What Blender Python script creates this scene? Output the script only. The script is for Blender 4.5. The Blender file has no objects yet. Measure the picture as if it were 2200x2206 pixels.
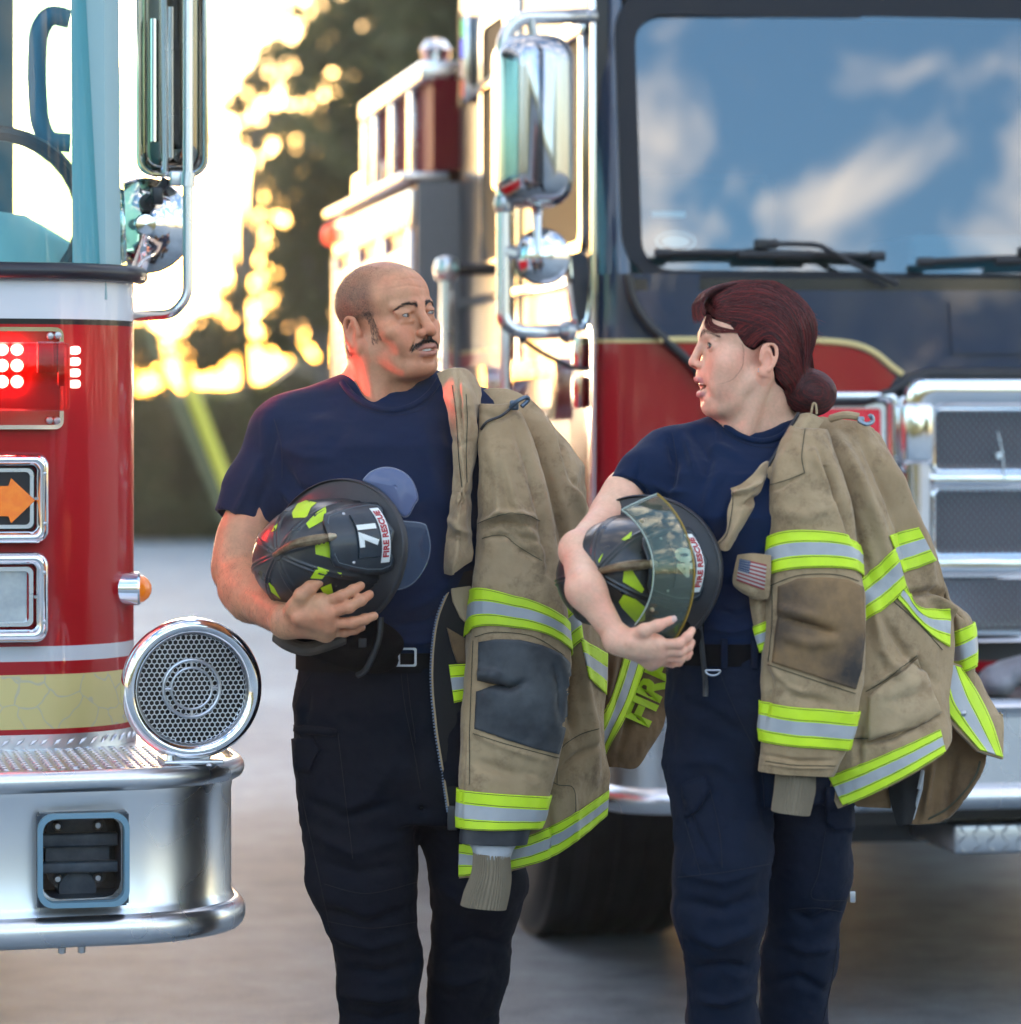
import bpy, bmesh, math, random
import numpy as np
from mathutils import Vector, Matrix
from mathutils.bvhtree import BVHTree

# ------------------------------------------------------------------ camera, sky, sun, exposure
SC = bpy.context.scene
F, HZ, CX, CAMH = 7500.0, 899.0, 1100.0, 1.484      # focal length in photo pixels, horizon row, centre column, eye height
cam_d = bpy.data.cameras.new("camera"); cam = bpy.data.objects.new("camera", cam_d)
SC.collection.objects.link(cam); SC.camera = cam
cam.location = (0, 0, CAMH); cam.rotation_euler = (math.radians(90), 0, 0)
cam_d.sensor_fit = 'HORIZONTAL'; cam_d.sensor_width = 36; cam_d.lens = 36 * F / 2200
cam_d.shift_y = -(1103 - HZ) / 2200
cam_d.clip_start = 0.1; cam_d.clip_end = 2000
cam_d.dof.use_dof = True; cam_d.dof.focus_distance = 6.40; cam_d.dof.aperture_fstop = 3.3
SUN_AZ, SUN_EL = math.radians(-5.0), math.radians(2.5)   # azimuth from the view axis towards the right
W = bpy.data.worlds.new("World"); SC.world = W; W.use_nodes = True
wn, wl = W.node_tree.nodes, W.node_tree.links
for n in list(wn): wn.remove(n)
def wnode(t, **k):
    n = wn.new(t)
    for a, v in k.items(): setattr(n, a, v)
    return n
w_out = wnode('ShaderNodeOutputWorld'); w_bg = wnode('ShaderNodeBackground')
w_sky = wnode('ShaderNodeTexSky', sky_type='NISHITA', sun_disc=False, sun_elevation=SUN_EL, sun_rotation=SUN_AZ,
              air_density=1.0, dust_density=1.5, ozone_density=2.6, altitude=0)
w_bg.inputs['Strength'].default_value = 0.15
# clouds: noise on the sky direction, mixed over the sky colour
w_tc = wnode('ShaderNodeTexCoord'); w_sep = wnode('ShaderNodeSeparateXYZ')
wl.new(w_tc.outputs['Generated'], w_sep.inputs[0])
w_add = wnode('ShaderNodeMath', operation='ADD'); w_add.inputs[1].default_value = 0.25
wl.new(w_sep.outputs['Z'], w_add.inputs[0])
w_dx = wnode('ShaderNodeMath', operation='DIVIDE'); w_dy = wnode('ShaderNodeMath', operation='DIVIDE')
wl.new(w_sep.outputs['X'], w_dx.inputs[0]); wl.new(w_add.outputs[0], w_dx.inputs[1])
wl.new(w_sep.outputs['Y'], w_dy.inputs[0]); wl.new(w_add.outputs[0], w_dy.inputs[1])
w_cmb = wnode('ShaderNodeCombineXYZ')
w_cmb.inputs[2].default_value = 0.7
wl.new(w_dx.outputs[0], w_cmb.inputs[0]); wl.new(w_dy.outputs[0], w_cmb.inputs[1])
w_noi = wnode('ShaderNodeTexNoise'); w_noi.inputs['Scale'].default_value = 6.0; w_noi.inputs['Detail'].default_value = 7
w_noi.inputs['Roughness'].default_value = 0.6; w_noi.inputs['Distortion'].default_value = 0.5
wl.new(w_cmb.outputs[0], w_noi.inputs['Vector'])
w_rmp = wnode('ShaderNodeValToRGB'); w_rmp.color_ramp.elements[0].position = 0.49; w_rmp.color_ramp.elements[1].position = 0.68
wl.new(w_noi.outputs['Fac'], w_rmp.inputs[0])
w_mul = wnode('ShaderNodeMath', operation='MULTIPLY'); w_mul.inputs[1].default_value = 0.55
wl.new(w_rmp.outputs[0], w_mul.inputs[0])
w_mix = wnode('ShaderNodeMix', data_type='RGBA')
w_mix.inputs['B'].default_value = (5.2, 4.3, 3.3, 1)
wl.new(w_mul.outputs[0], w_mix.inputs['Factor']); wl.new(w_sky.outputs[0], w_mix.inputs['A'])
wl.new(w_mix.outputs['Result'], w_bg.inputs['Color']); wl.new(w_bg.outputs[0], w_out.inputs[0])
sun_d = bpy.data.lights.new("sun", 'SUN'); sun_o = bpy.data.objects.new("sun", sun_d); SC.collection.objects.link(sun_o)
sun_d.energy = 2.0; sun_d.angle = math.radians(0.5); sun_d.color = (1.0, 0.80, 0.55)
sun_dir = Vector((math.sin(SUN_AZ) * math.cos(SUN_EL), math.cos(SUN_AZ) * math.cos(SUN_EL), math.sin(SUN_EL)))
sun_o.rotation_euler = sun_dir.to_track_quat('Z', 'Y').to_euler()
sun_o.location = sun_dir * 60
vs = SC.view_settings; vs.view_transform = 'Standard'; vs.look = 'None'; vs.gamma = 1; vs.exposure = 3.55
SC.render.engine = 'CYCLES'
SC.cycles.use_denoising = True; SC.cycles.max_bounces = 10; SC.cycles.transparent_max_bounces = 24
SC.cycles.sample_clamp_indirect = 6.0; SC.cycles.caustics_reflective = False; SC.cycles.caustics_refractive = False
rng = random.Random(7); nrg = np.random.default_rng(7)

# ------------------------------------------------------------------ helpers
def P(px, py, Y):                       # the real point seen at a photo pixel, at depth Y
    return np.array([(px - CX) / F * Y, Y, CAMH - (py - HZ) / F * Y])
def proj(V):                            # world points (n,3) -> photo pixels
    V = np.asarray(V, float)
    return np.stack([CX + F * V[..., 0] / V[..., 1], HZ - F * (V[..., 2] - CAMH) / V[..., 1]], -1)
def root(name, label, cat, loc=(0, 0, 0), rz=0, group=None):
    o = bpy.data.objects.new(name, None); SC.collection.objects.link(o)
    o.location = loc; o.rotation_euler = (0, 0, rz); o.empty_display_size = 0.2
    tag(o, label, cat, group); return o
def tag(o, label=None, cat=None, group=None, kind=None):
    if label: o['label'] = label
    if cat: o['category'] = cat
    if group: o['group'] = group
    if kind: o['kind'] = kind
    return o
def root_inv(parent):
    p = parent
    while p.parent: p = p.parent
    return np.array((Matrix.Translation(p.location) @ p.rotation_euler.to_matrix().to_4x4()).inverted())
def mk(name, V, Fc, mat, parent=None, smooth=True, world=False, col=None, mats=None, mi=None):
    V = np.asarray(V, dtype=float).reshape(-1, 3)
    if world and parent is not None:
        M = root_inv(parent); V = V @ M[:3, :3].T + M[:3, 3]
    me = bpy.data.meshes.new(name)
    if isinstance(Fc, np.ndarray):
        n, k = Fc.shape
        me.vertices.add(len(V)); me.vertices.foreach_set('co', V.astype(np.float32).ravel())
        me.loops.add(n * k); me.loops.foreach_set('vertex_index', Fc.astype(np.int32).ravel())
        me.polygons.add(n); me.polygons.foreach_set('loop_start', np.arange(0, n * k, k, dtype=np.int32))
        me.update(calc_edges=True); me.validate()
    else:
        me.from_pydata([tuple(v) for v in V], [], [tuple(f) for f in Fc]); me.update()
    if col is not None:
        a = me.color_attributes.new('Col', 'FLOAT_COLOR', 'POINT')
        c = np.ones((len(V), 4), np.float32); c[:, :3] = col; a.data.foreach_set('color', c.ravel())
    for m in (mats or [mat]): me.materials.append(m)
    if mi is not None: me.polygons.foreach_set('material_index', np.asarray(mi, np.int32))
    me.polygons.foreach_set('use_smooth', np.full(len(me.polygons), bool(smooth)))
    if smooth and smooth is not True:
        try: me.set_sharp_from_angle(angle=math.radians(smooth))
        except Exception: pass
    me.update()
    o = bpy.data.objects.new(name, me); SC.collection.objects.link(o)
    if parent is not None: o.parent = parent
    return o

class MB:                                # collects simple solids into ONE mesh
    def __init__(s): s.v = []; s.f = []; s.mi = []; s.cur = 0
    def raw(s, V, Fc):
        b = len(s.v); s.v += [tuple(map(float, v)) for v in V]
        for f in Fc: s.f.append(tuple(int(i) + b for i in f)); s.mi.append(s.cur)
        return s
    def box(s, a, b, bev=0.0):
        a, b = np.minimum(a, b), np.maximum(a, b)
        if bev > 0:
            bm = bmesh.new(); bmesh.ops.create_cube(bm, size=1)
            for v in bm.verts: v.co = Vector([(a[i] + b[i]) / 2 + v.co[i] * (b[i] - a[i]) for i in range(3)])
            bmesh.ops.bevel(bm, geom=list(bm.edges), offset=min(bev, 0.45 * min(b - a)), segments=3, affect='EDGES', profile=0.5)
            s.bm(bm); return s
        x0, y0, z0 = a; x1, y1, z1 = b
        return s.raw([(x0,y0,z0),(x1,y0,z0),(x1,y1,z0),(x0,y1,z0),(x0,y0,z1),(x1,y0,z1),(x1,y1,z1),(x0,y1,z1)],
                     [(0,3,2,1),(4,5,6,7),(0,1,5,4),(1,2,6,5),(2,3,7,6),(3,0,4,7)])
    def bm(s, bm):
        bm.verts.index_update()
        s.raw([tuple(v.co) for v in bm.verts], [[v.index for v in f.verts] for f in bm.faces]); bm.free(); return s
    def tube(s, pts, r, n=12, closed=False, cap=True):
        pts = [np.asarray(p, float) for p in pts]; m = len(pts)
        rr = [r] * m if np.isscalar(r) else list(r)
        V = []; Fc = []; up = None
        for i in range(m):
            if closed: t = pts[(i + 1) % m] - pts[i - 1]
            else: t = pts[min(i + 1, m - 1)] - pts[max(i - 1, 0)]
            t = t / (np.linalg.norm(t) + 1e-12)
            if up is None:
                up = np.array([0, 0, 1.0]) if abs(t[2]) < 0.9 else np.array([1.0, 0, 0])
            a = up - t * np.dot(up, t); a /= np.linalg.norm(a) + 1e-12; up = a; b = np.cross(t, a)
            for k in range(n):
                w = 2 * math.pi * k / n; V.append(pts[i] + rr[i] * (math.cos(w) * a + math.sin(w) * b))
        for i in range(m if closed else m - 1):
            j = (i + 1) % m
            for k in range(n): Fc.append((i*n+k, i*n+(k+1) % n, j*n+(k+1) % n, j*n+k))
        if cap and not closed: Fc.append(tuple(range(n))[::-1]); Fc.append(tuple(range((m-1)*n, m*n)))
        return s.raw(V, Fc)
    def lathe(s, prof, c, ax, n=32, ref=None):          # prof: (radius, height along ax)
        ax = np.asarray(ax, float); ax /= np.linalg.norm(ax); c = np.asarray(c, float)
        ref = np.array([0, 0, 1.0]) if ref is None else np.asarray(ref, float)
        if abs(np.dot(ref, ax)) > 0.95: ref = np.array([1.0, 0, 0])
        a = ref - ax * np.dot(ref, ax); a /= np.linalg.norm(a); b = np.cross(ax, a)
        V = []; Fc = []
        for (r, h) in prof:
            for k in range(n):
                w = 2 * math.pi * k / n; V.append(c + ax * h + max(r, 1e-5) * (math.cos(w) * a + math.sin(w) * b))
        for i in range(len(prof) - 1):
            for k in range(n): Fc.append((i*n+k, i*n+(k+1) % n, (i+1)*n+(k+1) % n, (i+1)*n+k))
        if prof[0][0] > 1e-4: Fc.append(tuple(range(n))[::-1])
        if prof[-1][0] > 1e-4: Fc.append(tuple(range((len(prof)-1)*n, len(prof)*n)))
        return s.raw(V, Fc)
    def prism(s, poly, o, ux, uy, d):                   # 2D polygon in plane (o,ux,uy) swept by vector d
        o, ux, uy, d = [np.asarray(q, float) for q in (o, ux, uy, d)]; n = len(poly)
        A = [o + ux * p[0] + uy * p[1] for p in poly]; B = [p + d for p in A]
        Fc = [tuple(range(n)), tuple(range(2*n - 1, n - 1, -1))] + [(i, n + i, n + (i+1) % n, (i+1) % n) for i in range(n)]
        return s.raw(A + B, Fc)
    def frame(s, outer, inner, o, ux, uy, d):           # ring between two outlines with as many points
        o, ux, uy, d = [np.asarray(q, float) for q in (o, ux, uy, d)]; n = len(outer)
        R = [[o + ux*p[0] + uy*p[1] + e for p in q] for q in (outer, inner) for e in (np.zeros(3), d)]
        V = R[0] + R[1] + R[2] + R[3]; Fc = []
        for i in range(n):
            j = (i + 1) % n
            Fc += [(i, j, 2*n+j, 2*n+i), (n+i, 3*n+i, 3*n+j, n+j), (i, n+i, n+j, j), (2*n+i, 2*n+j, 3*n+j, 3*n+i)]
        return s.raw(V, Fc)
    def build(s, name, mat, parent=None, smooth=35, world=False, mats=None):
        o = mk(name, s.v, s.f, mat, parent, smooth, world, mats=mats, mi=s.mi if mats else None)
        bm = bmesh.new(); bm.from_mesh(o.data); bmesh.ops.recalc_face_normals(bm, faces=bm.faces); bm.to_mesh(o.data); bm.free()
        return o
def rrect(x0, y0, x1, y1, r, n=5):
    out = []
    for cx, cy, a in ((x1-r, y1-r, 0), (x0+r, y1-r, 90), (x0+r, y0+r, 180), (x1-r, y0+r, 270)):
        for i in range(n + 1):
            w = math.radians(a + 90 * i / n); out.append((cx + r*math.cos(w), cy + r*math.sin(w)))
    return out
def arc_path(pts, r, n=6):               # polyline with rounded corners
    pts = [np.asarray(p, float) for p in pts]; out = [pts[0]]
    for i in range(1, len(pts) - 1):
        a, b, c = pts[i-1], pts[i], pts[i+1]
        u = (a-b)/np.linalg.norm(a-b); v = (c-b)/np.linalg.norm(c-b)
        rr = min(r, 0.45*np.linalg.norm(a-b), 0.45*np.linalg.norm(c-b))
        for k in range(n + 1):
            t = k / n; p0, p2 = b + u*rr, b + v*rr
            out.append((1-t)**2*p0 + 2*t*(1-t)*b + t*t*p2)
    out.append(pts[-1]); return out
def cr(pts, n):                          # Catmull-Rom through points -> n samples
    p = np.asarray(pts, float); m = len(p); t = np.linspace(0, m - 1, n); i = np.clip(t.astype(int), 0, m - 2); f = (t - i)[:, None]
    g = lambda k: p[np.clip(k, 0, m - 1)]
    a, b, c, d = g(i-1), g(i), g(i+1), g(i+2)
    return 0.5*((2*b) + (c-a)*f + (2*a-5*b+4*c-d)*f**2 + (3*b-a-3*c+d)*f**3)
_fc = None
def text_mesh(s, size, bold=0.0, ext=0.001, spacing=1.0):
    c = bpy.data.curves.new('lettering', 'FONT'); c.body = s; c.size = size; c.offset = bold; c.extrude = ext; c.space_character = spacing
    c.align_x = 'CENTER'; c.align_y = 'CENTER'; c.resolution_u = 3
    o = bpy.data.objects.new('lettering', c); SC.collection.objects.link(o)
    bpy.context.view_layer.update()
    me = bpy.data.meshes.new_from_object(o.evaluated_get(bpy.context.evaluated_depsgraph_get()))
    V = np.array([v.co[:] for v in me.vertices]); Fc = [tuple(p.vertices) for p in me.polygons]
    bpy.data.objects.remove(o); bpy.data.curves.remove(c); bpy.data.meshes.remove(me)
    return V, Fc

# value noise and fractal noise on points
_tab = np.random.default_rng(3).random((32, 32, 32)).astype(np.float32)
def vnoise(Pn, sc, seed=0):
    q = np.asarray(Pn) * np.asarray(sc) + seed * 7.31 + 100; i = np.floor(q).astype(int); f = q - i; f = f*f*(3-2*f); i %= 32
    j = (i + 1) % 32; r = 0
    for dx in (0, 1):
        for dy in (0, 1):
            for dz in (0, 1):
                w = (f[..., 0] if dx else 1-f[..., 0])*(f[..., 1] if dy else 1-f[..., 1])*(f[..., 2] if dz else 1-f[..., 2])
                r = r + w*_tab[(j if dx else i)[..., 0], (j if dy else i)[..., 1], (j if dz else i)[..., 2]]
    return r * 2 - 1
def fbm(Pn, sc, seed=0, o=3):
    sc = np.asarray(sc, float); return sum(vnoise(Pn, sc*2**k, seed+k) * 0.5**k for k in range(o))
def ss(a, b, x):
    t = np.clip((x - a)/(b - a), 0, 1); return t*t*(3-2*t)

# ------------------------------------------------------------------ materials
def mat(name, col=(0.5, 0.5, 0.5), rough=0.5, metal=0.0, spec=0.5, coat=0.0, coat_rough=0.05, sss=0.0, emit=None, es=0.0, trans=0.0, ior=1.5,
        vcol=False, noise=None, bump=None, sheen=0.0, weave=None, alpha=1.0, rnoise=None, sssr=(1, .3, .15)):
    """noise: (scale, amount, colour2); bump: (scale, strength, distance); weave: (scale, strength); rnoise: (scale, lo, hi)"""
    m = bpy.data.materials.new(name); m.use_nodes = True; nt = m.node_tree; N, L = nt.nodes, nt.links
    b = N['Principled BSDF']; b.inputs['Base Color'].default_value = (*col, 1); b.inputs['Roughness'].default_value = rough
    b.inputs['Metallic'].default_value = metal; b.inputs['Specular IOR Level'].default_value = spec; b.inputs['IOR'].default_value = ior
    b.inputs['Coat Weight'].default_value = coat; b.inputs['Coat Roughness'].default_value = coat_rough
    b.inputs['Transmission Weight'].default_value = trans; b.inputs['Alpha'].default_value = alpha
    b.inputs['Sheen Weight'].default_value = sheen; b.inputs['Sheen Roughness'].default_value = 0.4
    if sss:
        b.inputs['Subsurface Weight'].default_value = sss; b.inputs['Subsurface Radius'].default_value = sssr
        b.inputs['Subsurface Scale'].default_value = 0.006
    if emit: b.inputs['Emission Color'].default_value = (*emit, 1); b.inputs['Emission Strength'].default_value = es
    tc = N.new('ShaderNodeTexCoord'); cs = None
    if vcol:
        a = N.new('ShaderNodeVertexColor'); a.layer_name = 'Col'; cs = a.outputs['Color']
    if noise:
        sc_, amt, c2 = noise; t = N.new('ShaderNodeTexNoise'); t.inputs['Scale'].default_value = sc_; t.inputs['Detail'].default_value = 6
        t.inputs['Roughness'].default_value = 0.6; L.new(tc.outputs['Object'], t.inputs['Vector'])
        r = N.new('ShaderNodeMapRange'); r.inputs[1].default_value = 0.38; r.inputs[2].default_value = 0.66; r.inputs[4].default_value = amt
        L.new(t.outputs['Fac'], r.inputs[0]); x = N.new('ShaderNodeMix'); x.data_type = 'RGBA'
        x.inputs['A'].default_value = (*col, 1); x.inputs['B'].default_value = (*c2, 1)
        if cs: L.new(cs, x.inputs['A'])
        L.new(r.outputs[0], x.inputs['Factor']); cs = x.outputs['Result']
    if cs: L.new(cs, b.inputs['Base Color'])
    if rnoise:
        t = N.new('ShaderNodeTexNoise'); t.inputs['Scale'].default_value = rnoise[0]; t.inputs['Detail'].default_value = 2
        L.new(tc.outputs['Object'], t.inputs['Vector'])
        r = N.new('ShaderNodeMapRange'); r.inputs[1].default_value = 0.2; r.inputs[2].default_value = 0.8
        r.inputs[3].default_value = rnoise[1]; r.inputs[4].default_value = rnoise[2]
        L.new(t.outputs['Fac'], r.inputs[0]); L.new(r.outputs[0], b.inputs['Roughness'])
    h = None
    if bump:
        t = N.new('ShaderNodeTexNoise'); t.inputs['Scale'].default_value = bump[0]; t.inputs['Detail'].default_value = 5
        L.new(tc.outputs['Object'], t.inputs['Vector']); bp = N.new('ShaderNodeBump'); bp.inputs['Strength'].default_value = bump[1]
        bp.inputs['Distance'].default_value = bump[2]; L.new(t.outputs['Fac'], bp.inputs['Height']); h = bp
    if weave:
        t = N.new('ShaderNodeTexWave'); t.inputs['Scale'].default_value = weave[0]; t.bands_direction = 'DIAGONAL'
        t.inputs['Distortion'].default_value = 1.5; L.new(tc.outputs['Object'], t.inputs['Vector'])
        bp = N.new('ShaderNodeBump'); bp.inputs['Strength'].default_value = weave[1]; bp.inputs['Distance'].default_value = 0.0008
        L.new(t.outputs['Fac'], bp.inputs['Height'])
        if h: L.new(h.outputs[0], bp.inputs['Normal'])
        h = bp
    if h:
        L.new(h.outputs[0], b.inputs['Normal'])
    return m
def nd(m, t, **k):
    n = m.node_tree.nodes.new(t)
    for a, v in k.items(): setattr(n, a, v)
    return n

# ------------------------------------------------------------------ implicit solids (signed distance fields -> one continuous mesh)
class Field:
    def __init__(s, lo, hi, h):
        s.lo = np.asarray(lo, np.float32); s.h = h; s.n = np.ceil((np.asarray(hi) - s.lo)/h).astype(int) + 1
        s.D = np.full(s.n, 0.5, np.float32); s.ax = [s.lo[i] + h*np.arange(s.n[i], dtype=np.float32) for i in range(3)]
    def win(s, a, b):
        i0 = np.clip(np.floor((np.asarray(a) - s.lo)/s.h).astype(int), 0, s.n); i1 = np.clip(np.ceil((np.asarray(b) - s.lo)/s.h).astype(int) + 1, 0, s.n)
        if (i1 <= i0).any(): return None, None
        sl = tuple(slice(p, q) for p, q in zip(i0, i1))
        return sl, np.stack(np.meshgrid(*[s.ax[i][sl[i]] for i in range(3)], indexing='ij'), -1)
    def op(s, a, b, fn, k, mode='+'):
        pad = k + 4*s.h
        sl, G = s.win(np.asarray(a) - pad, np.asarray(b) + pad)
        if sl is None: return s
        d = fn(G).astype(np.float32); D = s.D[sl]
        if mode == '+':
            if k > 0: hh = np.maximum(k - np.abs(D - d), 0)/k; s.D[sl] = np.minimum(D, d) - hh*hh*k*0.25
            else: s.D[sl] = np.minimum(D, d)
        else:
            d = -d
            if k > 0: hh = np.maximum(k - np.abs(D - d), 0)/k; s.D[sl] = np.maximum(D, d) + hh*hh*k*0.25
            else: s.D[sl] = np.maximum(D, d)
        return s
    def cone(s, p, q, r1, r2, k=0.0, mode='+', sq=None):
        p, q = np.asarray(p, np.float32), np.asarray(q, np.float32); r = max(r1, r2)
        def fn(G):
            w = G - p; e = q - p; t = np.clip((w @ e)/(e @ e + 1e-12), 0, 1)
            v = w - t[..., None]*e
            if sq is not None:                       # squash: (axis, factor): thinner along axis
                a = np.asarray(sq[0], np.float32); a = a/np.linalg.norm(a); c = v @ a; v = v + a*(c*(1/sq[1] - 1))[..., None]
                return (np.linalg.norm(v, axis=-1) - (r1 + (r2 - r1)*t))*max(sq[1], 0.5)
            return np.linalg.norm(v, axis=-1) - (r1 + (r2 - r1)*t)
        return s.op(np.minimum(p, q) - r, np.maximum(p, q) + r, fn, k, mode)
    def chain(s, pts, rs, k=0.0, mode='+', sq=None):
        for i in range(len(pts) - 1): s.cone(pts[i], pts[i+1], rs[i], rs[i+1], k, mode, sq)
        return s
    def ell(s, c, r, k=0.0, mode='+', R=None):
        c, r = np.asarray(c, np.float32), np.asarray(r, np.float32); R_ = None if R is None else np.asarray(R, np.float32)
        def fn(G):
            w = G - c
            if R_ is not None: w = w @ R_
            k0 = np.linalg.norm(w/r, axis=-1); k1 = np.linalg.norm(w/(r*r), axis=-1)
            return k0*(k0 - 1)/np.maximum(k1, 1e-6)
        m = r.max() if R is not None else r
        return s.op(c - m, c + m, fn, k, mode)
    def fn(s, a, b, f, k=0.0, mode='+'): return s.op(a, b, f, k, mode)
    def mesh(s, smooth=1):
        D = s.D; n = D.shape; S = D < 0
        C = np.zeros(tuple(np.array(n) - 1), np.int8)
        cs = [(i, j, k) for i in (0, 1) for j in (0, 1) for k in (0, 1)]
        for (i, j, k) in cs: C += S[i:n[0]-1+i, j:n[1]-1+j, k:n[2]-1+k]
        A = np.argwhere((C > 0) & (C < 8)); cid = np.full(C.shape, -1, np.int32); cid[tuple(A.T)] = np.arange(len(A))
        acc = np.zeros((len(A), 3)); cnt = np.zeros(len(A))
        for a in cs:
            for axis in range(3):
                if a[axis]: continue
                b = list(a); b[axis] = 1
                da = D[tuple((A + a).T)]; db = D[tuple((A + b).T)]; m = (da < 0) != (db < 0)
                t = da[m]/(da[m] - db[m]); q = A[m] + np.array(a, float); q[:, axis] += t; acc[m] += q; cnt[m] += 1
        V = s.lo + s.h*(acc/np.maximum(cnt, 1)[:, None]); Q = []
        for axis in range(3):
            u, w = (axis + 1) % 3, (axis + 2) % 3
            lo = [slice(1, -1)]*3; lo[axis] = slice(0, -1); hi = [slice(1, -1)]*3; hi[axis] = slice(1, None)
            s0, s1 = S[tuple(lo)], S[tuple(hi)]
            for flip, m in ((0, s0 & ~s1), (1, ~s0 & s1)):
                E = np.argwhere(m)
                if not len(E): continue
                off = np.ones(3, int); off[axis] = 0; E = E + off
                du = np.zeros(3, int); du[u] = 1; dw = np.zeros(3, int); dw[w] = 1
                q = np.stack([cid[tuple((E - du - dw).T)], cid[tuple((E - dw).T)], cid[tuple(E.T)], cid[tuple((E - du).T)]], 1)
                Q.append(q[:, ::-1] if flip else q)
        Q = np.concatenate(Q); Q = Q[(Q >= 0).all(1)]
        for _ in range(smooth): V = lap(V, Q, 0.5)
        return V, Q
def lap(V, Q, w=0.5):
    acc = np.zeros_like(V); cnt = np.zeros(len(V))
    for a in range(Q.shape[1]):
        b = (a + 1) % Q.shape[1]
        for i, j in ((a, b), (b, a)):
            for d in range(3): acc[:, d] += np.bincount(Q[:, i], V[Q[:, j], d], len(V))
            cnt += np.bincount(Q[:, i], minlength=len(V))
    m = acc/np.maximum(cnt, 1)[:, None]; return V + w*(m - V)
def vnormals(V, Q):
    a = V[Q[:, 2]] - V[Q[:, 0]]; b = V[Q[:, 3 if Q.shape[1] > 3 else 1]] - V[Q[:, 1 if Q.shape[1] > 3 else 0]]
    f = np.cross(a, b) if Q.shape[1] > 3 else np.cross(V[Q[:, 1]] - V[Q[:, 0]], V[Q[:, 2]] - V[Q[:, 0]])
    N = np.zeros_like(V)
    for k in range(Q.shape[1]):
        for d in range(3): N[:, d] += np.bincount(Q[:, k], f[:, d], len(V))
    return N/np.maximum(np.linalg.norm(N, axis=1), 1e-12)[:, None]
def seg_dist(p, poly):                   # distance from points (n,2) to a polyline, and position along it 0..1
    poly = np.asarray(poly, float); best = np.full(len(p), 1e9); along = np.zeros(len(p)); m = len(poly) - 1; side = np.zeros(len(p))
    for i in range(m):
        a, e = poly[i], poly[i+1] - poly[i]; w = p - a; t = np.clip((w @ e)/(e @ e + 1e-9), 0, 1)
        d = np.linalg.norm(w - t[:, None]*e, axis=1); u = d < best
        best[u] = d[u]; along[u] = (i + t[u])/m; side[u] = np.sign(w[u, 0]*e[1] - w[u, 1]*e[0])
    return best, along, side
def folds_disp(px, folds):               # folds: (polyline in photo px, width px, height m[, fade]) -> displacement along the normal
    d = np.zeros(len(px))
    for f in folds:
        ds, al, _ = seg_dist(px, f[0]); fade = np.clip(np.minimum(al, 1 - al)*4, 0, 1) if len(f) < 4 or f[3] else 1.0
        d += f[2]*np.exp(-(ds/f[1])**2)*(0.25 + 0.75*fade)*np.where(ds > 4*f[1], 0, 1)
    return d
# ------------------------------------------------------------------ ground
def ground():
    m = mat('asphalt', (0.12, 0.12, 0.125), 0.6, spec=0.42); nt = m.node_tree; N, L = nt.nodes, nt.links; b = N['Principled BSDF']
    tc = N.new('ShaderNodeTexCoord')
    def noise(s, d=6, r=0.6):
        t = N.new('ShaderNodeTexNoise'); t.inputs['Scale'].default_value = s; t.inputs['Detail'].default_value = d; t.inputs['Roughness'].default_value = r
        L.new(tc.outputs['Object'], t.inputs['Vector']); return t
    a, c, e = noise(0.5), noise(5, 8, 0.7), noise(160, 3)
    rp = N.new('ShaderNodeValToRGB'); rp.color_ramp.elements[0].position = 0.33; rp.color_ramp.elements[0].color = (0.150, 0.198, 0.228, 1)
    rp.color_ramp.elements[1].position = 0.68; rp.color_ramp.elements[1].color = (0.29, 0.368, 0.412, 1); L.new(c.outputs['Fac'], rp.inputs[0])
    rp2 = N.new('ShaderNodeValToRGB'); rp2.color_ramp.elements[0].position = 0.35; rp2.color_ramp.elements[0].color = (0.72, 0.72, 0.74, 1)
    rp2.color_ramp.elements[1].position = 0.7; rp2.color_ramp.elements[1].color = (1.12, 1.12, 1.12, 1); L.new(a.outputs['Fac'], rp2.inputs[0])
    rp3 = N.new('ShaderNodeValToRGB'); rp3.color_ramp.elements[0].position = 0.35; rp3.color_ramp.elements[0].color = (0.6, 0.6, 0.6, 1)
    rp3.color_ramp.elements[1].position = 0.66; rp3.color_ramp.elements[1].color = (1.3, 1.3, 1.3, 1); L.new(e.outputs['Fac'], rp3.inputs[0])
    m1 = N.new('ShaderNodeMix'); m1.data_type = 'RGBA'; m1.blend_type = 'MULTIPLY'; m1.inputs['Factor'].default_value = 1
    m2 = N.new('ShaderNodeMix'); m2.data_type = 'RGBA'; m2.blend_type = 'MULTIPLY'; m2.inputs['Factor'].default_value = 1
    L.new(rp.outputs[0], m1.inputs['A']); L.new(rp2.outputs[0], m1.inputs['B']); L.new(m1.outputs['Result'], m2.inputs['A']); L.new(rp3.outputs[0], m2.inputs['B'])
    L.new(m2.outputs['Result'], b.inputs['Base Color'])
    bp = N.new('ShaderNodeBump'); bp.inputs['Strength'].default_value = 0.5; bp.inputs['Distance'].default_value = 0.004
    L.new(e.outputs['Fac'], bp.inputs['Height']); L.new(bp.outputs[0], b.inputs['Normal'])
    o = mk('ground', [(-700, -300, 0), (700, -300, 0), (700, 1200, 0), (-700, 1200, 0)], [(0, 1, 2, 3)], m, smooth=False)
    tag(o, kind='structure')
ground()

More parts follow.
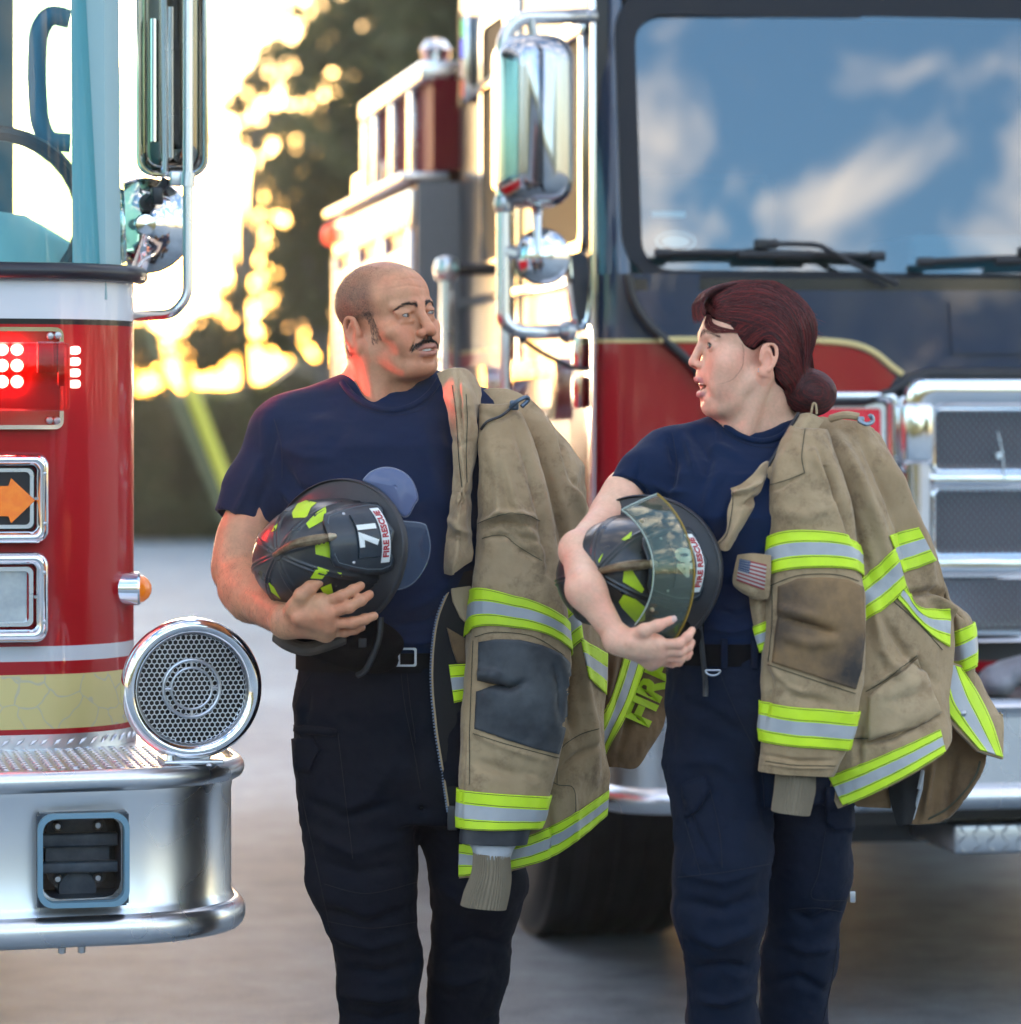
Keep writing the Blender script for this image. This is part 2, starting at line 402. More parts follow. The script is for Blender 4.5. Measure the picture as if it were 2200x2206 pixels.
# ------------------------------------------------------------------ trees, hedge, guy wires (all far behind the trucks)
def leaf_mat(name, c, c2):
    m = mat(name, c, 0.6, spec=0.3, noise=(0.9, 1.0, c2)); nt = m.node_tree; N, L = nt.nodes, nt.links
    b = N['Principled BSDF']; t = N.new('ShaderNodeBsdfTranslucent'); x = N.new('ShaderNodeMixShader'); x.inputs[0].default_value = 0.6
    src = b.inputs['Base Color'].links[0].from_socket; L.new(src, t.inputs[0])
    L.new(b.outputs[0], x.inputs[1]); L.new(t.outputs[0], x.inputs[2]); L.new(x.outputs[0], N['Material Output'].inputs[0]); return m
bark = mat('bark', (0.10, 0.085, 0.07), 0.9, noise=(6, 1, (0.17, 0.155, 0.135)), bump=(20, 0.6, 0.03))
leafA = leaf_mat('leaves_dark', (0.105, 0.125, 0.065), (0.13, 0.14, 0.06))
leafB = leaf_mat('leaves_olive', (0.12, 0.125, 0.06), (0.14, 0.14, 0.06))
def leaf_cloud(cents, n, size, g, flat=0.75):
    """n small leaf faces spread in clumps given by (centre, radius)"""
    cents = [(np.asarray(c, float), r) for c, r in cents]; w = np.array([r**2 for _, r in cents]); w /= w.sum()
    k = g.choice(len(cents), n, p=w); C = np.array([c for c, _ in cents])[k]; R = np.array([r for _, r in cents])[k]
    d = g.normal(size=(n, 3)); d /= np.linalg.norm(d, axis=1)[:, None]; rad = R*(g.random(n)**0.45)
    c = C + d*rad[:, None]*np.array([1, 1, flat]); a = g.normal(size=(n, 3)); a /= np.linalg.norm(a, axis=1)[:, None]
    b = np.cross(a, g.normal(size=(n, 3))); b /= np.linalg.norm(b, axis=1)[:, None]; s = size*(0.6 + 0.8*g.random(n))[:, None]
    V = np.stack([c - a*s, c + b*s*0.42, c + a*s, c - b*s*0.42], 1).reshape(-1, 3)
    return V, np.arange(4*n).reshape(-1, 4)
def tree(name, label, x, y, h, crowns, n, leaf, g, tr=0.16, size=0.13):
    t = root(name, label, 'tree', (x, y, 0), 0, 'trees behind the trucks' if y > 0 else 'trees across the yard')
    m = MB(); top = np.array([0, 0, h*0.72]); bend = [np.array([0, 0, 0]), np.array([0.12*h*0.1, 0, h*0.35]), top]
    m.tube(cr(bend, 8), list(np.linspace(tr, tr*0.45, 8)), 10)
    for c, r in crowns:
        c = np.asarray(c, float); s = np.array([0, 0, max(h*0.22, min(c[2]*0.7, h*0.6))]); m.tube(cr([s, s*0.4 + c*0.6 + np.array([0, 0, -0.2]), c], 7), list(np.linspace(tr*0.45, 0.02, 7)), 6)
    m.build('trunk', bark, t)
    V, Q = leaf_cloud(crowns, n, size, g); mk('crown', V, Q, leaf, t, smooth=False); return t
g = np.random.default_rng(11)
def xz(px, py, Y): q = P(px, py, Y); return q[0], q[2]
def crown_px(Y, x0, items):              # clumps given by photo pixel, radius in metres
    out = []
    for px, py, r in items:
        q = P(px, py, Y); out.append(((q[0] - x0, g.uniform(-1.0, 1.0), q[2]), r))
    return out
for (px, Y, lab, nm, h, items, n, leaf, sz) in [
    (830, 40, 'tall grey green tree rising above the red cabinet of the far fire engine', 'broad_tree', 9,
     [(760,60,.9),(850,40,1.1),(950,60,1.1),(800,170,1.0),(900,180,1.1),(980,250,.9),(690,130,.6),(830,290,.9),(740,250,.6),(900,330,.8),(1000,60,1.0),(1000,-60,1.3),(860,-80,1.3)], 5200, leafA, .12),
    (690, 43, 'sparse olive tree with sunlit gaps left of the red cabinet', 'sparse_tree', 6,
     [(640,300,.55),(700,370,.6),(610,400,.45),(760,400,.55),(660,480,.55),(600,530,.35),(720,500,.55),(640,590,.55),(790,330,.5),(700,640,.6),(610,650,.4),(590,350,.3),(650,190,.25)], 3000, leafB, .11),
    (520, 46, 'thin see through sapling in the blown out evening sky', 'young_tree', 5,
     [(500,210,.25),(560,180,.3),(540,290,.25),(600,250,.3),(450,300,.15),(520,640,.3),(590,120,.25)], 700, leafB, .11),
    (1010, 36, 'dark tree hidden for the most part behind the far fire engine', 'dark_tree', 10,
     [(1040,100,1.2),(1100,-50,1.5),(1120,200,1.2),(1020,350,1.0),(1200,60,1.4)], 6000, leafA, .13)]:
    x0, _ = xz(px, 900, Y)
    tree(nm, lab, x0, Y, h, crown_px(Y, x0, items), n, leaf, g, size=sz)
# hedge: one dense mass of undergrowth
cl = []
for i in range(90):
    px = g.uniform(-500, 1000); Y = g.uniform(42, 46); top = 700 + 35*math.sin(px*0.02) - (30 if px > 560 else 0); py = g.uniform(top + 25, 1190)
    q = P(px, py, Y); cl.append((q, g.uniform(0.28, 0.5)))
for i in range(40):
    px = g.uniform(-500, 1000); q = P(px, 1130 + g.uniform(-20, 30), 41.8); q[2] = max(q[2], 0.2); cl.append((q, 0.4))
leafH = leaf_mat('leaves_hedge', (0.045, 0.062, 0.024), (0.075, 0.10, 0.03))
V, Q = leaf_cloud(cl, 26000, 0.12, g, 0.9); V[:, 2] = np.maximum(V[:, 2], 0.01)
hd = mk('hedge', V, Q, leafH, smooth=False); tag(hd, 'dense dark green hedge of undergrowth at the back of the yard', 'hedge', kind='stuff')
soil = mat('soil', (0.035, 0.04, 0.02), 0.95, noise=(2, 1, (0.06, 0.065, 0.03)))
b = MB(); bx = np.linspace(-30, 14, 90)  # bank hidden in the leaves, made tall to keep low sun off the ground
poly = [(x, 1.75 + 0.22*math.sin(x*1.7) + 0.15*math.sin(x*4.1)) for x in bx]
for i in range(89):
    (xa, za), (xb, zb) = poly[i], poly[i+1]; b.raw([(xa,44,0),(xb,44,0),(xb,44,zb),(xa,44,za),(xa,46.5,0),(xb,46.5,0),(xb,46.5,zb*1.12),(xa,46.5,za*1.12)], [(0,1,2,3),(3,2,6,7),(4,7,6,5)])
hb = b.build('sun_block_bank', soil); tag(hb, 'earth bank under the hedge, raised to block the low sun', 'bank', kind='structure')
# guy wires with plastic guards
yel = mat('yellow_plastic', (0.62, 0.58, 0.05), 0.5); gry = mat('wire_steel', (0.25, 0.26, 0.24), 0.5, metal=0.6)
def guy(p0, p1, ga, gb, mg, r, label):
    p0, p1 = np.array(p0), np.array(p1); o = root('guy_wire', label, 'guy wire', tuple(p1))
    MB().tube([p0, p1], 0.008, 6).build('wire', gry, o, world=True)
    MB().tube([p0 + (p1 - p0)*t for t in np.linspace(ga, gb, 5)], r, 10).build('guard', mg, o, world=True)
a0 = P(215, 330, 27); a1 = P(592, 1312, 27); a1[2] = 0
guy(a0, a1, 0.47, 0.98, yel, 0.047, 'guy wire with a bright yellow plastic guard')
grn = mat('dull_green_plastic', (0.11, 0.13, 0.06), 0.6)
a0 = P(160, 330, 28); a1 = P(560, 1296, 28); a1[2] = 0
guy(a0, a1, 0.30, 0.98, grn, 0.032, 'guy wire with a dull green guard, the fainter of the two')
# trees on the far side of the yard, seen only as reflections in chrome and glass
for i in range(16):
    x = -26 + i*3.6; y = -26 - 5*math.sin(i*1.7); s_ = 1.5 + 0.5*math.sin(i*2.3)
    cw = [((g.uniform(-2, 2)*s_, g.uniform(-1.5, 1.5), (0.6 + g.uniform(0.2, 2.6))*s_), g.uniform(0.9, 1.4)*s_) for _ in range(9)]
    tree('yard_tree', 'bushy tree across the yard, mirrored in the chrome', x, y, 4.5*s_, cw, 1300, leafA, g, size=0.42)
# ------------------------------------------------------------------ shared vehicle materials
class Frame:
    def __init__(s, ox, oy, a):
        s.o = np.array([ox, oy, 0.0]); s.a = a; s.r = np.array([math.cos(a), math.sin(a), 0]); s.b = np.array([-math.sin(a), math.cos(a), 0])
    def at(s, px, py, yl):               # pixel -> local point on the plane local y = yl
        d = np.array([(px - CX)/F, 1, -(py - HZ)/F]); C = np.array([0, 0, CAMH]); t = (yl - (C - s.o) @ s.b)/(d @ s.b); q = C + t*d - s.o
        return np.array([q @ s.r, yl, q[2]])
    def atx(s, px, py, xl):              # pixel -> local point on the plane local x = xl
        d = np.array([(px - CX)/F, 1, -(py - HZ)/F]); C = np.array([0, 0, CAMH]); t = (xl - (C - s.o) @ s.r)/(d @ s.r); q = C + t*d - s.o
        return np.array([xl, q @ s.b, q[2]])
mirror_m = mat('mirror_chrome', (0.50, 0.51, 0.53), 0.16, metal=1.0)
chrome = mat('chrome', (0.80, 0.81, 0.83), 0.07, metal=1.0, rnoise=(9, 0.04, 0.14))
brushed = mat('polished_aluminium', (0.74, 0.75, 0.77), 0.22, metal=1.0, rnoise=(5, 0.20, 0.36))
tread = mat('tread_plate', (0.66, 0.67, 0.69), 0.28, metal=1.0)
black = mat('black_rubber', (0.012, 0.012, 0.014), 0.45, noise=(14, 0.6, (0.03, 0.03, 0.033)))
dark = mat('black_plastic', (0.015, 0.016, 0.02), 0.35)
steel = mat('steel', (0.45, 0.46, 0.48), 0.35, metal=1.0)
def glass_mat(name, tint, refl=1.9, rough=0.0, dens=0.6):
    """thin pane: tinted see-through plus a mirror-like coat"""
    m = bpy.data.materials.new(name); m.use_nodes = True; nt = m.node_tree; N, L = nt.nodes, nt.links
    for n in list(N): N.remove(n)
    out = N.new('ShaderNodeOutputMaterial'); t = N.new('ShaderNodeBsdfTransparent'); g_ = N.new('ShaderNodeBsdfGlossy'); x = N.new('ShaderNodeMixShader')
    t.inputs[0].default_value = (*tint, 1); g_.inputs['Roughness'].default_value = rough; g_.inputs['Color'].default_value = (1, 1, 1, 1)
    r0 = ((refl - 1)/(refl + 1))**2; lw_ = N.new('ShaderNodeLayerWeight'); lw_.inputs[0].default_value = 0.5
    pw = N.new('ShaderNodeMath'); pw.operation = 'POWER'; pw.inputs[1].default_value = 4.0; L.new(lw_.outputs['Facing'], pw.inputs[0])
    f = N.new('ShaderNodeMapRange'); f.inputs[3].default_value = r0; f.inputs[4].default_value = 1.0; L.new(pw.outputs[0], f.inputs[0])
    L.new(f.outputs[0], x.inputs[0]); L.new(t.outputs[0], x.inputs[1]); L.new(g_.outputs[0], x.inputs[2]); L.new(x.outputs[0], out.inputs[0]); return m
def bands_mat(name, bands, base, crackle=None, coat=0.55, crough=0.03):
    """glossy paint with painted stripes at given heights (object z): bands = [(z_from, colour)] rising"""
    m = mat(name, base, 0.3, coat=coat, coat_rough=crough, spec=0.2); nt = m.node_tree; N, L = nt.nodes, nt.links; b_ = N['Principled BSDF']
    tc = N.new('ShaderNodeTexCoord'); sp = N.new('ShaderNodeSeparateXYZ'); L.new(tc.outputs['Object'], sp.inputs[0])
    mr = N.new('ShaderNodeMapRange'); zlo, zhi = bands[0][0] - 0.02, bands[-1][0] + 0.03; mr.inputs[1].default_value = zlo; mr.inputs[2].default_value = zhi; L.new(sp.outputs['Z'], mr.inputs[0])
    r = N.new('ShaderNodeValToRGB'); r.color_ramp.interpolation = 'CONSTANT'; el = r.color_ramp.elements
    el[0].position = 0; el[0].color = (*base, 1); el[1].position = (bands[0][0] - zlo)/(zhi - zlo); el[1].color = (*bands[0][1], 1)
    for z, c in bands[1:]: e = el.new((z - zlo)/(zhi - zlo)); e.color = (*c, 1)
    L.new(mr.outputs[0], r.inputs[0]); src = r.outputs[0]
    # stone chips and dust specks in the paint
    n_ = N.new('ShaderNodeTexVoronoi'); n_.inputs['Scale'].default_value = 16; L.new(tc.outputs['Object'], n_.inputs['Vector'])
    c_ = N.new('ShaderNodeMath'); c_.operation = 'LESS_THAN'; c_.inputs[1].default_value = 0.045; L.new(n_.outputs['Distance'], c_.inputs[0])
    sl_ = N.new('ShaderNodeSeparateColor'); L.new(n_.outputs['Color'], sl_.inputs[0])
    k_ = N.new('ShaderNodeMath'); k_.operation = 'GREATER_THAN'; k_.inputs[1].default_value = 0.86; L.new(sl_.outputs[0], k_.inputs[0])
    q_ = N.new('ShaderNodeMath'); q_.operation = 'MULTIPLY'; L.new(c_.outputs[0], q_.inputs[0]); L.new(k_.outputs[0], q_.inputs[1])
    x = N.new('ShaderNodeMix'); x.data_type = 'RGBA'; x.inputs['B'].default_value = (0.6, 0.5, 0.48, 1); L.new(q_.outputs[0], x.inputs['Factor']); L.new(src, x.inputs['A']); src = x.outputs['Result']
    if crackle:
        z0, z1 = crackle; v = N.new('ShaderNodeTexVoronoi'); v.feature = 'DISTANCE_TO_EDGE'; v.inputs['Scale'].default_value = 17
        w = N.new('ShaderNodeTexNoise'); w.inputs['Scale'].default_value = 12; L.new(tc.outputs['Object'], w.inputs['Vector'])
        va = N.new('ShaderNodeMix'); va.data_type = 'VECTOR'; va.inputs['Factor'].default_value = 0.08; L.new(tc.outputs['Object'], va.inputs['A']); L.new(w.outputs['Color'], va.inputs['B'])
        L.new(va.outputs['Result'], v.inputs['Vector'])
        c = N.new('ShaderNodeMapRange'); c.inputs[1].default_value = 0.018; c.inputs[2].default_value = 0.03; c.inputs[3].default_value = 0.55; c.inputs[4].default_value = 0; L.new(v.outputs['Distance'], c.inputs[0])
        a1 = N.new('ShaderNodeMath'); a1.operation = 'GREATER_THAN'; a1.inputs[1].default_value = z0; L.new(sp.outputs['Z'], a1.inputs[0])
        a2 = N.new('ShaderNodeMath'); a2.operation = 'LESS_THAN'; a2.inputs[1].default_value = z1; L.new(sp.outputs['Z'], a2.inputs[0])
        p1 = N.new('ShaderNodeMath'); p1.operation = 'MULTIPLY'; L.new(a1.outputs[0], p1.inputs[0]); L.new(a2.outputs[0], p1.inputs[1])
        p2 = N.new('ShaderNodeMath'); p2.operation = 'MULTIPLY'; L.new(p1.outputs[0], p2.inputs[0]); L.new(c.outputs[0], p2.inputs[1])
        y = N.new('ShaderNodeMix'); y.data_type = 'RGBA'; y.inputs['B'].default_value = (0.55, 0.53, 0.48, 1); L.new(p2.outputs[0], y.inputs['Factor']); L.new(src, y.inputs['A']); src = y.outputs['Result']
    L.new(src, b_.inputs['Base Color']); return m
def tread_lugs(mb, pts_fn, n, m_, L_=0.012, w=0.003, hgt=0.0025):
    """small raised diamonds; pts_fn(i,j) -> (centre, normal, axis_a, axis_b)"""
    for i in range(n):
        for j in range(m_):
            c, nn, a, b_ = pts_fn(i, j); s = 1 if (i + j) % 2 else -1
            d = (a + s*b_)/math.sqrt(2); e = np.cross(nn, d)
            mb.raw([c - d*L_, c - e*w, c + d*L_, c + e*w, c + nn*hgt - d*L_*0.5, c + nn*hgt - e*w*0.4, c + nn*hgt + d*L_*0.5, c + nn*hgt + e*w*0.4],
                   [(0,1,5,4),(1,2,6,5),(2,3,7,6),(3,0,4,7),(4,5,6,7)])

# ------------------------------------------------------------------ fire engine on the left
A1 = math.radians(12.0); YL = 6.75; LF = Frame((310 - CX)/F*YL, YL, A1)
left = root('fire_engine', 'red and white fire engine cut off by the left edge, chrome bumper with round siren', 'fire engine', tuple(LF.o), A1, 'fire engines')
zL = lambda py: LF.at(180, py, 0.01)[2]
red, white, yellow, blk = (0.46, 0.0008, 0.010), (0.72, 0.73, 0.76), (0.80, 0.66, 0.28), (0.015, 0.015, 0.018)
paintL = bands_mat('striped_paint', [(zL(1577), red), (zL(1568), yellow), (zL(1452), red), (zL(1422), white), (zL(1390), red), (zL(702), blk), (zL(690), white), (zL(600), white)], red, (zL(1567), zL(1453)))
def planL(n=26, out=0.0, xr=0.0, xl=-2.45):        # plan of the cab: barrel front, round corners
    pts = []; R = 0.20; sag = 0.045
    for s in (-1, 1):
        arc = []
        for i in range(n):
            w = math.pi/2*i/(n - 1); arc.append((math.cos(w), 1 - math.sin(w)))
        for cx, cy in (arc if s == 1 else arc):
            x = (xr - R + (R + out)*cx) if s == 1 else (xl + R - (R + out)*cx); y = R - (R + out)*(1 - cy); pts.append((s, x, y))
    rp = [(x, y) for s, x, y in pts if s == 1]; lp = [(x, y) for s, x, y in pts if s == -1]
    mid = [(xl + R + (xr - xl - 2*R)*t, -out) for t in np.linspace(0, 1, 20)[1:-1]]
    full = [(xl - out, 3.0)] + lp + mid + rp[::-1] + [(xr + out, 3.0)]
    cx = (xl + xr)/2; hw = (xr - xl)/2
    return [(x, y - sag*max(0, 1 - ((x - cx)/hw)**2) if y < 0.5 else y) for x, y in full]
def wallL(name, z0, z1, m, out=0.0, parent=None, nz=2, lean=0.0, th=0.0):
    pl = planL(out=out); V = []; Fc = []; n = len(pl); zs = np.linspace(z0, z1, nz)
    for z in zs:
        for x, y in pl: V.append((x - lean*(z - z0)*0.25, y + lean*(z - z0), z))
    for i in range(nz - 1):
        for k in range(n - 1): Fc.append((i*n+k, i*n+k+1, (i+1)*n+k+1, (i+1)*n+k))
    return mk(name, V, Fc, m, parent or left, smooth=60)
body = wallL('cab_body', zL(1580), zL(600), paintL)
wallL('kick_plate', 0.80, zL(1578), tread, out=0.006)
mb = MB(); pl = planL(out=0.008)
# row of lugs on the kick plate
cum = [(x, y) for x, y in pl if -1.0 < x <= 0.01 and y < 0.3]
for i in range(len(cum) - 1):
    (xa, ya), (xb, yb) = cum[i], cum[i+1]; Ls = math.hypot(xb-xa, yb-ya); k = max(1, int(Ls/0.026)) if Ls > 0.03 else (1 if i % 2 else 0)
    for j in range(k):
        t = (j + 0.5)/k; c = np.array([xa + (xb-xa)*t, ya + (yb-ya)*t, zL(1594)]); a = np.array([xb-xa, yb-ya, 0])/max(Ls, 1e-6); nn = np.array([a[1], -a[0], 0])
        d = (a*0.8 + np.array([0, 0, 0.6])); e = np.cross(nn, d); L_, w = 0.013, 0.004
        mb.raw([c - d*L_, c - e*w, c + d*L_, c + e*w, c + nn*0.003 - d*L_*.5, c + nn*.003 + d*L_*.5], [(0,1,4),(1,2,5,4),(2,3,5),(3,0,4,5)])
mb.build('kick_plate_lugs', tread, left, smooth=False)
# rubber window trim, roof, rear wall, floor
pl = planL(out=0.012); MB().tube([(x, y, zL(586)) for x, y in pl if y < 2.5], 0.017, 12).build('window_trim', mat('trim_rubber', (0.02, 0.018, 0.025), 0.3), left)
zt = 3.15
gL = glass_mat('windshield_glass_tint', (0.55, 0.84, 0.88), 1.40)
wallL('windshield', zL(588), 2.95, gL, out=-0.012, nz=8, lean=0.11)
wallL('roof_band', 2.95, zt, mat('white_paint', white, 0.2, coat=1), out=0.0)
b = MB(); b.box((-2.45, 0.15, 3.13), (0, 3.0, 3.2)); b.box((-2.40, 0.35, 0.7), (-0.05, 3.0, 0.95)); b.build('cab_floor_and_roof', dark, left)
cabin = mat('cab_interior', (0.09, 0.16, 0.19), 0.7); pillar_sheen = mat('pillar_sky_sheen', (0.36, 0.52, 0.54), 0.6)  # pillar material: the sky's reflection is put into its pale teal colour
b = MB(); zd = zL(588)
b.box((-2.40, 2.9, 0.95), (-0.05, 2.96, 1.5)); b.box((-2.40, 2.9, 2.75), (-0.05, 2.96, 3.13))
for x in (-2.4, -1.72, -0.14): b.box((x, 2.9, 1.4), (x + 0.09, 2.96, 2.9))
b.build('rear_bulkhead', cabin, left)
# corner pillar inside the glass, grab bar, dash, seat
b = MB(); b.prism([(-0.130, 0.09), (-0.07, 0.04), (-0.035, 0.10), (-0.022, 0.26), (-0.11, 0.28)], (0, 0, zd - 0.05), (1, 0, 0), (0, 1, 0), (0.0, 0.08, 1.35)); b.build('corner_pillar', pillar_sheen, left, smooth=30)
gp = lambda px, py: LF.at(px, py, 0.35)
pts = [gp(150, 40), gp(105, 30), gp(82, 70), gp(78, 160), gp(84, 260), gp(102, 305), gp(150, 308)]
MB().tube(arc_path(pts, 0.05), 0.019, 12).build('grab_bar', mat('grab_bar_blue', (0.05, 0.16, 0.24), 0.5), left)
b = MB(); q = gp(20, 560)
b.lathe([(0.28, -0.12), (0.30, 0.0), (0.25, 0.10), (0.15, 0.16), (0.0, 0.18)], (q[0] - 0.10, 0.55, q[2] - 0.06), (0, 0, 1), 28)
b.box((-2.4, 0.22, zd - 0.25), (-0.25, 0.75, zd - 0.06), 0.03); b.build('dashboard', mat('dash_sheen', (0.50, 0.60, 0.55), 0.5), left)  # pale green paints the bright reflection into the dash colour
q = gp(-25, 470); MB().tube([q + np.array([0.19*math.cos(w), -0.05*math.sin(w), 0.17*math.sin(w)]) for w in np.linspace(0, 2*math.pi, 33)[:-1]], 0.016, 10, closed=True).build('steering_wheel', dark, left)
for x in (-1.95, -0.95):
    b = MB(); b.box((x, 1.3, 1.2), (x + 0.5, 1.8, 1.35), 0.05); b.box((x, 1.75, 1.3), (x + 0.5, 1.9, 2.05), 0.05); b.build('seat', cabin, left)
# wheels and underbody
def wheel(name, c, w, r, ax, parent):
    c = np.asarray(c, float); ax = np.asarray(ax, float)
    k = MB(); k.lathe([(r*0.6, -w/2), (r*0.86, -w/2), (r*0.955, -w/2 + 0.015), (r, -w/2 + 0.045), (r, w/2 - 0.045), (r*0.955, w/2 - 0.015), (r*0.86, w/2), (r*0.6, w/2)], c, ax, 64)
    wh = k.build(name, black, parent, smooth=50)
    k = MB()
    for j in range(5): k.lathe([(r - 0.004, -0.003), (r + 0.006, -0.003 - w*0.055), (r + 0.006, -w*0.075 - 0.03), (r - 0.004, -w*0.075 - 0.034)], c + ax*(w*0.4 - j*w*0.2 + 0.05), ax, 64)
    k.build('tread_rib', black, wh, smooth=50)
    k = MB(); k.lathe([(0.0, -w*0.3), (r*0.2, -w*0.3), (r*0.25, -w*0.15), (r*0.55, -w*0.12), (r*0.62, -w*0.45), (r*0.62, w*0.45), (r*0.5, w*0.2), (0, w*0.2)], c, ax, 40); k.build('rim', brushed, wh, smooth=40)
    return wh
for x in (-2.05, -0.42):
    for y in (2.3, 6.2): wheel('wheel', (x, y, 0.53), 0.36, 0.53, (1, 0, 0), left)
MB().box((-2.2, 0.5, 0.45), (-0.25, 7.5, 0.78)).build('chassis', dark, left)
b = MB(); b.box((-2.45, 3.6, 0.75), (0.0, 7.6, 1.92), 0.03); b.build('body_box', bands_mat('red_paint_left', [(0.9, red), (1.1, red)], red), left)
# --- bumper
bzt, bzb = LF.at(150, 1655, -0.42)[2], LF.at(150, 2035, -0.42)[2]; xr = LF.at(530, 1800, -0.20)[0] - 0.030
def planB(off, y0=-0.44, R=0.24, n=14):
    pts = []
    for i in range(n):
        w = math.pi/2*i/(n - 1); pts.append((xr - R + (R + off)*math.sin(w), y0 + R - (R + off)*math.cos(w)))
    fl = [(x, y0 - off - 0.05*max(0, 1 - ((x + 1.2)/(xr + 1.0))**2)) for x in np.linspace(-2.8, xr - R, 20)[:-1]]
    return fl + pts + [(xr + off, 0.12)]
prof = []                                              # (offset, z): rolled top lip, flat face, rolled bottom lip
H_ = bzt - bzb
for w in np.linspace(100, -110, 12): prof.append((0.008 + 0.017*math.cos(math.radians(w)), bzt - 0.020 + 0.020*math.sin(math.radians(w))))
prof += [(0.002, bzt - 0.050), (0.0, bzt - 0.060)]
prof += [(0.0, bzb + 0.072), (0.003, bzb + 0.064)]
for w in np.linspace(95, -90, 12): prof.append((0.008 + 0.019*math.cos(math.radians(w)), bzb + 0.028 + 0.028*math.sin(math.radians(w))))
V = []; Fc = []; n = len(planB(0))
for o_, z in prof:
    for x, y in planB(o_): V.append((x, y, z))
hx0, hx1 = LF.at(86, 1850, -0.49)[0], LF.at(274, 1850, -0.49)[0]; hz0, hz1 = LF.at(180, 1950, -0.49)[2], LF.at(180, 1757, -0.49)[2]
for i in range(len(prof) - 1):
    for k in range(n - 1):
        Fc.append((i*n+k, (i+1)*n+k, (i+1)*n+k+1, i*n+k+1))
bump = mk('bumper', V, Fc, brushed, left, smooth=50)
# tow opening: cut the flat strip, put the box and rubber frame in
def boolean_cut(o, lo, hi):
    c = MB().box(lo, hi, 0.03).build('cutter', dark, left); m_ = o.modifiers.new('cut', 'BOOLEAN'); m_.object = c; m_.solver = 'EXACT'
    s_ = o.modifiers.new('thick', 'SOLIDIFY'); s_.thickness = 0.004; s_.offset = -1
    o.modifiers.move(1, 0)
    bpy.context.view_layer.update(); me = bpy.data.meshes.new_from_object(o.evaluated_get(bpy.context.evaluated_depsgraph_get()))
    o.modifiers.clear(); old = o.data; o.data = me; bpy.data.meshes.remove(old); cm = c.data; bpy.data.objects.remove(c); bpy.data.meshes.remove(cm)
boolean_cut(bump, (hx0 + 0.006, -0.62, hz0 + 0.006), (hx1 - 0.006, -0.35, hz1 - 0.006))
for p in bump.data.polygons: p.use_smooth = True
try: bump.data.set_sharp_from_angle(angle=math.radians(40))
except Exception: pass
yb = -0.49
b = MB(); rc = rrect(hx0 - 0.004, hz0 - 0.004, hx1 + 0.004, hz1 + 0.004, 0.028); ri = rrect(hx0 + 0.005, hz0 + 0.005, hx1 - 0.005, hz1 - 0.005, 0.024)
b.frame(rc, ri, (0, yb - 0.006, 0), (1, 0, 0), (0, 0, 1), (0, 0.03, 0)); b.build('tow_opening_trim', mat('blue_grey_rubber', (0.13, 0.25, 0.33), 0.5), bump, smooth=30)
b = MB(); t_ = 0.004
b.box((hx0, yb + 0.19, hz0), (hx1, yb + 0.20, hz1)); b.box((hx0 - t_, yb + 0.01, hz0 - t_), (hx0 + t_, yb + 0.2, hz1)); b.box((hx1 - t_, yb + 0.01, hz0), (hx1 + t_, yb + 0.2, hz1))
b.box((hx0, yb + 0.01, hz1 - t_), (hx1, yb + 0.2, hz1 + t_)); b.box((hx0, yb + 0.01, hz0 - t_), (hx1, yb + 0.2, hz0 + t_)); b.build('tow_recess', mat('recess_paint', (0.02, 0.03, 0.045), 0.5, noise=(30, 0.8, (0.07, 0.09, 0.11))), bump)
zc = (hz0 + hz1)/2; hw = hx1 - hx0; xc = (hx0 + hx1)/2; wp = mat('worn_blue_black_paint', (0.03, 0.045, 0.065), 0.42, noise=(22, 0.7, (0.10, 0.13, 0.16)))
b = MB(); b.box((hx0 + 0.006, yb + 0.10, zc + 0.012), (hx1 - 0.006, yb + 0.13, zc + 0.036), 0.004); b.box((hx0 + 0.006, yb + 0.10, zc - 0.036), (hx1 - 0.006, yb + 0.13, zc - 0.016), 0.004)
b.box((hx0 + 0.02, yb + 0.125, zc - 0.018), (hx1 - 0.02, yb + 0.14, zc + 0.014))
for s in (-1, 1):
    b.prism([(-hw*0.36, 0), (hw*0.36, 0), (hw*0.33, s*0.018), (hw*0.22, s*0.036), (-hw*0.22, s*0.036), (-hw*0.33, s*0.018)], (xc, yb + 0.135, zc + s*0.034), (1, 0, 0), (0, 0, 1), (0, 0.03, 0))
b.lathe([(0.0, 0), (0.034, 0), (0.038, 0.03), (0.038, 0.07)], (xc, yb + 0.125, hz0 + 0.012), (0, 1, 0), 24); b.build('tow_bracket', wp, bump)
b = MB()
for sx in (-1, 1):
    for sz in (-1, 1): b.lathe([(0.0, 0), (0.005, 0.0), (0.0085, 0.003), (0.0085, 0.012)], (xc + sx*hw*0.235, yb + 0.115, zc + sz*0.048), (0, 1, 0), 12)
b.build('tow_bolts', steel, bump)
# tread plate deck with lugs
zdk = bzt - 0.004; pb = planB(-0.012); V = [(x, y, zdk) for x, y in pb] + [(x, 0.3, zdk) for x, y in pb]; n = len(pb)
deck = mk('bumper_deck', V, [(k, k+1, n+k+1, n+k) for k in range(n-1)], tread, left, smooth=False)
mb = MB(); up = np.array([0, 0, 1.0]); ex = np.array([1.0, 0, 0]); ey = np.array([0, 1.0, 0])
def lug(i, j): return np.array([xr - 0.1 - i*0.021 - 0.0, -0.40 + j*0.021, zdk + 0.0003]), up, ex, ey
tread_lugs(mb, lug, 44, 20); mb.build('deck_lugs', tread, deck, smooth=False)
b = MB()
for px in (165, 455): q = LF.at(px, 1663, -0.44); b.lathe([(0.0, 0.006), (0.006, 0.004), (0.008, 0)], (q[0], -0.425, bzt + 0.0), (0, 0, 1), 12)
b.lathe([(0.006, 0.0012), (0.010, 0.0008), (0.0105, 0)], (xr - 0.03, -0.20, bzt), (0, 0, 1), 14); b.build('deck_screws', steel, deck)
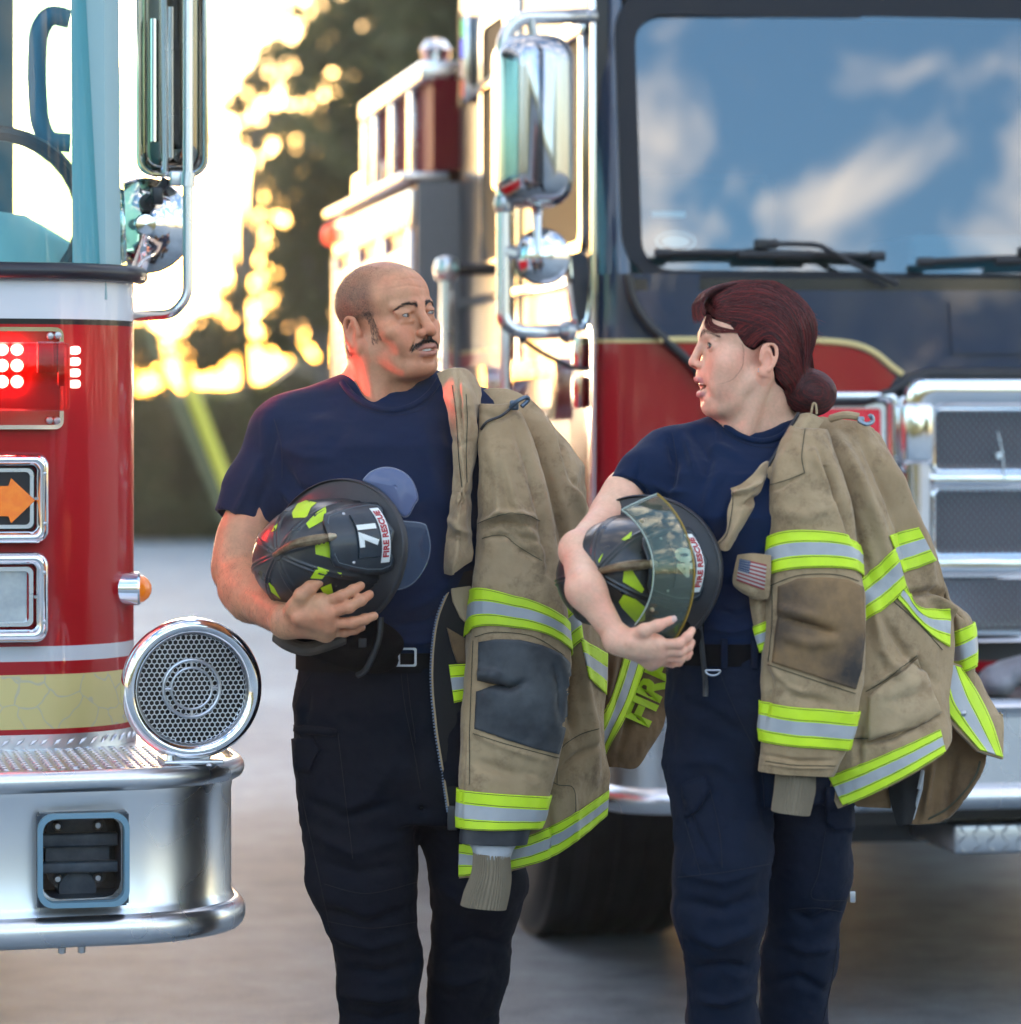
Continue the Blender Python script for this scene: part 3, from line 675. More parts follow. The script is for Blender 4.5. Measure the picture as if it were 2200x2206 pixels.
# drain plugs under the lip
b = MB()
for px in (135, 178): q = LF.at(px, 2035, -0.46); b.lathe([(0.0, -0.014), (0.007, -0.012), (0.008, 0.01)], (q[0], -0.44, bzb), (0, 0, 1), 12)
b.build('lip_bolts', steel, bump)
# --- siren speaker
sc_ = LF.at(415, 1484, -0.38); Rs = 0.130; AS = math.radians(4); sx = np.array([math.cos(AS), math.sin(AS), 0]); sd = np.array([math.sin(AS), -math.cos(AS), 0])
c0 = np.array([sc_[0], sc_[1], sc_[2]]); sir = MB()
sir.lathe([(0.0, -0.16), (0.05, -0.155), (0.085, -0.13), (0.112, -0.09), (0.118, -0.045), (0.118, -0.04), (Rs - 0.008, -0.038), (Rs - 0.001, -0.030), (Rs, -0.02), (Rs, -0.003), (Rs - 0.003, 0.008), (Rs - 0.012, 0.015), (Rs - 0.021, 0.013), (Rs - 0.028, 0.004), (Rs - 0.031, -0.004), (Rs - 0.033, -0.02)], c0, sd, 72)
sir.f.pop(); sir.mi.pop(); siren = sir.build('siren_speaker', chrome, left, smooth=60)
k = MB(); k.lathe([(0.0, -0.03), (Rs - 0.030, -0.03)], c0, sd, 48); k.build('siren_cone', dark, siren)
gr = Rs - 0.030; hexr = 0.0043; pit = 0.0098; V = []; Fc = []; z1 = np.array([0, 0, 1.0])
rows = int(gr/(pit*0.866)) + 1
for j in range(-rows, rows + 1):                       # perforated grille: each hole is a hexagon ring cell
    for i in range(-rows - 2, rows + 3):
        x = (i + 0.5*(j % 2))*pit; z = j*pit*0.866
        if math.hypot(x, z) > gr + pit*0.4: continue
        b0 = len(V)
        for rr_ in (pit/math.sqrt(3)*1.002, hexr*1.04):
            for q in range(6):
                w = math.radians(60*q + 30); V.append(c0 + sx*(x + rr_*math.cos(w)) + z1*(z + rr_*math.sin(w)) - sd*0.012)
        for q in range(6): Fc.append((b0+q, b0+(q+1) % 6, b0+6+(q+1) % 6, b0+6+q))
for v in V:
    d = v - c0; d2 = d - sd*np.dot(d, sd); L_ = np.linalg.norm(d2)
    if L_ > gr: v -= d2*(1 - gr/L_)
grille_m = mat('grille_metal', (0.62, 0.63, 0.66), 0.35, metal=0.9)
gobj = mk('siren_grille', V, Fc, grille_m, siren, smooth=False); sm = gobj.modifiers.new('t', 'SOLIDIFY'); sm.thickness = 0.002
k = MB()
for ra in (0.0525, 0.038): k.tube([c0 + sx*ra*math.cos(w) + z1*ra*math.sin(w) - sd*0.009 for w in np.linspace(0, 2*math.pi, 49)[:-1]], 0.0034 if ra > .04 else 0.0024, 8, closed=True)
for w in (0, 90, 180, 270):
    u = sx*math.cos(math.radians(w)) + z1*math.sin(math.radians(w)); k.tube([c0 + u*0.038 - sd*0.009, c0 + u*0.052 - sd*0.009], 0.0026, 8)
k.build('siren_ring', grille_m, siren)
k = MB(); zb = bzt; k.box((c0[0] - 0.055, c0[1] - 0.03, zb), (c0[0] + 0.055, c0[1] + 0.09, zb + 0.008), 0.003); k.box((c0[0] - 0.035, c0[1], zb + 0.006), (c0[0] + 0.035, c0[1] + 0.06, c0[2] - Rs*0.86), 0.006)
k.lathe([(0.0, 0.01), (0.007, 0.009), (0.008, 0)], (c0[0] - 0.042, c0[1] - 0.012, zb + 0.008), (0, 0, 1), 10); k.build('siren_foot', brushed, siren)
# --- lamps in chrome housings
def bezel(name, fr, px0, py0, px1, py1, yl, parent, wd=0.026, dep=0.035):
    p0, p1 = fr.at(px0, py1, yl), fr.at(px1, py0, yl); x0, z0, x1, z1_ = p0[0], p0[2], p1[0], p1[2]; k = MB(); r = 0.026
    lay = [(0.000, 0.0), (0.001, -dep*0.6), (0.006, -dep*0.92), (0.011, -dep), (wd*0.62, -dep), (wd*0.75, -dep*0.93), (wd*0.92, -dep*0.5), (wd, -dep*0.2)]
    V = []; Fc = []
    for ins, d in lay: V += [(a_, yl + d, c_) for a_, c_ in rrect(x0 + ins, z0 + ins, x1 - ins, z1_ - ins, max(r - ins*0.6, 0.008), 6)]
    n_ = len(rrect(0, 0, 1, 1, .1, 6))
    for i in range(len(lay) - 1):
        for q in range(n_): Fc.append((i*n_+q, i*n_+(q+1) % n_, (i+1)*n_+(q+1) % n_, (i+1)*n_+q))
    k.raw(V, Fc); o = k.build(name, chrome, parent, smooth=40)
    s_ = MB()
    for zz in (z0 + 0.04, z1_ - 0.04): s_.lathe([(0.0, 0.0018), (0.0035, 0.001), (0.004, 0)], (x1 - wd*0.42, yl - dep, zz), (0, -1, 0), 10)
    s_.lathe([(0.0028, 0.0008), (0.0032, 0.0)], (x1 - wd - 0.001, yl - dep*0.5, (z0 + z1_)/2), (0, -1, 0), 10)
    s_.build('bezel_screws', steel, o); return o, (x0 + wd, z0 + wd, x1 - wd, z1_ - wd)
yf = -0.022
bz, (x0, z0, x1, z1_) = bezel('turn_signal', LF, -330, 975, 106, 1175, yf, left)
k = MB(); k.prism(rrect(x0 + 0.001, z0 + 0.001, x1 - 0.001, z1_ - 0.001, 0.012), (0, yf + 0.002, 0), (1, 0, 0), (0, 0, 1), (0, 0.01, 0)); k.build('signal_backing', dark, bz)
k = MB(); k.frame(rrect(x0 + 0.004, z0 + 0.004, x1 - 0.004, z1_ - 0.004, 0.012), rrect(x0 + 0.011, z0 + 0.011, x1 - 0.011, z1_ - 0.011, 0.009), (0, yf - 0.006, 0), (1, 0, 0), (0, 0, 1), (0, 0.010, 0)); k.build('signal_rim', brushed, bz)
amb = mat('amber_lens', (0.62, 0.13, 0.005), 0.25, coat=1, noise=(60, 0.6, (0.75, 0.22, 0.01)), emit=(1.0, 0.25, 0.01), es=0.03)
ar = lambda px, py: (lambda q: (q[0], q[2]))(LF.at(px, py, yf - 0.008))
MB().prism([ar(-170, 1047), ar(18, 1047), ar(24, 1030), ar(76, 1078), ar(24, 1127), ar(18, 1112), ar(-170, 1112)], (0, yf - 0.008, 0), (1, 0, 0), (0, 0, 1), (0, 0.006, 0)).build('arrow_lens', amb, bz)
bz, (x0, z0, x1, z1_) = bezel('headlight', LF, -330, 1187, 105, 1388, yf, left)
k = MB(); k.frame(rrect(x0 + 0.004, z0 + 0.004, x1 - 0.004, z1_ - 0.004, 0.012), rrect(x0 + 0.012, z0 + 0.012, x1 - 0.012, z1_ - 0.012, 0.009), (0, yf - 0.006, 0), (1, 0, 0), (0, 0, 1), (0, 0.012, 0)); k.build('headlight_rim', brushed, bz)
k = MB(); k.prism(rrect(x0, z0, x1, z1_, 0.012), (0, yf + 0.012, 0), (1, 0, 0), (0, 0, 1), (0, 0.01, 0)); k.build('headlight_backing', dark, bz)
rf = MB(); nx, nz = 30, 12; xs = np.linspace(x0 + 0.01, x1 - 0.01, nx); zs = np.linspace(z0 + 0.01, z1_ - 0.01, nz)
V = [(x, yf + 0.008 - 0.010*(1 - ((x-(x0+x1)/2)/(x1-x0)*2)**2) + 0.0014*((i % 2)), z) for z in zs for i, x in enumerate(xs)]
mk('headlight_lens', V, [(j*nx+i, j*nx+i+1, (j+1)*nx+i+1, (j+1)*nx+i) for j in range(nz-1) for i in range(nx-1)], mat('headlight_glass', (0.55, 0.62, 0.66), 0.16, spec=0.9, metal=0.5, noise=(26, 0.7, (0.85, 0.9, 0.92))), bz, smooth=30)
# red warning light
redlens = glass_mat('red_lens', (0.95, 0.15, 0.14), 1.35); redled = mat('lit_led', (1, 0.5, 0.45), 0.4, emit=(1.0, 0.34, 0.27), es=4.0)
yw = -0.03; p0, p1 = LF.at(-380, 925, yw), LF.at(137, 705, yw); x0, z0, x1, z1_ = p0[0], p0[2], p1[0], p1[2]
k = MB(); k.frame(rrect(x0, z0, x1, z1_, 0.016), rrect(x0 + 0.008, z0 + 0.008, x1 - 0.008, z1_ - 0.008, 0.012), (0, yw - 0.006, 0), (1, 0, 0), (0, 0, 1), (0, 0.02, 0)); wl_ = k.build('warning_light', chrome, left, smooth=30)
redb = mat('red_light_base', (0.42, 0.01, 0.015), 0.2, metal=0.3, coat=1)
MB().prism(rrect(x0 + 0.006, z0 + 0.006, x1 - 0.006, z1_ - 0.006, 0.012), (0, yw + 0.004, 0), (1, 0, 0), (0, 0, 1), (0, 0.008, 0)).build('light_base', redb, wl_)
lx1 = LF.at(150, 800, yw - 0.05)[0]; lz0, lz1 = LF.at(60, 885, yw - 0.05)[2], LF.at(60, 738, yw - 0.05)[2]
k = MB(); k.box((x0 + 0.02, yw - 0.075, lz0), (lx1, yw - 0.004, lz1), 0.010); k.build('red_lens', redlens, wl_, smooth=35)
k = MB()
for i in range(14):
    for j in range(3):
        q = LF.at(38 - i*32, 752 + j*35, yw - 0.02); k.lathe([(0.0, 0.010), (0.008, 0.008), (0.0125, 0.0)], (q[0], yw - 0.004, q[2]), (0, -1, 0), 14)
k.build('led_cluster', redled, wl_)
q0 = LF.at(100, 770, yw - 0.03); k = MB(); k.box((q0[0] - 0.02, yw - 0.06, q0[2] - 0.03), (q0[0] + 0.012, yw - 0.008, q0[2] + 0.03), 0.004); k.box((q0[0] + 0.02, yw - 0.05, q0[2] - 0.055), (q0[0] + 0.034, yw - 0.006, q0[2] + 0.03), 0.003); k.build('light_bracket', redb, wl_)
k = MB()
for j in range(4):
    q = LF.at(160, 742 + j*24 + 14, 0.0); k.box((lx1 + 0.002, yw - 0.045, q[2] - 0.008), (lx1 + 0.022, yw - 0.012, q[2] + 0.008), 0.006)
k.build('side_leds', mat('lit_side_led', (1, 0.5, 0.45), 0.4, emit=(1.0, 0.34, 0.27), es=0.45), wl_)
k = MB()
for px, py in ((124, 723), (108, 724), (122, 906), (106, 905)): q = LF.at(px, py, yw); k.lathe([(0.0, 0.004), (0.006, 0.003), (0.0075, 0)], (q[0], yw - 0.006, q[2]), (0, -1, 0), 12)
k.build('light_screws', steel, wl_)
# the red light thrown by the lit warning light
ld = bpy.data.lights.new('warning_lamp', 'SPOT'); lo = bpy.data.objects.new('warning_lamp', ld); SC.collection.objects.link(lo); lo.parent = left
ld.color = (1.0, 0.05, 0.04); ld.energy = 11; ld.shadow_soft_size = 0.06; ld.spot_size = math.radians(14); ld.spot_blend = 1.0
wp_ = LF.at(180, 800, yw - 0.06); lo.location = (lx1 + 0.075, yw - 0.13, wp_[2] - 0.03)
_aim = Vector(P(732, 836, 6.45)) - (left.matrix_basis @ lo.location)
lo.rotation_euler = (left.rotation_euler.to_matrix().inverted() @ _aim).to_track_quat('-Z', 'Y').to_euler()
# marker lamp on the corner
q = LF.at(322, 1268, 0.10); ca = np.array([0.985, -0.17, 0]); k = MB(); k.lathe([(0.031, -0.03), (0.033, 0.012), (0.029, 0.016)], (-0.012, 0.10, q[2]), ca, 24); mk_ = k.build('marker_lamp', chrome, left)
MB().lathe([(0.028, 0.012), (0.026, 0.022), (0.018, 0.032), (0.008, 0.037), (0.0, 0.038)], (-0.012, 0.10, q[2]), ca, 24).build('marker_lens', amb, mk_)
# mirrors
yM = 0.35; M_ = lambda px, py, dy=0.0: LF.at(px, py, yM + dy)
k = MB(); x0, x1 = M_(296, 0)[0], M_(438, 0)[0]; zb_ = M_(360, 378)[2]; zt_ = 3.05
V = []; lay = [(0.0, 0.0), (-0.002, 0.03), (0.006, 0.055), (0.022, 0.075), (0.05, 0.085)]
for ins, d in [(0.0, -0.035)] + [(a_, b_ - 0.03) for a_, b_ in lay]: V.append([(u, yM - d, w_) for u, w_ in rrect(x0 + ins, zb_ + ins, x1 - ins, zt_ - ins, 0.035, 6)])
n_ = len(V[0]); flat = [p for L_ in V for p in L_]; Fc = []
for i in range(len(V) - 1):
    for q in range(n_): Fc.append((i*n_+q, i*n_+(q+1) % n_, (i+1)*n_+(q+1) % n_, (i+1)*n_+q))
Fc.append(tuple(range((len(V)-1)*n_, len(V)*n_))); Fc.append(tuple(range(n_))[::-1]); k.raw(flat, Fc)
mir = k.build('mirror', mat('dark_chrome', (0.30, 0.28, 0.24), 0.13, metal=1.0, rnoise=(8, 0.08, 0.2)), left, smooth=40)
k = MB(); k.tube([(u, yM - 0.035, w_) for u, w_ in rrect(x0, zb_, x1, zt_, 0.035, 6)], 0.007, 10, closed=True)
for px, p0_, p1_ in ((331, 40, 305), (368, 15, 340)): a_, b_ = M_(px, p0_, -0.062), M_(px, p1_, -0.062); k.tube([a_, b_], 0.006, 8)
k.tube([M_(352, -60, -0.06), M_(356, 372, -0.06)], 0.008, 8)
k.build('mirror_rim', chrome, mir)
k = MB(); pth = [M_(406, -120, -0.10), M_(404, 640, -0.10), M_(372, 677, -0.10), M_(300, 680, -0.05), M_(280, 680, 0.0)]
k.tube(arc_path(pth, 0.06), 0.0105, 14); k.box(M_(367, 400, -0.09), M_(392, 370, -0.06), 0.004); k.tube([M_(406, 372, -0.10), M_(404, 402, -0.10)], 0.0145, 12); k.build('mirror_arm', brushed, left, smooth=40)
k = MB(); mc = M_(312, 486, 0.02); k.lathe([(0.097, 0.014), (0.099, 0.0), (0.093, -0.012), (0.05, -0.032), (0.024, -0.040), (0.020, -0.046), (0.0, -0.048)], mc, (0.05, 1, 0.0), 40); cm_ = k.build('convex_mirror', chrome, left, smooth=50)
k = MB(); k.box(M_(328, 440, -0.07), M_(348, 405, -0.03), 0.004); k.tube([M_(318, 438, -0.05), M_(352, 400, -0.06), M_(358, 385, -0.06)], 0.010, 8); k.lathe([(0.017, 0), (0.017, 0.02), (0.0, 0.021)], M_(316, 437, -0.02), (0, -1, 0), 16); k.build('mirror_bracket', dark, cm_)
# ------------------------------------------------------------------ fire engine on the right (navy over red)
A2 = math.radians(9.65); YR = 8.6; RF = Frame((1285 - CX)/F*YR, YR, A2)
right = root('fire_engine', 'navy and red fire engine with chrome grille and wide windshield, standing behind the two people', 'fire engine', tuple(RF.o), A2, 'fire engines')
WT = 2.5; navy = (0.014, 0.032, 0.075); redR = (0.33, 0.0005, 0.010); gold = (0.75, 0.58, 0.25)
T = lambda px, py, yl=0.0: RF.at(px, py, yl)
zR = lambda py, yl=0.0: T(1700, py, yl)[2]
navyp = mat('navy_paint', navy, 0.2, coat=1.0, coat_rough=0.02); redp = mat('red_paint', redR, 0.2, coat=1.0, coat_rough=0.03)
goldp = mat('gold_pinstripe', gold, 0.3, coat=1.0)
# cab side wall (x = 0) with navy over red and a gold line; windows are panes set in it
zs = zR(735); ztop = 3.15; CL = 2.20
sidep = bands_mat('cab_side_paint', [(0.5, redR), (zs, gold), (zs + 0.012, (0.02, 0.02, 0.03))], redR, None, 0.30, 0.12)
for x in (0.0, WT - 0.05): MB().box((x, 0.10, 0.62), (x + 0.05, CL, ztop)).build('cab_side', sidep, right)
MB().box((0.0, 0.0, ztop), (WT, CL, ztop + 0.08), 0.03).build('cab_roof', navyp, right)
b = MB(); b.box((0.05, CL - 0.05, 0.7), (WT - 0.05, CL, ztop)); b.build('cab_rear_wall', dark, right)
MB().box((0.05, 0.12, 0.6), (WT - 0.05, CL - 0.05, 1.0)).build('cab_floor', dark, right)
sglass = mat('side_window_glass', (0.008, 0.010, 0.012), 0.5, spec=0.03)
wins = [(1160, 1262, 62, 560), (1042, 1098, 20, 585)]
for i, (xa, xb, ya, yb_) in enumerate(wins):
    q0, q1 = RF.atx(xb, 300, 0.0), RF.atx(xa, 300, 0.0); y0_, y1_ = max(q0[1], 0.12), q1[1]; za, zb_ = RF.atx((xa+xb)/2, yb_, 0)[2], min(3.05, RF.atx((xa+xb)/2, ya, 0)[2])
    k = MB(); k.frame(rrect(y0_, za, y1_, zb_, 0.05), rrect(y0_ + 0.035, za + 0.035, y1_ - 0.035, zb_ - 0.035, 0.035), (-0.012, 0, 0), (0, 1, 0), (0, 0, 1), (0.016, 0, 0)); wo = k.build('side_window', chrome, right, smooth=30)
    MB().prism(rrect(y0_ + 0.03, za + 0.03, y1_ - 0.03, zb_ - 0.03, 0.035), (-0.004, 0, 0), (0, 1, 0), (0, 0, 1), (0.006, 0, 0)).build('pane', sglass, wo)
# bright trim strips along the side, door edges and hinges
b = MB()
for py0, hgt in ((60, 0.035), (600, 0.03)):
    z = RF.atx(1264, py0, 0)[2]; b.box((-0.018, 0.12, z - hgt/2), (0.0, CL, z + hgt/2), 0.006)
for px in (1282, 1120, 1106): y = RF.atx(px, 500, 0)[1]; b.box((-0.010, y - 0.012, 0.7), (0.0, y + 0.012, ztop - 0.05), 0.004)
b.build('side_trim', chrome, right)
for py in (640, 760, 845): q = RF.atx(1262, py, 0.0); MB().lathe([(0.017, -0.04), (0.019, 0.0), (0.017, 0.04)], (-0.016, q[1], q[2]), (0, 0, 1), 14).build('door_hinge', chrome, right)
# door handle recesses
for px0, px1, py in ((1118, 1222, 770), (1000, 1068, 788)):
    a_, c_ = RF.atx(px1, py, 0), RF.atx(px0, py, 0); k = MB(); k.frame(rrect(a_[1], a_[2] - 0.16, c_[1], a_[2], 0.04), rrect(a_[1] + 0.05, a_[2] - 0.16 + 0.03, c_[1] - 0.05, a_[2] - 0.05, 0.03), (-0.03, 0, 0), (0, 1, 0), (0, 0, 1), (0.03, 0, 0)); k.build('door_handle', chrome, right)
# lit strip on the rear door post
y = RF.atx(1018, 120, 0)[1]; z0, z1 = RF.atx(1018, 222, 0)[2], RF.atx(1018, 34, 0)[2]
k = MB(); k.box((-0.03, y - 0.03, z0), (0.0, y + 0.03, z1), 0.006); st = k.build('marker_strip', chrome, right)
for i, c in enumerate(((0.5, 0.06, 0.02), (0.55, 0.35, 0.3), (0.05, 0.08, 0.9), (0.03, 0.5, 0.10))):
    k = MB(); k.box((-0.036, y - 0.018, z0 + (z1-z0)*(0.06 + 0.23*i)), (-0.028, y + 0.018, z0 + (z1-z0)*(0.26 + 0.23*i))); k.build('strip_lens', mat('strip_lens_%d' % i, c, 0.3, emit=c, es=0.12), st)
MB().box((-0.040, y - 0.006, z0 - 0.01), (-0.030, y + 0.006, z1 + 0.01)).build('strip_slot', dark, st)
# grab rails
k = MB(); q = RF.atx(1040, 580, -0.06); a_ = np.array([-0.02, q[1], q[2]]); b_ = RF.at(962, 580, q[1]); k.tube([a_, b_], 0.018, 10)
k.build('rail_bracket', dark, right)
k = MB(); k.lathe([(0.0, -0.04), (0.03, -0.03), (0.038, 0), (0.03, 0.03), (0, 0.04)], b_, (0, 0, 1), 16); k.tube([b_, (b_[0], b_[1], 0.9)], 0.019, 12); k.build('grab_rail', brushed, right, smooth=50)
q = RF.at(1090, 800, 0.3); MB().tube([(q[0], 0.3, 2.0), (q[0], 0.3, 0.9)], 0.015, 10).build('side_rail', brushed, right)
# pump panel, body and cabinet behind the cab
pp0 = T(900, 390, CL + 0.05); pp1 = T(993, 390, CL + 0.05); yp = CL + 0.05
grey = mat('grey_speckled_liner', (0.30, 0.30, 0.31), 0.55, metal=0.3, noise=(140, 0.8, (0.18, 0.18, 0.19)))
b = MB(); b.box((pp0[0], yp, 0.7), (WT + 0.2, yp + 0.04, pp0[2])); b.build('pump_panel', grey, right)
yr_ = RF.atx(728, 560, pp0[0])[1]
rearp = bands_mat('body_paint', [(0.7, redR), (0.9, redR)], redR, None, 0.25, 0.12)
b = MB(); b.box((pp0[0] + 0.002, yp + 0.041, 0.75), (WT + 0.2, yr_, pp0[2] - 0.01)); b.build('rear_body', rearp, right)
# roller shutters and frames on the body side
x_ = pp0[0]; k = MB(); zt = pp0[2]
k.box((x_ - 0.015, yp + 0.05, zt - 0.14), (x_ + 0.0, yr_, zt - 0.02), 0.004)
for t in (0.02, 0.32, 0.36, 0.66, 0.70, 0.98): y = yp + 0.05 + (yr_ - yp - 0.05)*t; k.box((x_ - 0.02, y - 0.025, 0.85), (x_, y + 0.025, zt - 0.145), 0.004)
k.build('compartment_frame', brushed, right)
for t0, t1 in ((0.02, 0.32), (0.36, 0.66), (0.70, 0.98)):
    k = MB(); ya, yb_ = yp + 0.05 + (yr_-yp-0.05)*t0 + 0.026, yp + 0.05 + (yr_-yp-0.05)*t1 - 0.026; z = 0.9
    while z < zt - 0.20: k.box((x_ - 0.012, ya, z), (x_ - 0.002, yb_, z + 0.028), 0.004); z += 0.034
    k.build('roller_shutter', brushed, right)
q = T(815, 400, 0); k = MB(); k.box((x_ - 0.05, yp + 0.0, zt), (x_ + 0.10, yr_ + 0.02, zt + 0.03), 0.008); k.build('body_ledge', tread, right)
# upper cabinet with ribs
c0_ = T(872, 210, CL + 0.6)[0]; yc0, yc1 = CL + 0.10, RF.atx(872, 300, c0_)[1] + 0.25; zc0, zc1 = zt + 0.04, RF.atx(990, 140, c0_)[2] if False else T(990, 135, CL + 0.15)[2]
b = MB(); b.box((c0_ + 0.02, yc0, zc0), (WT, yc0 + 1.5, zc1 - 0.04)); b.build('upper_cabinet', mat('cabinet_red', (0.20, 0.002, 0.012), 0.55, spec=0.15), right)
k = MB(); k.box((c0_ - 0.02, yc0 - 0.0, zc1 - 0.06), (c0_ + 0.12, yc0 + 1.52, zc1), 0.006)
for y in (yc0 + 0.30, yc0 + 0.75, yc0 + 1.2, yc0 + 1.47): k.box((c0_ - 0.01, y, zc0), (c0_ + 0.02, y + 0.07, zc1 - 0.065), 0.004)
k.build('cabinet_rib', brushed, right)
k = MB(); q = RF.atx(905, 160, c0_); k.lathe([(0.04, -0.02), (0.05, 0.02), (0.03, 0.05), (0, 0.055)], (c0_ + 0.05, q[1], zc1 + 0.03), (0, 0, 1), 16); k.build('roof_lamp', chrome, right)
q = RF.atx(745, 430, x_); k = MB(); k.box((x_ + 0.05, q[1] - 0.7, zt + 0.031), (x_ + 0.5, q[1] + 0.2, zt + 0.16), 0.02); k.build('hose_bed_box', redp, right)
q = RF.atx(716, 485, x_); MB().lathe([(0.0, 0.04), (0.03, 0.03), (0.04, 0), (0.03, -0.02)], (x_ - 0.02, yr_, zt - 0.06), (-1, 0, 0), 14).build('rear_marker', mat('red_marker', (0.6, 0.02, 0.01), 0.3, emit=(1, 0.08, 0.03), es=0.25), right)
# --- front face
def pan(poly, y0, y1, name, m, par=None, sm=30):       # a plate cut to an outline given in photo pixels, from local depth y0 (front) to y1
    return MB().prism([(lambda q: (q[0], q[2]))(T(px, py, y0)) for px, py in poly], (0, y0, 0), (1, 0, 0), (0, 0, 1), (0, y1 - y0, 0)).build(name, m, par or right, smooth=sm)
# windshield surround: corner posts, header, sill
lean = 0.16
b = MB(); zsill, zhead = zR(597), zR(22)
def lean_y(z): return -0.0 + lean*(z - zsill)
def leanbox(x0, x1, z0, z1, d0, d1, mb):
    mb.raw([(x0, lean_y(z0) + d0, z0), (x1, lean_y(z0) + d0, z0), (x1, lean_y(z1) + d0, z1), (x0, lean_y(z1) + d0, z1), (x0, lean_y(z0) + d1, z0), (x1, lean_y(z0) + d1, z0), (x1, lean_y(z1) + d1, z1), (x0, lean_y(z1) + d1, z1)],
           [(0, 1, 2, 3), (7, 6, 5, 4), (0, 4, 5, 1), (1, 5, 6, 2), (2, 6, 7, 3), (3, 7, 4, 0)])
gx0 = T(1376, 300, 0.1)[0]; gx1 = WT - gx0
px_ = T(1332, 300, 0.05)[0]
pil = MB(); V = []; Fc = []; zz = [zsill - 0.05, ztop + 0.02]                      # rounded corner post
arcp = [(0.0, 0.16), (0.001, 0.10), (0.012, 0.055), (0.035, 0.02), (0.065, 0.002), (px_ + 0.02, 0.0), (px_ + 0.02, 0.10)]
for z in zz: V += [(x, y + lean_y(z), z) for x, y in arcp]
n_ = len(arcp); Fc = [(i, i + 1, n_ + i + 1, n_ + i) for i in range(n_ - 1)]
pil.raw(V, Fc).build('corner_post', navyp, right, smooth=50); MB().raw([(WT - x, y, z) for x, y, z in V], [f[::-1] for f in Fc]).build('corner_post', navyp, right, smooth=50)
def ring(x0, z0, x1, z1, r): return [(x, lean_y(z), z) for x, z in rrect(x0, z0, x1, z1, r, 8)]
zg0, zg1 = zR(596), zR(10)
k = MB(); O = ring(px_, zg0 - 0.02, WT - px_, zg1 + 0.06, 0.13); I = ring(gx0 - 0.012, zg0 + 0.014, gx1 + 0.012, zg1 - 0.02, 0.075); n_ = len(O)
V = [np.array(p) + [0, d, 0] for q, d in ((O, 0.0), (O, -0.014), (I, -0.012), (I, 0.02)) for p in q]
k.raw(V, [(a_*n_+i, a_*n_+(i+1) % n_, (a_+1)*n_+(i+1) % n_, (a_+1)*n_+i) for a_ in range(3) for i in range(n_)]); k.build('windshield_seal', mat('seal_rubber', (0.008, 0.010, 0.016), 0.45, spec=0.25), right, smooth=30)
gR = glass_mat('windshield_glass', (0.40, 0.60, 0.64), 2.35)
xs = np.linspace(gx0 - 0.012, gx1 + 0.012, 15); zs_ = np.linspace(zg0 + 0.01, zg1 - 0.015, 9)
V = [(x, lean_y(z) + 0.012 - 0.03*(1 - ((x - WT/2)/(WT/2))**2), z) for z in zs_ for x in xs]
mk('windshield', V, [(j*15+i, j*15+i+1, (j+1)*15+i+1, (j+1)*15+i) for j in range(8) for i in range(14)], gR, right)
b = MB(); b.box((0.02, lean_y(zg1) + 0.02, zg1 + 0.062), (WT - 0.02, lean_y(zg1) + 0.08, ztop), 0.01); b.build('windshield_header', navyp, right)
# inside the cab: dash, seats, sticker and papers
b = MB(); b.box((0.06, 0.32, 1.2), (WT - 0.1, 0.75, zsill + 0.005), 0.03); q = T(2120, 540, 0.5); b.box((q[0] - 0.25, 0.35, zsill), (q[0] + 0.35, 0.8, zsill + 0.13), 0.03); b.build('dashboard', cabin, right)
for x in (0.35, 1.65): b = MB(); b.box((x, 1.1, 1.2), (x + 0.5, 1.6, 1.4), 0.05); b.box((x, 1.55, 1.3), (x + 0.5, 1.7, 2.2), 0.05); b.build('seat', cabin, right)
q = T(1455, 520, 0.03); k = MB(); st_ = mat('sticker_white', (0.75, 0.82, 0.82), 0.5)
yq = lean_y(q[2]) + 0.022 - 0.012; el = lambda rx, rz, n=36: [(rx*math.cos(w), rz*math.sin(w)) for w in np.linspace(0, 2*math.pi, n + 1)[:-1]]
k.frame(el(0.052, 0.026), el(0.046, 0.021), (q[0], yq, q[2]), (1, 0, 0), (0, lean, 1), (0, 0.001, 0)); k.prism(el(0.036, 0.015), (q[0], yq, q[2]), (1, 0, 0), (0, lean, 1), (0, 0.001, 0))
k.build('windshield_sticker', st_, right)
k = MB(); q = T(1440, 462, 0.10); k.box((q[0] - 0.045, q[1], q[2] - 0.008), (q[0] + 0.045, q[1] + 0.02, q[2] + 0.008), 0.004); k.build('dash_card', st_, right)
q0, q1 = T(1600, 572, 0.06), T(1770, 556, 0.12); k = MB(); k.raw([(q0[0], 0.13, zsill + 0.008), (q1[0], 0.13, zsill + 0.008), (q1[0] + 0.05, 0.30, zsill + 0.012), (q0[0] - 0.02, 0.30, zsill + 0.012)], [(0, 1, 2, 3)]); k.build('dash_papers', st_, right)
# wipers
def wiper(pts, armpts, dy):
    k = MB(); w3 = lambda px, py, o_: (lambda q: np.array([q[0], lean_y(q[2]) - 0.028 + o_ - 0.03*(1 - ((q[0]-WT/2)/(WT/2))**2), q[2]]))(T(px, py, 0.0))
    k.tube([w3(px, py, 0.0) for px, py in pts], 0.0085, 8); a_, b_ = pts[0], pts[-1]
    for s_, e_ in ((0, 0.07), (0.36, 0.68), (0.93, 1.0)):
        u = lambda t: (a_[0] + (b_[0]-a_[0])*t, a_[1] + (b_[1]-a_[1])*t); k.tube([w3(*u(s_), -0.012), w3(*u(e_), -0.012)], 0.012, 8)
    k.tube(cr([w3(px, py, -0.03) for px, py in armpts], 14), 0.007, 8); m_ = w3(*armpts[0], -0.02); k.box(m_ - [0.03, 0.012, 0.012], m_ + [0.03, 0.012, 0.012], 0.005)
    k.build('wiper', black, right)
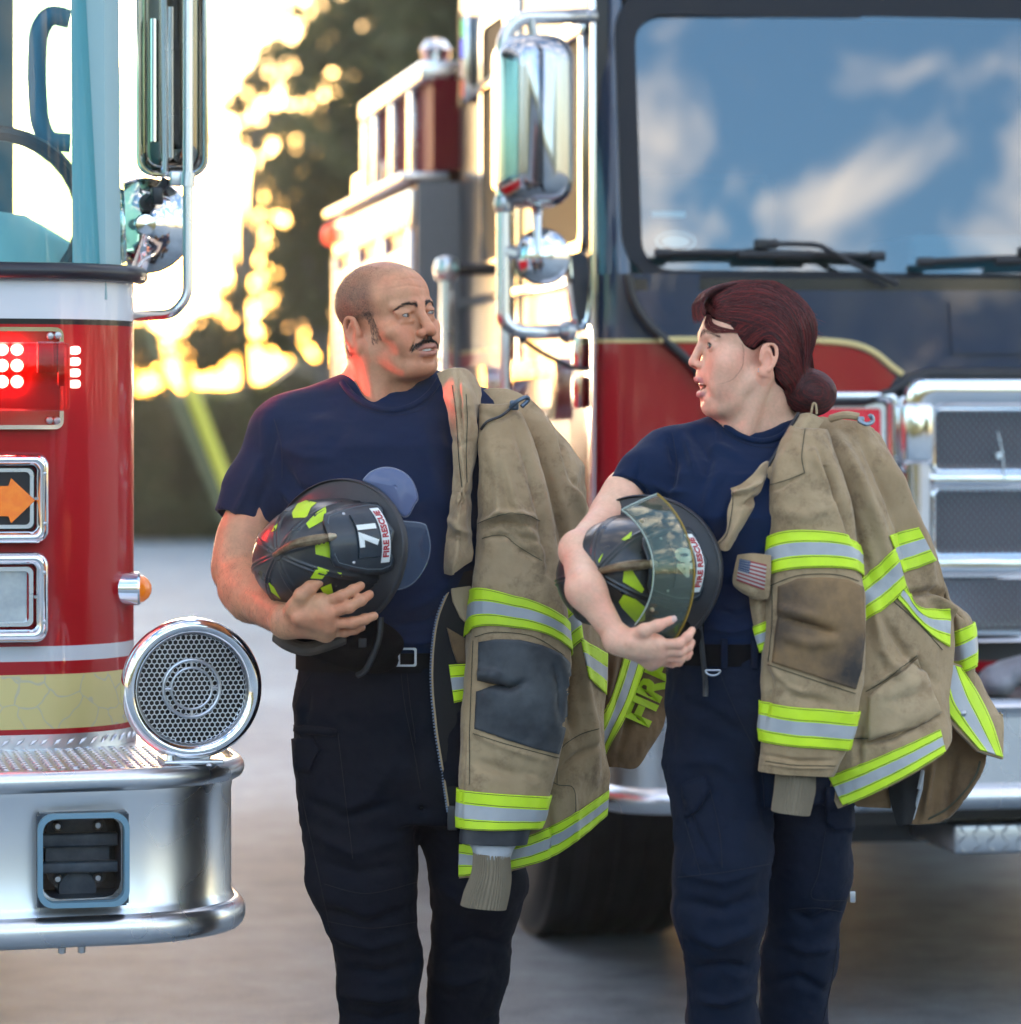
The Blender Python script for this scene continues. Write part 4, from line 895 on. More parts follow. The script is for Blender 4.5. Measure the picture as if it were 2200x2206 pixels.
wiper([(1406, 547), (1520, 545), (1700, 549), (1893, 554)], [(1640, 528), (1740, 530), (1775, 545), (1830, 575), (1915, 615)], 0)
wiper([(1963, 567), (2100, 560), (2260, 556), (2420, 560)], [(2200, 545), (2290, 560), (2400, 600), (2450, 640)], 0)
# lower front panels
XR = 2900
pan([(1352, 600), (XR, 600), (XR, 628), (1372, 628)], -0.03, 0.30, 'cowl', mat('cowl_black', (0.012, 0.014, 0.02), 0.25, coat=1))
hood = pan([(1366, 626), (XR, 626), (XR, 806), (2060, 800), (1990, 800), (1955, 812), (1915, 842), (1860, 858), (1560, 858), (1480, 770), (1420, 715), (1382, 660)], -0.06, 0.30, 'hood', navyp)
# navy field above, red field below on the hood: red inlay plate with a gold line, 3 mm proud
pin = [(1300, 733), (1420, 732), (1600, 732), (1760, 734), (1840, 742), (1885, 760), (1920, 788), (1944, 806)]
pan([(1436, 740), (1600, 738), (1760, 740), (1838, 749), (1878, 766), (1910, 794), (1930, 812), (1912, 842), (1860, 858), (1560, 858), (1496, 786)], -0.063, -0.058, 'hood_inlay', redp)
k = MB(); k.tube([T(px, py, -0.064) for px, py in cr(pin[1:], 40)], 0.0085, 6); k.build('pinstripe', goldp, right)
pan([(2046, 648), (XR, 640), (XR, 762), (2052, 762)], -0.068, -0.055, 'access_panel', navyp)
# left fender corner: navy top, red below, gold line between; rounded corner in plan
def corner(z0, z1, name, m, y0=-0.03, xr_=None, rad=0.09):
    V = []; Fc = []; xr_ = xr_ or T(1500, 700, 0)[0]
    pl_ = [(0.0, 0.35), (0.0, rad + y0)] + [(rad - rad*math.cos(w), y0 + rad - rad*math.sin(w)) for w in np.linspace(0.2, math.pi/2, 7)] + [(xr_, y0 - 0.01)]
    zz = np.linspace(z0, z1, 5)
    for z in zz: V += [(x, y, z) for x, y in pl_]
    n_ = len(pl_); Fc = [(j*n_+i, j*n_+i+1, (j+1)*n_+i+1, (j+1)*n_+i) for j in range(4) for i in range(n_-1)]
    return MB().raw(V, Fc).build(name, m, right, smooth=60)
corner(zR(733), zsill + 0.005, 'fender_top', navyp, -0.028); corner(zR(1440), zR(739), 'fender', redp, -0.030); corner(zR(740), zR(732), 'fender_line', goldp, -0.033)
k = MB(); k.tube([T(px, py, -0.062) for px, py in cr([(1352, 590), (1362, 640), (1390, 690), (1440, 738), (1490, 785), (1520, 830)], 20)], 0.012, 8); k.build('panel_seam', black, right)
# lower red front, bevelled step under the hood
lowp = pan([(1490, 770), (XR, 770), (XR, 1372), (1430, 1372), (1430, 800)], -0.025, 0.35, 'lower_front', redp)
k = MB(); k.tube([T(px, py, -0.055) for px, py in [(1560, 862), (1860, 862), (1918, 846), (1960, 816), (2000, 804), (2700, 806)]], 0.016, 8); k.build('hood_shadow_strip', black, right)  # black tube stands in for the shadow under the hood edge
pan([(1420, 1372), (XR, 1372), (XR, 1424), (1420, 1424)], -0.02, 0.3, 'lower_black_band', dark)
pan([(1420, 1424), (XR, 1424), (XR, 1446), (1420, 1446)], -0.035, 0.3, 'lower_red_band', redp)
pan([(1420, 1446), (XR, 1446), (XR, 1570), (1420, 1570)], 0.02, 0.3, 'lower_black_panel', dark)
# headlamp cluster with red lens beside the grille
bz, (x0, z0, x1, z1_) = bezel('headlamp', RF, 1560, 840, 1932, 1020, -0.03, right, 0.034, 0.04)
k = MB(); k.frame(rrect(x0, z0, x1, z1_, 0.012), rrect(x0 + 0.012, z0 + 0.012, x1 - 0.012, z1_ - 0.012, 0.009), (0, -0.05, 0), (1, 0, 0), (0, 0, 1), (0, 0.02, 0)); k.build('headlamp_rim', brushed, bz)
MB().prism(rrect(x0 + 0.01, z0 + 0.01, x1 - 0.01, z1_ - 0.01, 0.01), (0, -0.045, 0), (1, 0, 0), (0, 0, 1), (0, 0.02, 0)).build('red_lens', mat('red_reflector', (0.62, 0.02, 0.05), 0.25, coat=1, emit=(1, 0.02, 0.06), es=0.02), bz)
bz2, _ = bezel('lower_headlamp', RF, 1560, 1040, 1932, 1215, -0.03, right, 0.034, 0.04)
k = MB(); q = T(1750, 1125, -0.05); k.prism(rrect(*[*T(1590, 1200, -0.05)[[0, 2]], *T(1905, 1056, -0.05)[[0, 2]]], 0.01), (0, -0.045, 0), (1, 0, 0), (0, 0, 1), (0, 0.02, 0)); k.build('lamp_glass', mat('lamp_glass', (0.5, 0.55, 0.6), 0.15, metal=0.6), bz2)
# --- chrome grille
yg = -0.10; gx = T(1948, 900, yg)[0]; gw = WT - 2*gx; gz1 = T(2100, 812, yg)[2]; gz0 = T(2100, 1386, yg)[2]
def gbox(mb, px0, py0, px1, py1, y0, y1, bev=0.008):
    a_, b_ = T(px0, py1, y0), T(px1, py0, y0); mb.box((a_[0], y0, a_[2]), (b_[0], y1, b_[2]), bev)
GR = T(2100, 900, yg); grx = WT - gx
grille = MB(); O = rrect(gx, gz0, grx, gz1, 0.055, 8)
V = []; lay = [(0.0, 0.13), (0.0, 0.02), (0.008, 0.004), (0.022, 0.0), (0.060, 0.0), (0.075, 0.012), (0.080, 0.03)]
for ins, d in lay: V += [(x, yg + d, z) for x, z in rrect(gx + ins, gz0 + ins*0.4, grx - ins, gz1 - ins, 0.055 - ins*0.3, 8)]
n_ = len(O); Fc = [(a_*n_+i, a_*n_+(i+1) % n_, (a_+1)*n_+(i+1) % n_, (a_+1)*n_+i) for a_ in range(len(lay)-1) for i in range(n_)]
grille.raw(V, Fc); gz = T(2012, 900, yg)[0]
for a_, b_ in ((1018, 1052), (1200, 1242)): grille.box((gx + 0.07, yg + 0.004, T(2100, b_, yg)[2]), (grx - 0.07, yg + 0.05, T(2100, a_, yg)[2]), 0.012)
gobj = grille.build('grille', chrome, right, smooth=40)
cells = [(884, 1014), (1056, 1196), (1246, 1366)]; inner = mat('grille_inner', (0.42, 0.44, 0.46), 0.3, metal=1)
mx0 = T(2026, 900, yg)[0]; mx1 = WT - mx0
for a_, b_ in cells:
    z0, z1 = T(2100, b_, yg)[2], T(2100, a_, yg)[2]
    k = MB(); k.frame(rrect(gx + 0.075, z0 - 0.022, grx - 0.075, z1 + 0.022, 0.02), rrect(mx0 - 0.012, z0 + 0.0, mx1 + 0.012, z1 - 0.0, 0.015), (0, yg + 0.025, 0), (1, 0, 0), (0, 0, 1), (0, 0.02, 0)); k.build('cell_frame', inner, gobj)
    k = MB(); k.tube([(x, yg + 0.022, z) for x, z in rrect(mx0 - 0.012, z0 - 0.002, mx1 + 0.012, z1 + 0.002, 0.018)], 0.006, 8, closed=True); k.build('cell_rim', chrome, gobj)
    MB().box((mx0 - 0.02, yg + 0.10, z0 - 0.01), (mx1 + 0.02, yg + 0.11, z1 + 0.01)).build('radiator', dark, gobj)
    k = MB(); pit = 0.0165; L_ = z1 - z0; xq = mx0 - L_                                   # woven wire mesh
    while xq < min(mx1, mx0 + 0.75):
        for s in (1, -1):
            xa, xb = (xq, xq + L_*0.8) if s == 1 else (xq + L_*0.8, xq); ya, yb_ = z0, z1
            pa, pb_ = np.array([xa, ya]), np.array([xb, yb_])
            def clip(pa, pb_):
                d = pb_ - pa; t0, t1 = 0.0, 1.0
                if d[0] > 0: t0 = max(t0, (mx0 - 0.01 - pa[0])/d[0])
                else: t1 = min(t1, (mx0 - 0.01 - pa[0])/d[0])
                return (pa + d*t0, pa + d*t1) if t1 > t0 else None
            c_ = clip(pa, pb_)
            if c_: k.tube([(c_[0][0], yg + 0.045 + 0.002*s, c_[0][1]), (c_[1][0], yg + 0.045 + 0.002*s, c_[1][1])], 0.0036, 5, cap=False)
        xq += pit
    k.build('wire_mesh', inner, gobj)
k = MB(); q = T(2158, 982, yg); k.box((q[0] - 0.006, yg + 0.02, q[2] - 0.008), (q[0] + 0.006, yg + 0.035, q[2] + 0.008), 0.002); k.tube([T(2150, 930, yg + 0.03), T(2160, 975, yg + 0.03), T(2165, 1030, yg + 0.0)], 0.002, 5); k.build('mesh_tag', st_, gobj)
# chrome side scoop of the grille, small lamp beside it
k = MB(); k.box(T(1946, 1000, -0.11), T(1992, 868, -0.02), 0.014); k.build('grille_scoop', chrome, right)
k = MB(); q = T(1976, 1062, -0.05); k.lathe([(0.0, 0.035), (0.02, 0.03), (0.032, 0.012), (0.034, 0)], (q[0], -0.03, q[2]), (0, -1, 0), 18); k.build('small_lamp', brushed, right)
# --- bumper, step, wheel
yb = -0.50; bx0 = T(1312, 1650, yb + 0.1)[0]; z0, z1 = zR(1752, yb), zR(1512, yb); R = 0.16
pl_ = [(bx0 - 0.0, 0.1)] + [(bx0 + R - R*math.cos(w), yb + R - R*math.sin(w)) for w in np.linspace(0, math.pi/2, 10)] + [(x, yb) for x in np.linspace(bx0 + R + 0.05, WT - R, 8)] + [(WT - bx0, yb + R), (WT - bx0, 0.1)]
pr = [(0.0, z1), (0.016, z1 - 0.004), (0.024, z1 - 0.018), (0.018, z1 - 0.034), (0.002, z1 - 0.044), (0.0, z0 + 0.062), (0.018, z0 + 0.05), (0.026, z0 + 0.03), (0.018, z0 + 0.008), (0.0, z0)]
V = []; n_ = len(pl_)
for o_, z in pr:
    for i, (x, y) in enumerate(pl_):
        d = np.array(pl_[min(i+1, n_-1)]) - np.array(pl_[max(i-1, 0)]); d /= np.linalg.norm(d); V.append((x + d[1]*o_, y - d[0]*o_, z))
mk('bumper', V, [(j*n_+i, j*n_+i+1, (j+1)*n_+i+1, (j+1)*n_+i) for j in range(len(pr)-1) for i in range(n_-1)], brushed, right, smooth=50)
V = [(x, y, z1 - 0.003) for x, y in pl_]; mk('bumper_deck', V + [(pl_[0][0], 0.1, z1 - 0.003)], [tuple(range(n_))], tread, right, smooth=False)
k = MB(); q0, q1 = T(2056, 1842, yb + 0.12), T(2420, 1768, yb + 0.12); k.box((q0[0], yb + 0.12, q0[2]), (q1[0], yb + 0.5, q1[2]), 0.01); stp = k.build('step', tread, right)
mb = MB()
def lug2(i, j): return np.array([q0[0] + 0.02 + i*0.036, yb + 0.12 - 0.0005, q0[2] + 0.012 + j*0.024]), np.array([0, -1.0, 0]), np.array([1.0, 0, 0]), np.array([0, 0, 1.0])
tread_lugs(mb, lug2, 9, 3, 0.017, 0.004, 0.003); mb.build('step_lugs', tread, stp, smooth=False)
for x in (0.26, WT - 0.26): wheel('wheel', (x, 1.45, 0.54), 0.42, 0.54, (1, 0, 0), right)
for x in (0.3, WT - 0.3): wheel('wheel', (x, 4.6, 0.54), 0.6, 0.54, (1, 0, 0), right)
b = MB(); b.box((0.5, 0.0, 0.42), (WT - 0.5, 5.4, 0.72)); b.box((0.55, -0.3, 0.5), (WT - 0.55, 0.2, 0.72)); b.box((0.02, 1.9, 0.5), (0.4, 2.2, 0.75)); b.build('chassis', dark, right)
b = MB(); b.lathe([(0.0, -0.55), (0.07, -0.5), (0.08, 0.5), (0.0, 0.55)], (WT/2, 1.45, 0.52), (1, 0, 0), 16); b.build('axle', dark, right)
k = MB(); k.lathe([(0.0, -0.02), (0.03, -0.015), (0.03, 0.015), (0.0, 0.02)], T(1306, 1660, 0.0), (1, 0, 0), 14); k.build('side_marker', mat('red_side_marker', (0.6, 0.02, 0.02), 0.3, emit=(1, 0.05, 0.04), es=0.15), right)
# chrome step corner seen between the people
k = MB()
for py in (1010, 1055): k.tube([T(1272, py, 0.2), T(1330, py, 0.0), T(1500, py, -0.04)], 0.014, 10)
k.build('corner_trim', chrome, right)
# --- mirrors on their tube bracket
ym = -0.12; Mr = lambda px, py, dy=0.0: RF.at(px, py, ym + dy)
k = MB(); k.tube(arc_path([Mr(1276, 34, 0.12), Mr(1200, 36, 0.02), Mr(1118, 38), Mr(1084, 80), Mr(1084, 690), Mr(1112, 714), Mr(1160, 716), Mr(1232, 712, 0.10)], 0.09, 8), 0.0175, 14)
k.build('mirror_arm', brushed, right, smooth=50)
MB().lathe([(0.02, -0.02), (0.03, 0), (0.02, 0.02)], Mr(1222, 714, 0.05), (1, 0, 0), 12).build('arm_clamp', steel, right); MB().lathe([(0.02, -0.02), (0.026, 0), (0.02, 0.02)], Mr(1085, 440, 0), (0, 0, 1), 12).build('arm_clamp', steel, right)
MB().tube([Mr(1143, 40), Mr(1150, 78)], 0.012, 8).build('arm_clamp', steel, right); MB().tube([Mr(1230, 36, 0.1), Mr(1270, 34, 0.1)], 0.02, 8).build('arm_clamp', steel, right)
k = MB(); x0, x1 = Mr(1068, 300)[0], Mr(1235, 300)[0]; z0, z1 = Mr(1150, 446)[2], Mr(1150, 74)[2]; V = []
lay = [(0.004, 0.10), (0.0, 0.09), (0.0, 0.04), (0.004, 0.0), (0.014, -0.03), (0.032, -0.05), (0.06, -0.06)]
for ins, d in lay: V += [(u, ym + d - 0.03, w_) for u, w_ in rrect(x0 + ins, z0 + ins*0.8, x1 - ins, z1 - ins*0.8, 0.06 - ins*0.3, 8)]
n_ = len(V)//len(lay); Fc = [(a_*n_+i, a_*n_+(i+1) % n_, (a_+1)*n_+(i+1) % n_, (a_+1)*n_+i) for a_ in range(len(lay)-1) for i in range(n_)] + [tuple(range((len(lay)-1)*n_, len(lay)*n_)), tuple(range(n_))[::-1]]
k.raw(V, Fc); k.build('mirror', mirror_m, right, smooth=60)
k = MB(); c_ = Mr(1170, 553); k.lathe([(0.060, 0.03), (0.068, 0.02), (0.070, 0.005), (0.066, 0.0)], c_, (0, 1, 0), 36)
cm = k.build('convex_mirror', dark, right, smooth=50)
k = MB(); k.lathe([(0.066, 0.0), (0.055, -0.010), (0.035, -0.019), (0.015, -0.023), (0.0, -0.024)], c_, (0, 1, 0), 36); k.build('mirror_glass', chrome, cm, smooth=80)
k = MB(); k.tube([Mr(1158, 445), Mr(1157, 470, -0.02), Mr(1160, 545, -0.04)], [0.014, 0.012, 0.006], 10); k.tube([Mr(1086, 540), Mr(1110, 548)], 0.02, 10); k.build('mirror_stalk', brushed, cm)
k = MB(); k.prism([(lambda q: (q[0], q[2]))(Mr(px, py, 0.22)) for px, py in [(1226, 548), (1246, 542), (1268, 556), (1270, 640), (1262, 688), (1246, 692), (1236, 660)]], (0, ym + 0.2, 0), (1, 0, 0), (0, 0, 1), (0, 0.08, 0)); bm_ = k.build('mirror_base', navyp, right, smooth=30)
k = MB(); k.tube([Mr(px, py, 0.21) for px, py in cr([(1224, 548), (1240, 690), (1262, 692), (1272, 600), (1268, 552)], 24)], 0.012, 8); k.build('base_rim', chrome, bm_)
MB().tube(cr([Mr(1108, 716), Mr(1160, 755), Mr(1230, 790, 0.1), Mr(1270, 796, 0.14)], 12), 0.006, 6).build('antenna_cable', black, right)
# grey blanket lying on the bumper
kb = Field((-0.32, -0.2, -0.02), (0.32, 0.2, 0.22), 0.012)
for i, (x, z, r) in enumerate([(-0.18, .05, .06), (-0.1, .09, .075), (0.0, .10, .085), (0.12, .07, .08), (0.2, .05, .06)]): kb.ell((x, 0.02*math.sin(i*2), z), (r*1.2, 0.13, r), 0.04)
kb.fn((-1, -1, -1), (1, 1, 1), lambda G: -(G[..., 2]), 0.0, '-') if False else None
V, Q = kb.mesh(2); V[:, 2] = np.maximum(V[:, 2] + 0.02*vnoise(V, (14, 6, 8)), 0.0)
bl_s = 0.55; V = V*bl_s; q = T(2228, 1512, -0.38); wp = RF.o + RF.r*q[0] + RF.b*(-0.38); bl = mk('blanket', V, Q, mat('grey_wool', (0.28, 0.28, 0.31), 0.9, noise=(30, 0.6, (0.16, 0.16, 0.18)), sheen=0.3)); bl.location = (wp[0], wp[1], zR(1512, -0.5)); bl.rotation_euler = (0, 0, A2)
tag(bl, 'crumpled grey blanket heaped on the chrome bumper', 'blanket')
# ------------------------------------------------------------------ people
MM = 0.001
class Head:                              # local mm: x towards the person's left, y backwards (the face looks along -y), z up; origin between the eyes' level and the ears
    def __init__(s, c, yaw, pitch, roll, sc):
        s.c = np.asarray(c, float); s.s = sc
        R = Matrix.Rotation(math.radians(yaw), 3, 'Z') @ Matrix.Rotation(math.radians(-roll), 3, 'Y') @ Matrix.Rotation(math.radians(-pitch), 3, 'X')
        s.R = np.array(R)
    def w(s, *p): p = np.asarray(p if len(p) > 1 else p[0], float); return s.c + (p*MM*s.s) @ s.R.T
    def l(s, V): return ((np.asarray(V) - s.c) @ s.R)/(MM*s.s)
    def ell(s, f, c, r, k=4, mode='+', rot=None):
        R = s.R if rot is None else s.R @ np.array(rot); f.ell(s.w(c), np.array(r)*MM*s.s, k*MM*s.s, mode, R)
    def both(s, f, c, r, k=4, mode='+', rot=None):
        for q in (-1, 1):
            rr = None
            if rot is not None: rr = np.array(Matrix.Rotation(q*math.radians(rot), 3, 'Z'))
            s.ell(f, (q*c[0], c[1], c[2]), r, k, mode, rr)
    def cone(s, f, p, q, r1, r2, k=4, mode='+', sq=None):
        f.cone(s.w(p), s.w(q), r1*MM*s.s, r2*MM*s.s, k*MM*s.s, mode, None if sq is None else (s.R @ np.array(sq[0]), sq[1]))
    def cones(s, f, p, q, r1, r2, k=4, mode='+', sq=None):
        for m in (-1, 1): s.cone(f, (m*p[0], p[1], p[2]), (m*q[0], q[1], q[2]), r1, r2, k, mode, sq)
def ears(h, f, x, y, z, L=1.0):
    for m in (-1, 1):
        h.ell(f, (m*(x + 3), y + 3, z), (6*L, 15*L, 28*L), 5, '+', np.array(Matrix.Rotation(math.radians(m*18), 3, 'Z') @ Matrix.Rotation(math.radians(14), 3, 'X')))
        rim = []                                           # helix: a rolled rim from the front of the ear over the top and down to the lobe
        for w in np.linspace(-200, 75, 16):
            a = math.radians(w); yy = 3 + 16.5*L*math.cos(a)*-1; zz = 30*L*math.sin(-a)*-1
            yy, zz = 14.5*L*math.cos(a + math.pi) if False else 15.5*L*math.cos(a), 28*L*math.sin(a)
            rim.append((m*(x + 8 + 0.22*max(0, 0) + 0.30*(15 + 15.5*math.cos(a))*0.35), y + 4 + yy*(1 if True else -1) - 0.22*zz*0.6, z + zz))
        # a: -200 -> 75 deg measured with +y (back) at 0: starts at the front, passes the bottom?  use top route instead
        rim = []
        for w in np.linspace(170, -60, 16):
            a = math.radians(w); yy, zz = 15.0*L*math.cos(a), 27*L*math.sin(a); rim.append((m*(x + 5 + 5*L*(0.5 + 0.5*math.cos(a))), y + 4 + yy - zz*0.16*-1, z + zz))
        for a_, b_ in zip(rim[:-1], rim[1:]): h.cone(f, a_, b_, 3.4*L, 3.4*L, 2)
        h.ell(f, (m*(x + 4), y - 3 - 4*0, z - 27*L), (4.5*L, 8*L, 9*L), 4)                      # lobe
        h.ell(f, (m*(x + 13), y + 3, z - 2), (8*L, 9*L, 16*L), 3, '-')                           # concha
        an = [(m*(x + 7), y + 12*L, z - 14*L), (m*(x + 9), y + 13*L, z), (m*(x + 8), y + 6*L, z + 14*L)]
        for a_, b_ in zip(an[:-1], an[1:]): h.cone(f, a_, b_, 2.6*L, 2.6*L, 2)
        h.ell(f, (m*(x + 5), y - 9*L, z - 4), (4.5*L, 4*L, 6*L), 3)                              # tragus
def man_head(h, f):
    h.ell(f, (0, 12, 40), (75, 95, 71), 0); h.ell(f, (0, -34, 38), (63, 52, 50), 20); h.ell(f, (0, -26, -26), (61, 59, 70), 22)
    h.ell(f, (0, -34, -70), (53, 47, 40), 20); h.cones(f, (58, 10, -46), (26, -58, -96), 15, 17, 18); h.ell(f, (0, -74, -97), (22, 17, 17), 16)
    h.ell(f, (0, -28, -100), (42, 42, 18), 20)                                                       # soft underside of the jaw
    h.both(f, (45, -56, -26), (24, 22, 19), 14); h.both(f, (34, -66, -48), (20, 18, 24), 14)
    h.cones(f, (10, -84, 17), (45, -68, 18), 9.5, 8, 9); h.ell(f, (0, -84, 10), (13, 9, 14), 8)
    h.both(f, (32, -93, -1), (17, 13, 11), 9, '-')
    h.both(f, (32, -72, 0), (14.6, 14.6, 13.0), 2)                                                   # lids
    h.both(f, (32, -86.5, -1.3), (12.4, 6.5, 3.0), 0.8, '-')                                         # eye opening
    h.cones(f, (17, -85, 7.5), (47, -74, 5.5), 4.4, 3.8, 5)                                             # upper lid fold
    h.cones(f, (20, -83, -13), (42, -77, -12), 3.0, 3.0, 6)                                          # bag under the eye
    h.cone(f, (0, -85, 8), (0, -103, -29), 7.8, 10, 8); h.ell(f, (0, -105, -35), (12, 11, 10), 5); h.both(f, (13.5, -95, -38), (8.2, 11, 8.5), 4)
    h.both(f, (7.5, -104, -47), (4.2, 6.5, 4), 2, '-')
    h.ell(f, (0, -76, -66), (31, 24, 22), 12)                                                        # mouth mound
    up = [(-30, -79, -66.5), (-12, -95, -63), (0, -97, -64.5), (12, -95, -63), (30, -79, -66.5)]
    lo = [(-28, -79, -69.5), (-12, -92, -76), (0, -94, -77), (12, -92, -76), (28, -79, -69.5)]
    h.ell(f, (0, -97, -70), (22, 12, 4.2), 2.0, '-'); h.cones(f, (19, -92, -69.5), (28, -84, -68), 2.0, 1.4, 2, '-')
    for a_, b_ in zip(up[:-1], up[1:]): h.cone(f, a_, b_, 3.5, 3.5, 3)
    for a_, b_ in zip(lo[:-1], lo[1:]): h.cone(f, a_, b_, 4.2, 4.2, 3)
    h.ell(f, (0, -88, -87), (13, 6, 4), 7, '-')                                                      # dip over the chin
    h.cones(f, (20, -92, -46), (33, -80, -66), 2.5, 2.0, 6, '-')                                     # smile fold
    pass
    ears(h, f, 72, 12, -12)
def woman_head(h, f):
    h.ell(f, (0, 12, 38), (70, 90, 66), 0); h.ell(f, (0, -33, 32), (58, 54, 48), 20); h.ell(f, (0, -50, 20), (46, 42, 26), 14); h.ell(f, (0, -26, -28), (55, 57, 62), 22)
    h.cones(f, (54, 8, -46), (24, -46, -104), 12, 14, 18); h.ell(f, (0, -58, -106), (19, 17, 16), 14); h.ell(f, (0, -26, -92), (40, 40, 22), 22)
    h.both(f, (40, -52, -28), (25, 24, 26), 18); h.both(f, (33, -50, -58), (24, 26, 34), 18)
    h.ell(f, (0, -66, -50), (30, 25, 24), 12); h.ell(f, (0, -58, -90), (27, 22, 16), 12)
    h.cones(f, (10, -84, 19), (42, -66, 21), 6, 5, 9)
    h.both(f, (31, -88, -1), (17, 11, 11), 9, '-')
    h.both(f, (31, -69, 0), (14.2, 14.2, 12.8), 2); h.both(f, (31, -83.5, -0.2), (13.0, 8, 5.8), 0.8, '-'); h.cones(f, (18, -82, 11), (43, -72, 10), 2.2, 2.0, 4)
    h.cone(f, (0, -86, 8), (0, -98, -26), 6.5, 7.5, 7); h.ell(f, (0, -98, -31), (9.5, 9, 8), 4); h.both(f, (10.5, -89, -34), (6.5, 9.5, 7), 4)
    h.both(f, (5.6, -95, -39.5), (3.2, 5.5, 3), 1.5, '-')
    h.ell(f, (0, -84, -71), (17, 26, 8.5), 3, '-'); h.cones(f, (10, -84, -70), (22, -72, -69), 6, 1.5, 3, '-')
    up = [(-22, -71, -66), (-11, -87, -59.5), (0, -90, -59), (11, -87, -59.5), (22, -71, -66)]
    lo = [(-21, -68, -74), (-11, -79, -84), (0, -81.5, -85.5), (11, -79, -84), (21, -68, -74)]
    for a_, b_ in zip(up[:-1], up[1:]): h.cone(f, a_, b_, 4.4, 4.4, 3)
    for a_, b_ in zip(lo[:-1], lo[1:]): h.cone(f, a_, b_, 5.4, 5.4, 3)
    h.ell(f, (0, -80, -97), (13, 6, 4), 7, '-')
    ears(h, f, 67, 13, -12, 0.92)
def skin_color(V, h, male, base, noise_amt=0.10):
    """skin colour: lips, cheeks, stubble, cropped hair, darkened nostrils and eye sockets, the inside of the mouth"""
    L = h.l(V); x, y, z = L[:, 0], L[:, 1], L[:, 2]; ax = np.abs(x); n = len(V)
    c = np.tile(np.asarray(base, float), (n, 1)); nz = fbm(V, 60, 5, 4); c *= (1 + noise_amt*nz)[:, None]
    c *= (1 + 0.07*vnoise(V, 300, 3))[:, None]; c *= np.array([1, 1, 1]) + 0.10*fbm(V, 28, 8, 3)[:, None]*np.array([-0.2, 1.0, 1.0])
    head = (np.linalg.norm(L, axis=1) < 200)
    def blend(m, col):
        nonlocal c; m = np.clip(m, 0, 1)*head; c = c*(1 - m[:, None]) + np.asarray(col, float)*m[:, None]
    red = np.asarray(base)*np.array([1.06, 0.78, 0.74])
    blend(0.6*np.exp(-(((ax-40)/20)**2 + ((z+30)/18)**2))*(y < -30), red); blend(0.6*np.exp(-((x/14)**2 + ((z+36)/12)**2))*(y < -92 + (0 if male else 6)), red)
    blend(0.55*(ax > 70 + (0 if male else -5))*(y > -10)*(z < 25), red)
    lipc = (0.40, 0.155, 0.13) if male else (0.50, 0.17, 0.17)
    if male:
        lw = 27; up = ss(-57.5, -60, z + 0.0*ax)*ss(-72, -68, z)*ss(lw, lw - 5, ax)*(y < -80); lowm = ss(-70, -72, z)*ss(-84.5, -81.5, z - 0.10*ax)*ss(25, 19, ax)*(y < -80)
        blend(0.75*np.maximum(up, lowm), lipc)
        st = (ss(-40, -60, z)*ss(-125, -100, z)*0.22*(y < 5) + 0.12*ss(-20, -50, z)*(ax > 40)*(y < 0))*(0.8 + 0.2*vnoise(V, 300, 4)); blend(st*ss(60, 75, 150 - 0*ax), np.asarray(base)*0.45)
        # cropped hair: crown and sides, thin over the forehead
        hl = 62 - 0.30*(y + 60) - 0.012*(ax - 20)**2*0.6
        edge = ss(-8, 14, z - np.where(y > -40, np.where(ax > 55, 4 - 0.9*(y + 15) - 0, hl), 70 - 0.0*ax))
        top = ss(0, 26, z - (70 - 0.55*np.clip(y + 70, 0, 200)))                          # receding front line
        side = ss(-16, 16, y + 36)*ss(-62, -45, z + 0.25*y)*(ax > 30)*1.0
        hm = np.maximum(top*0.45, np.maximum(side*ss(-2, 10, z - 4 + 0.35*np.clip(y-5, 0, 99)*1.0 + 0*x), ss(0, 26, y - 10)*ss(-66, -52, z)))
        ear = (ax > 73)*(z < 22)*(z > -48)*(y > -12)*(y < 38); hm = hm*(1 - ear)
        thin = 0.62 - 0.34*ss(50, 100, z)
        sp = ss(0.35, -0.25, vnoise(V, 620, 9) + 0.5*vnoise(V, 260, 2)); blend(np.clip(hm, 0, 1)*thin*(0.80 + 0.25*sp), (0.045, 0.036, 0.033)); h.hm = hm*head
        # sideburn in front of the ear
        sb = np.exp(-(((y + 16 - 0.10*(z + 10))/9)**2))*ss(-44, -38, z)*ss(12, 0, z - 8)*(ax > 55); blend(0.0*sb, (0.03, 0.02, 0.02))
    else:
        ml = y < -64
        up = ss(-55.0, -57.5, z)*ss(-66.5, -64.0, z)*ss(24, 19, ax)*ml; lowm = ss(-80, -82.5, z)*ss(-92.5, -89.5, z - 0.12*ax)*ss(22, 17, ax)*ml*(y < -66)
        blend(0.85*np.maximum(up, lowm), lipc)
        inn = np.exp(-((x/17)**2 + ((z + 71)/9.0)**4))*ss(-83, -76, y); blend(0.95*inn*(y > -86)*(y < -50), (0.09, 0.015, 0.012))
    nos = np.exp(-(((ax - (7.5 if male else 5.6))/4)**2 + ((z + (46 if male else 39))/3.5)**2))*(y < -85); blend(0.8*nos, (0.10, 0.03, 0.02))
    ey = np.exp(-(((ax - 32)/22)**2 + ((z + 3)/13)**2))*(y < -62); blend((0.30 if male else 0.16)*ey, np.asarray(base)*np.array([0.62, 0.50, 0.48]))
    return np.clip(c, 0, 1)
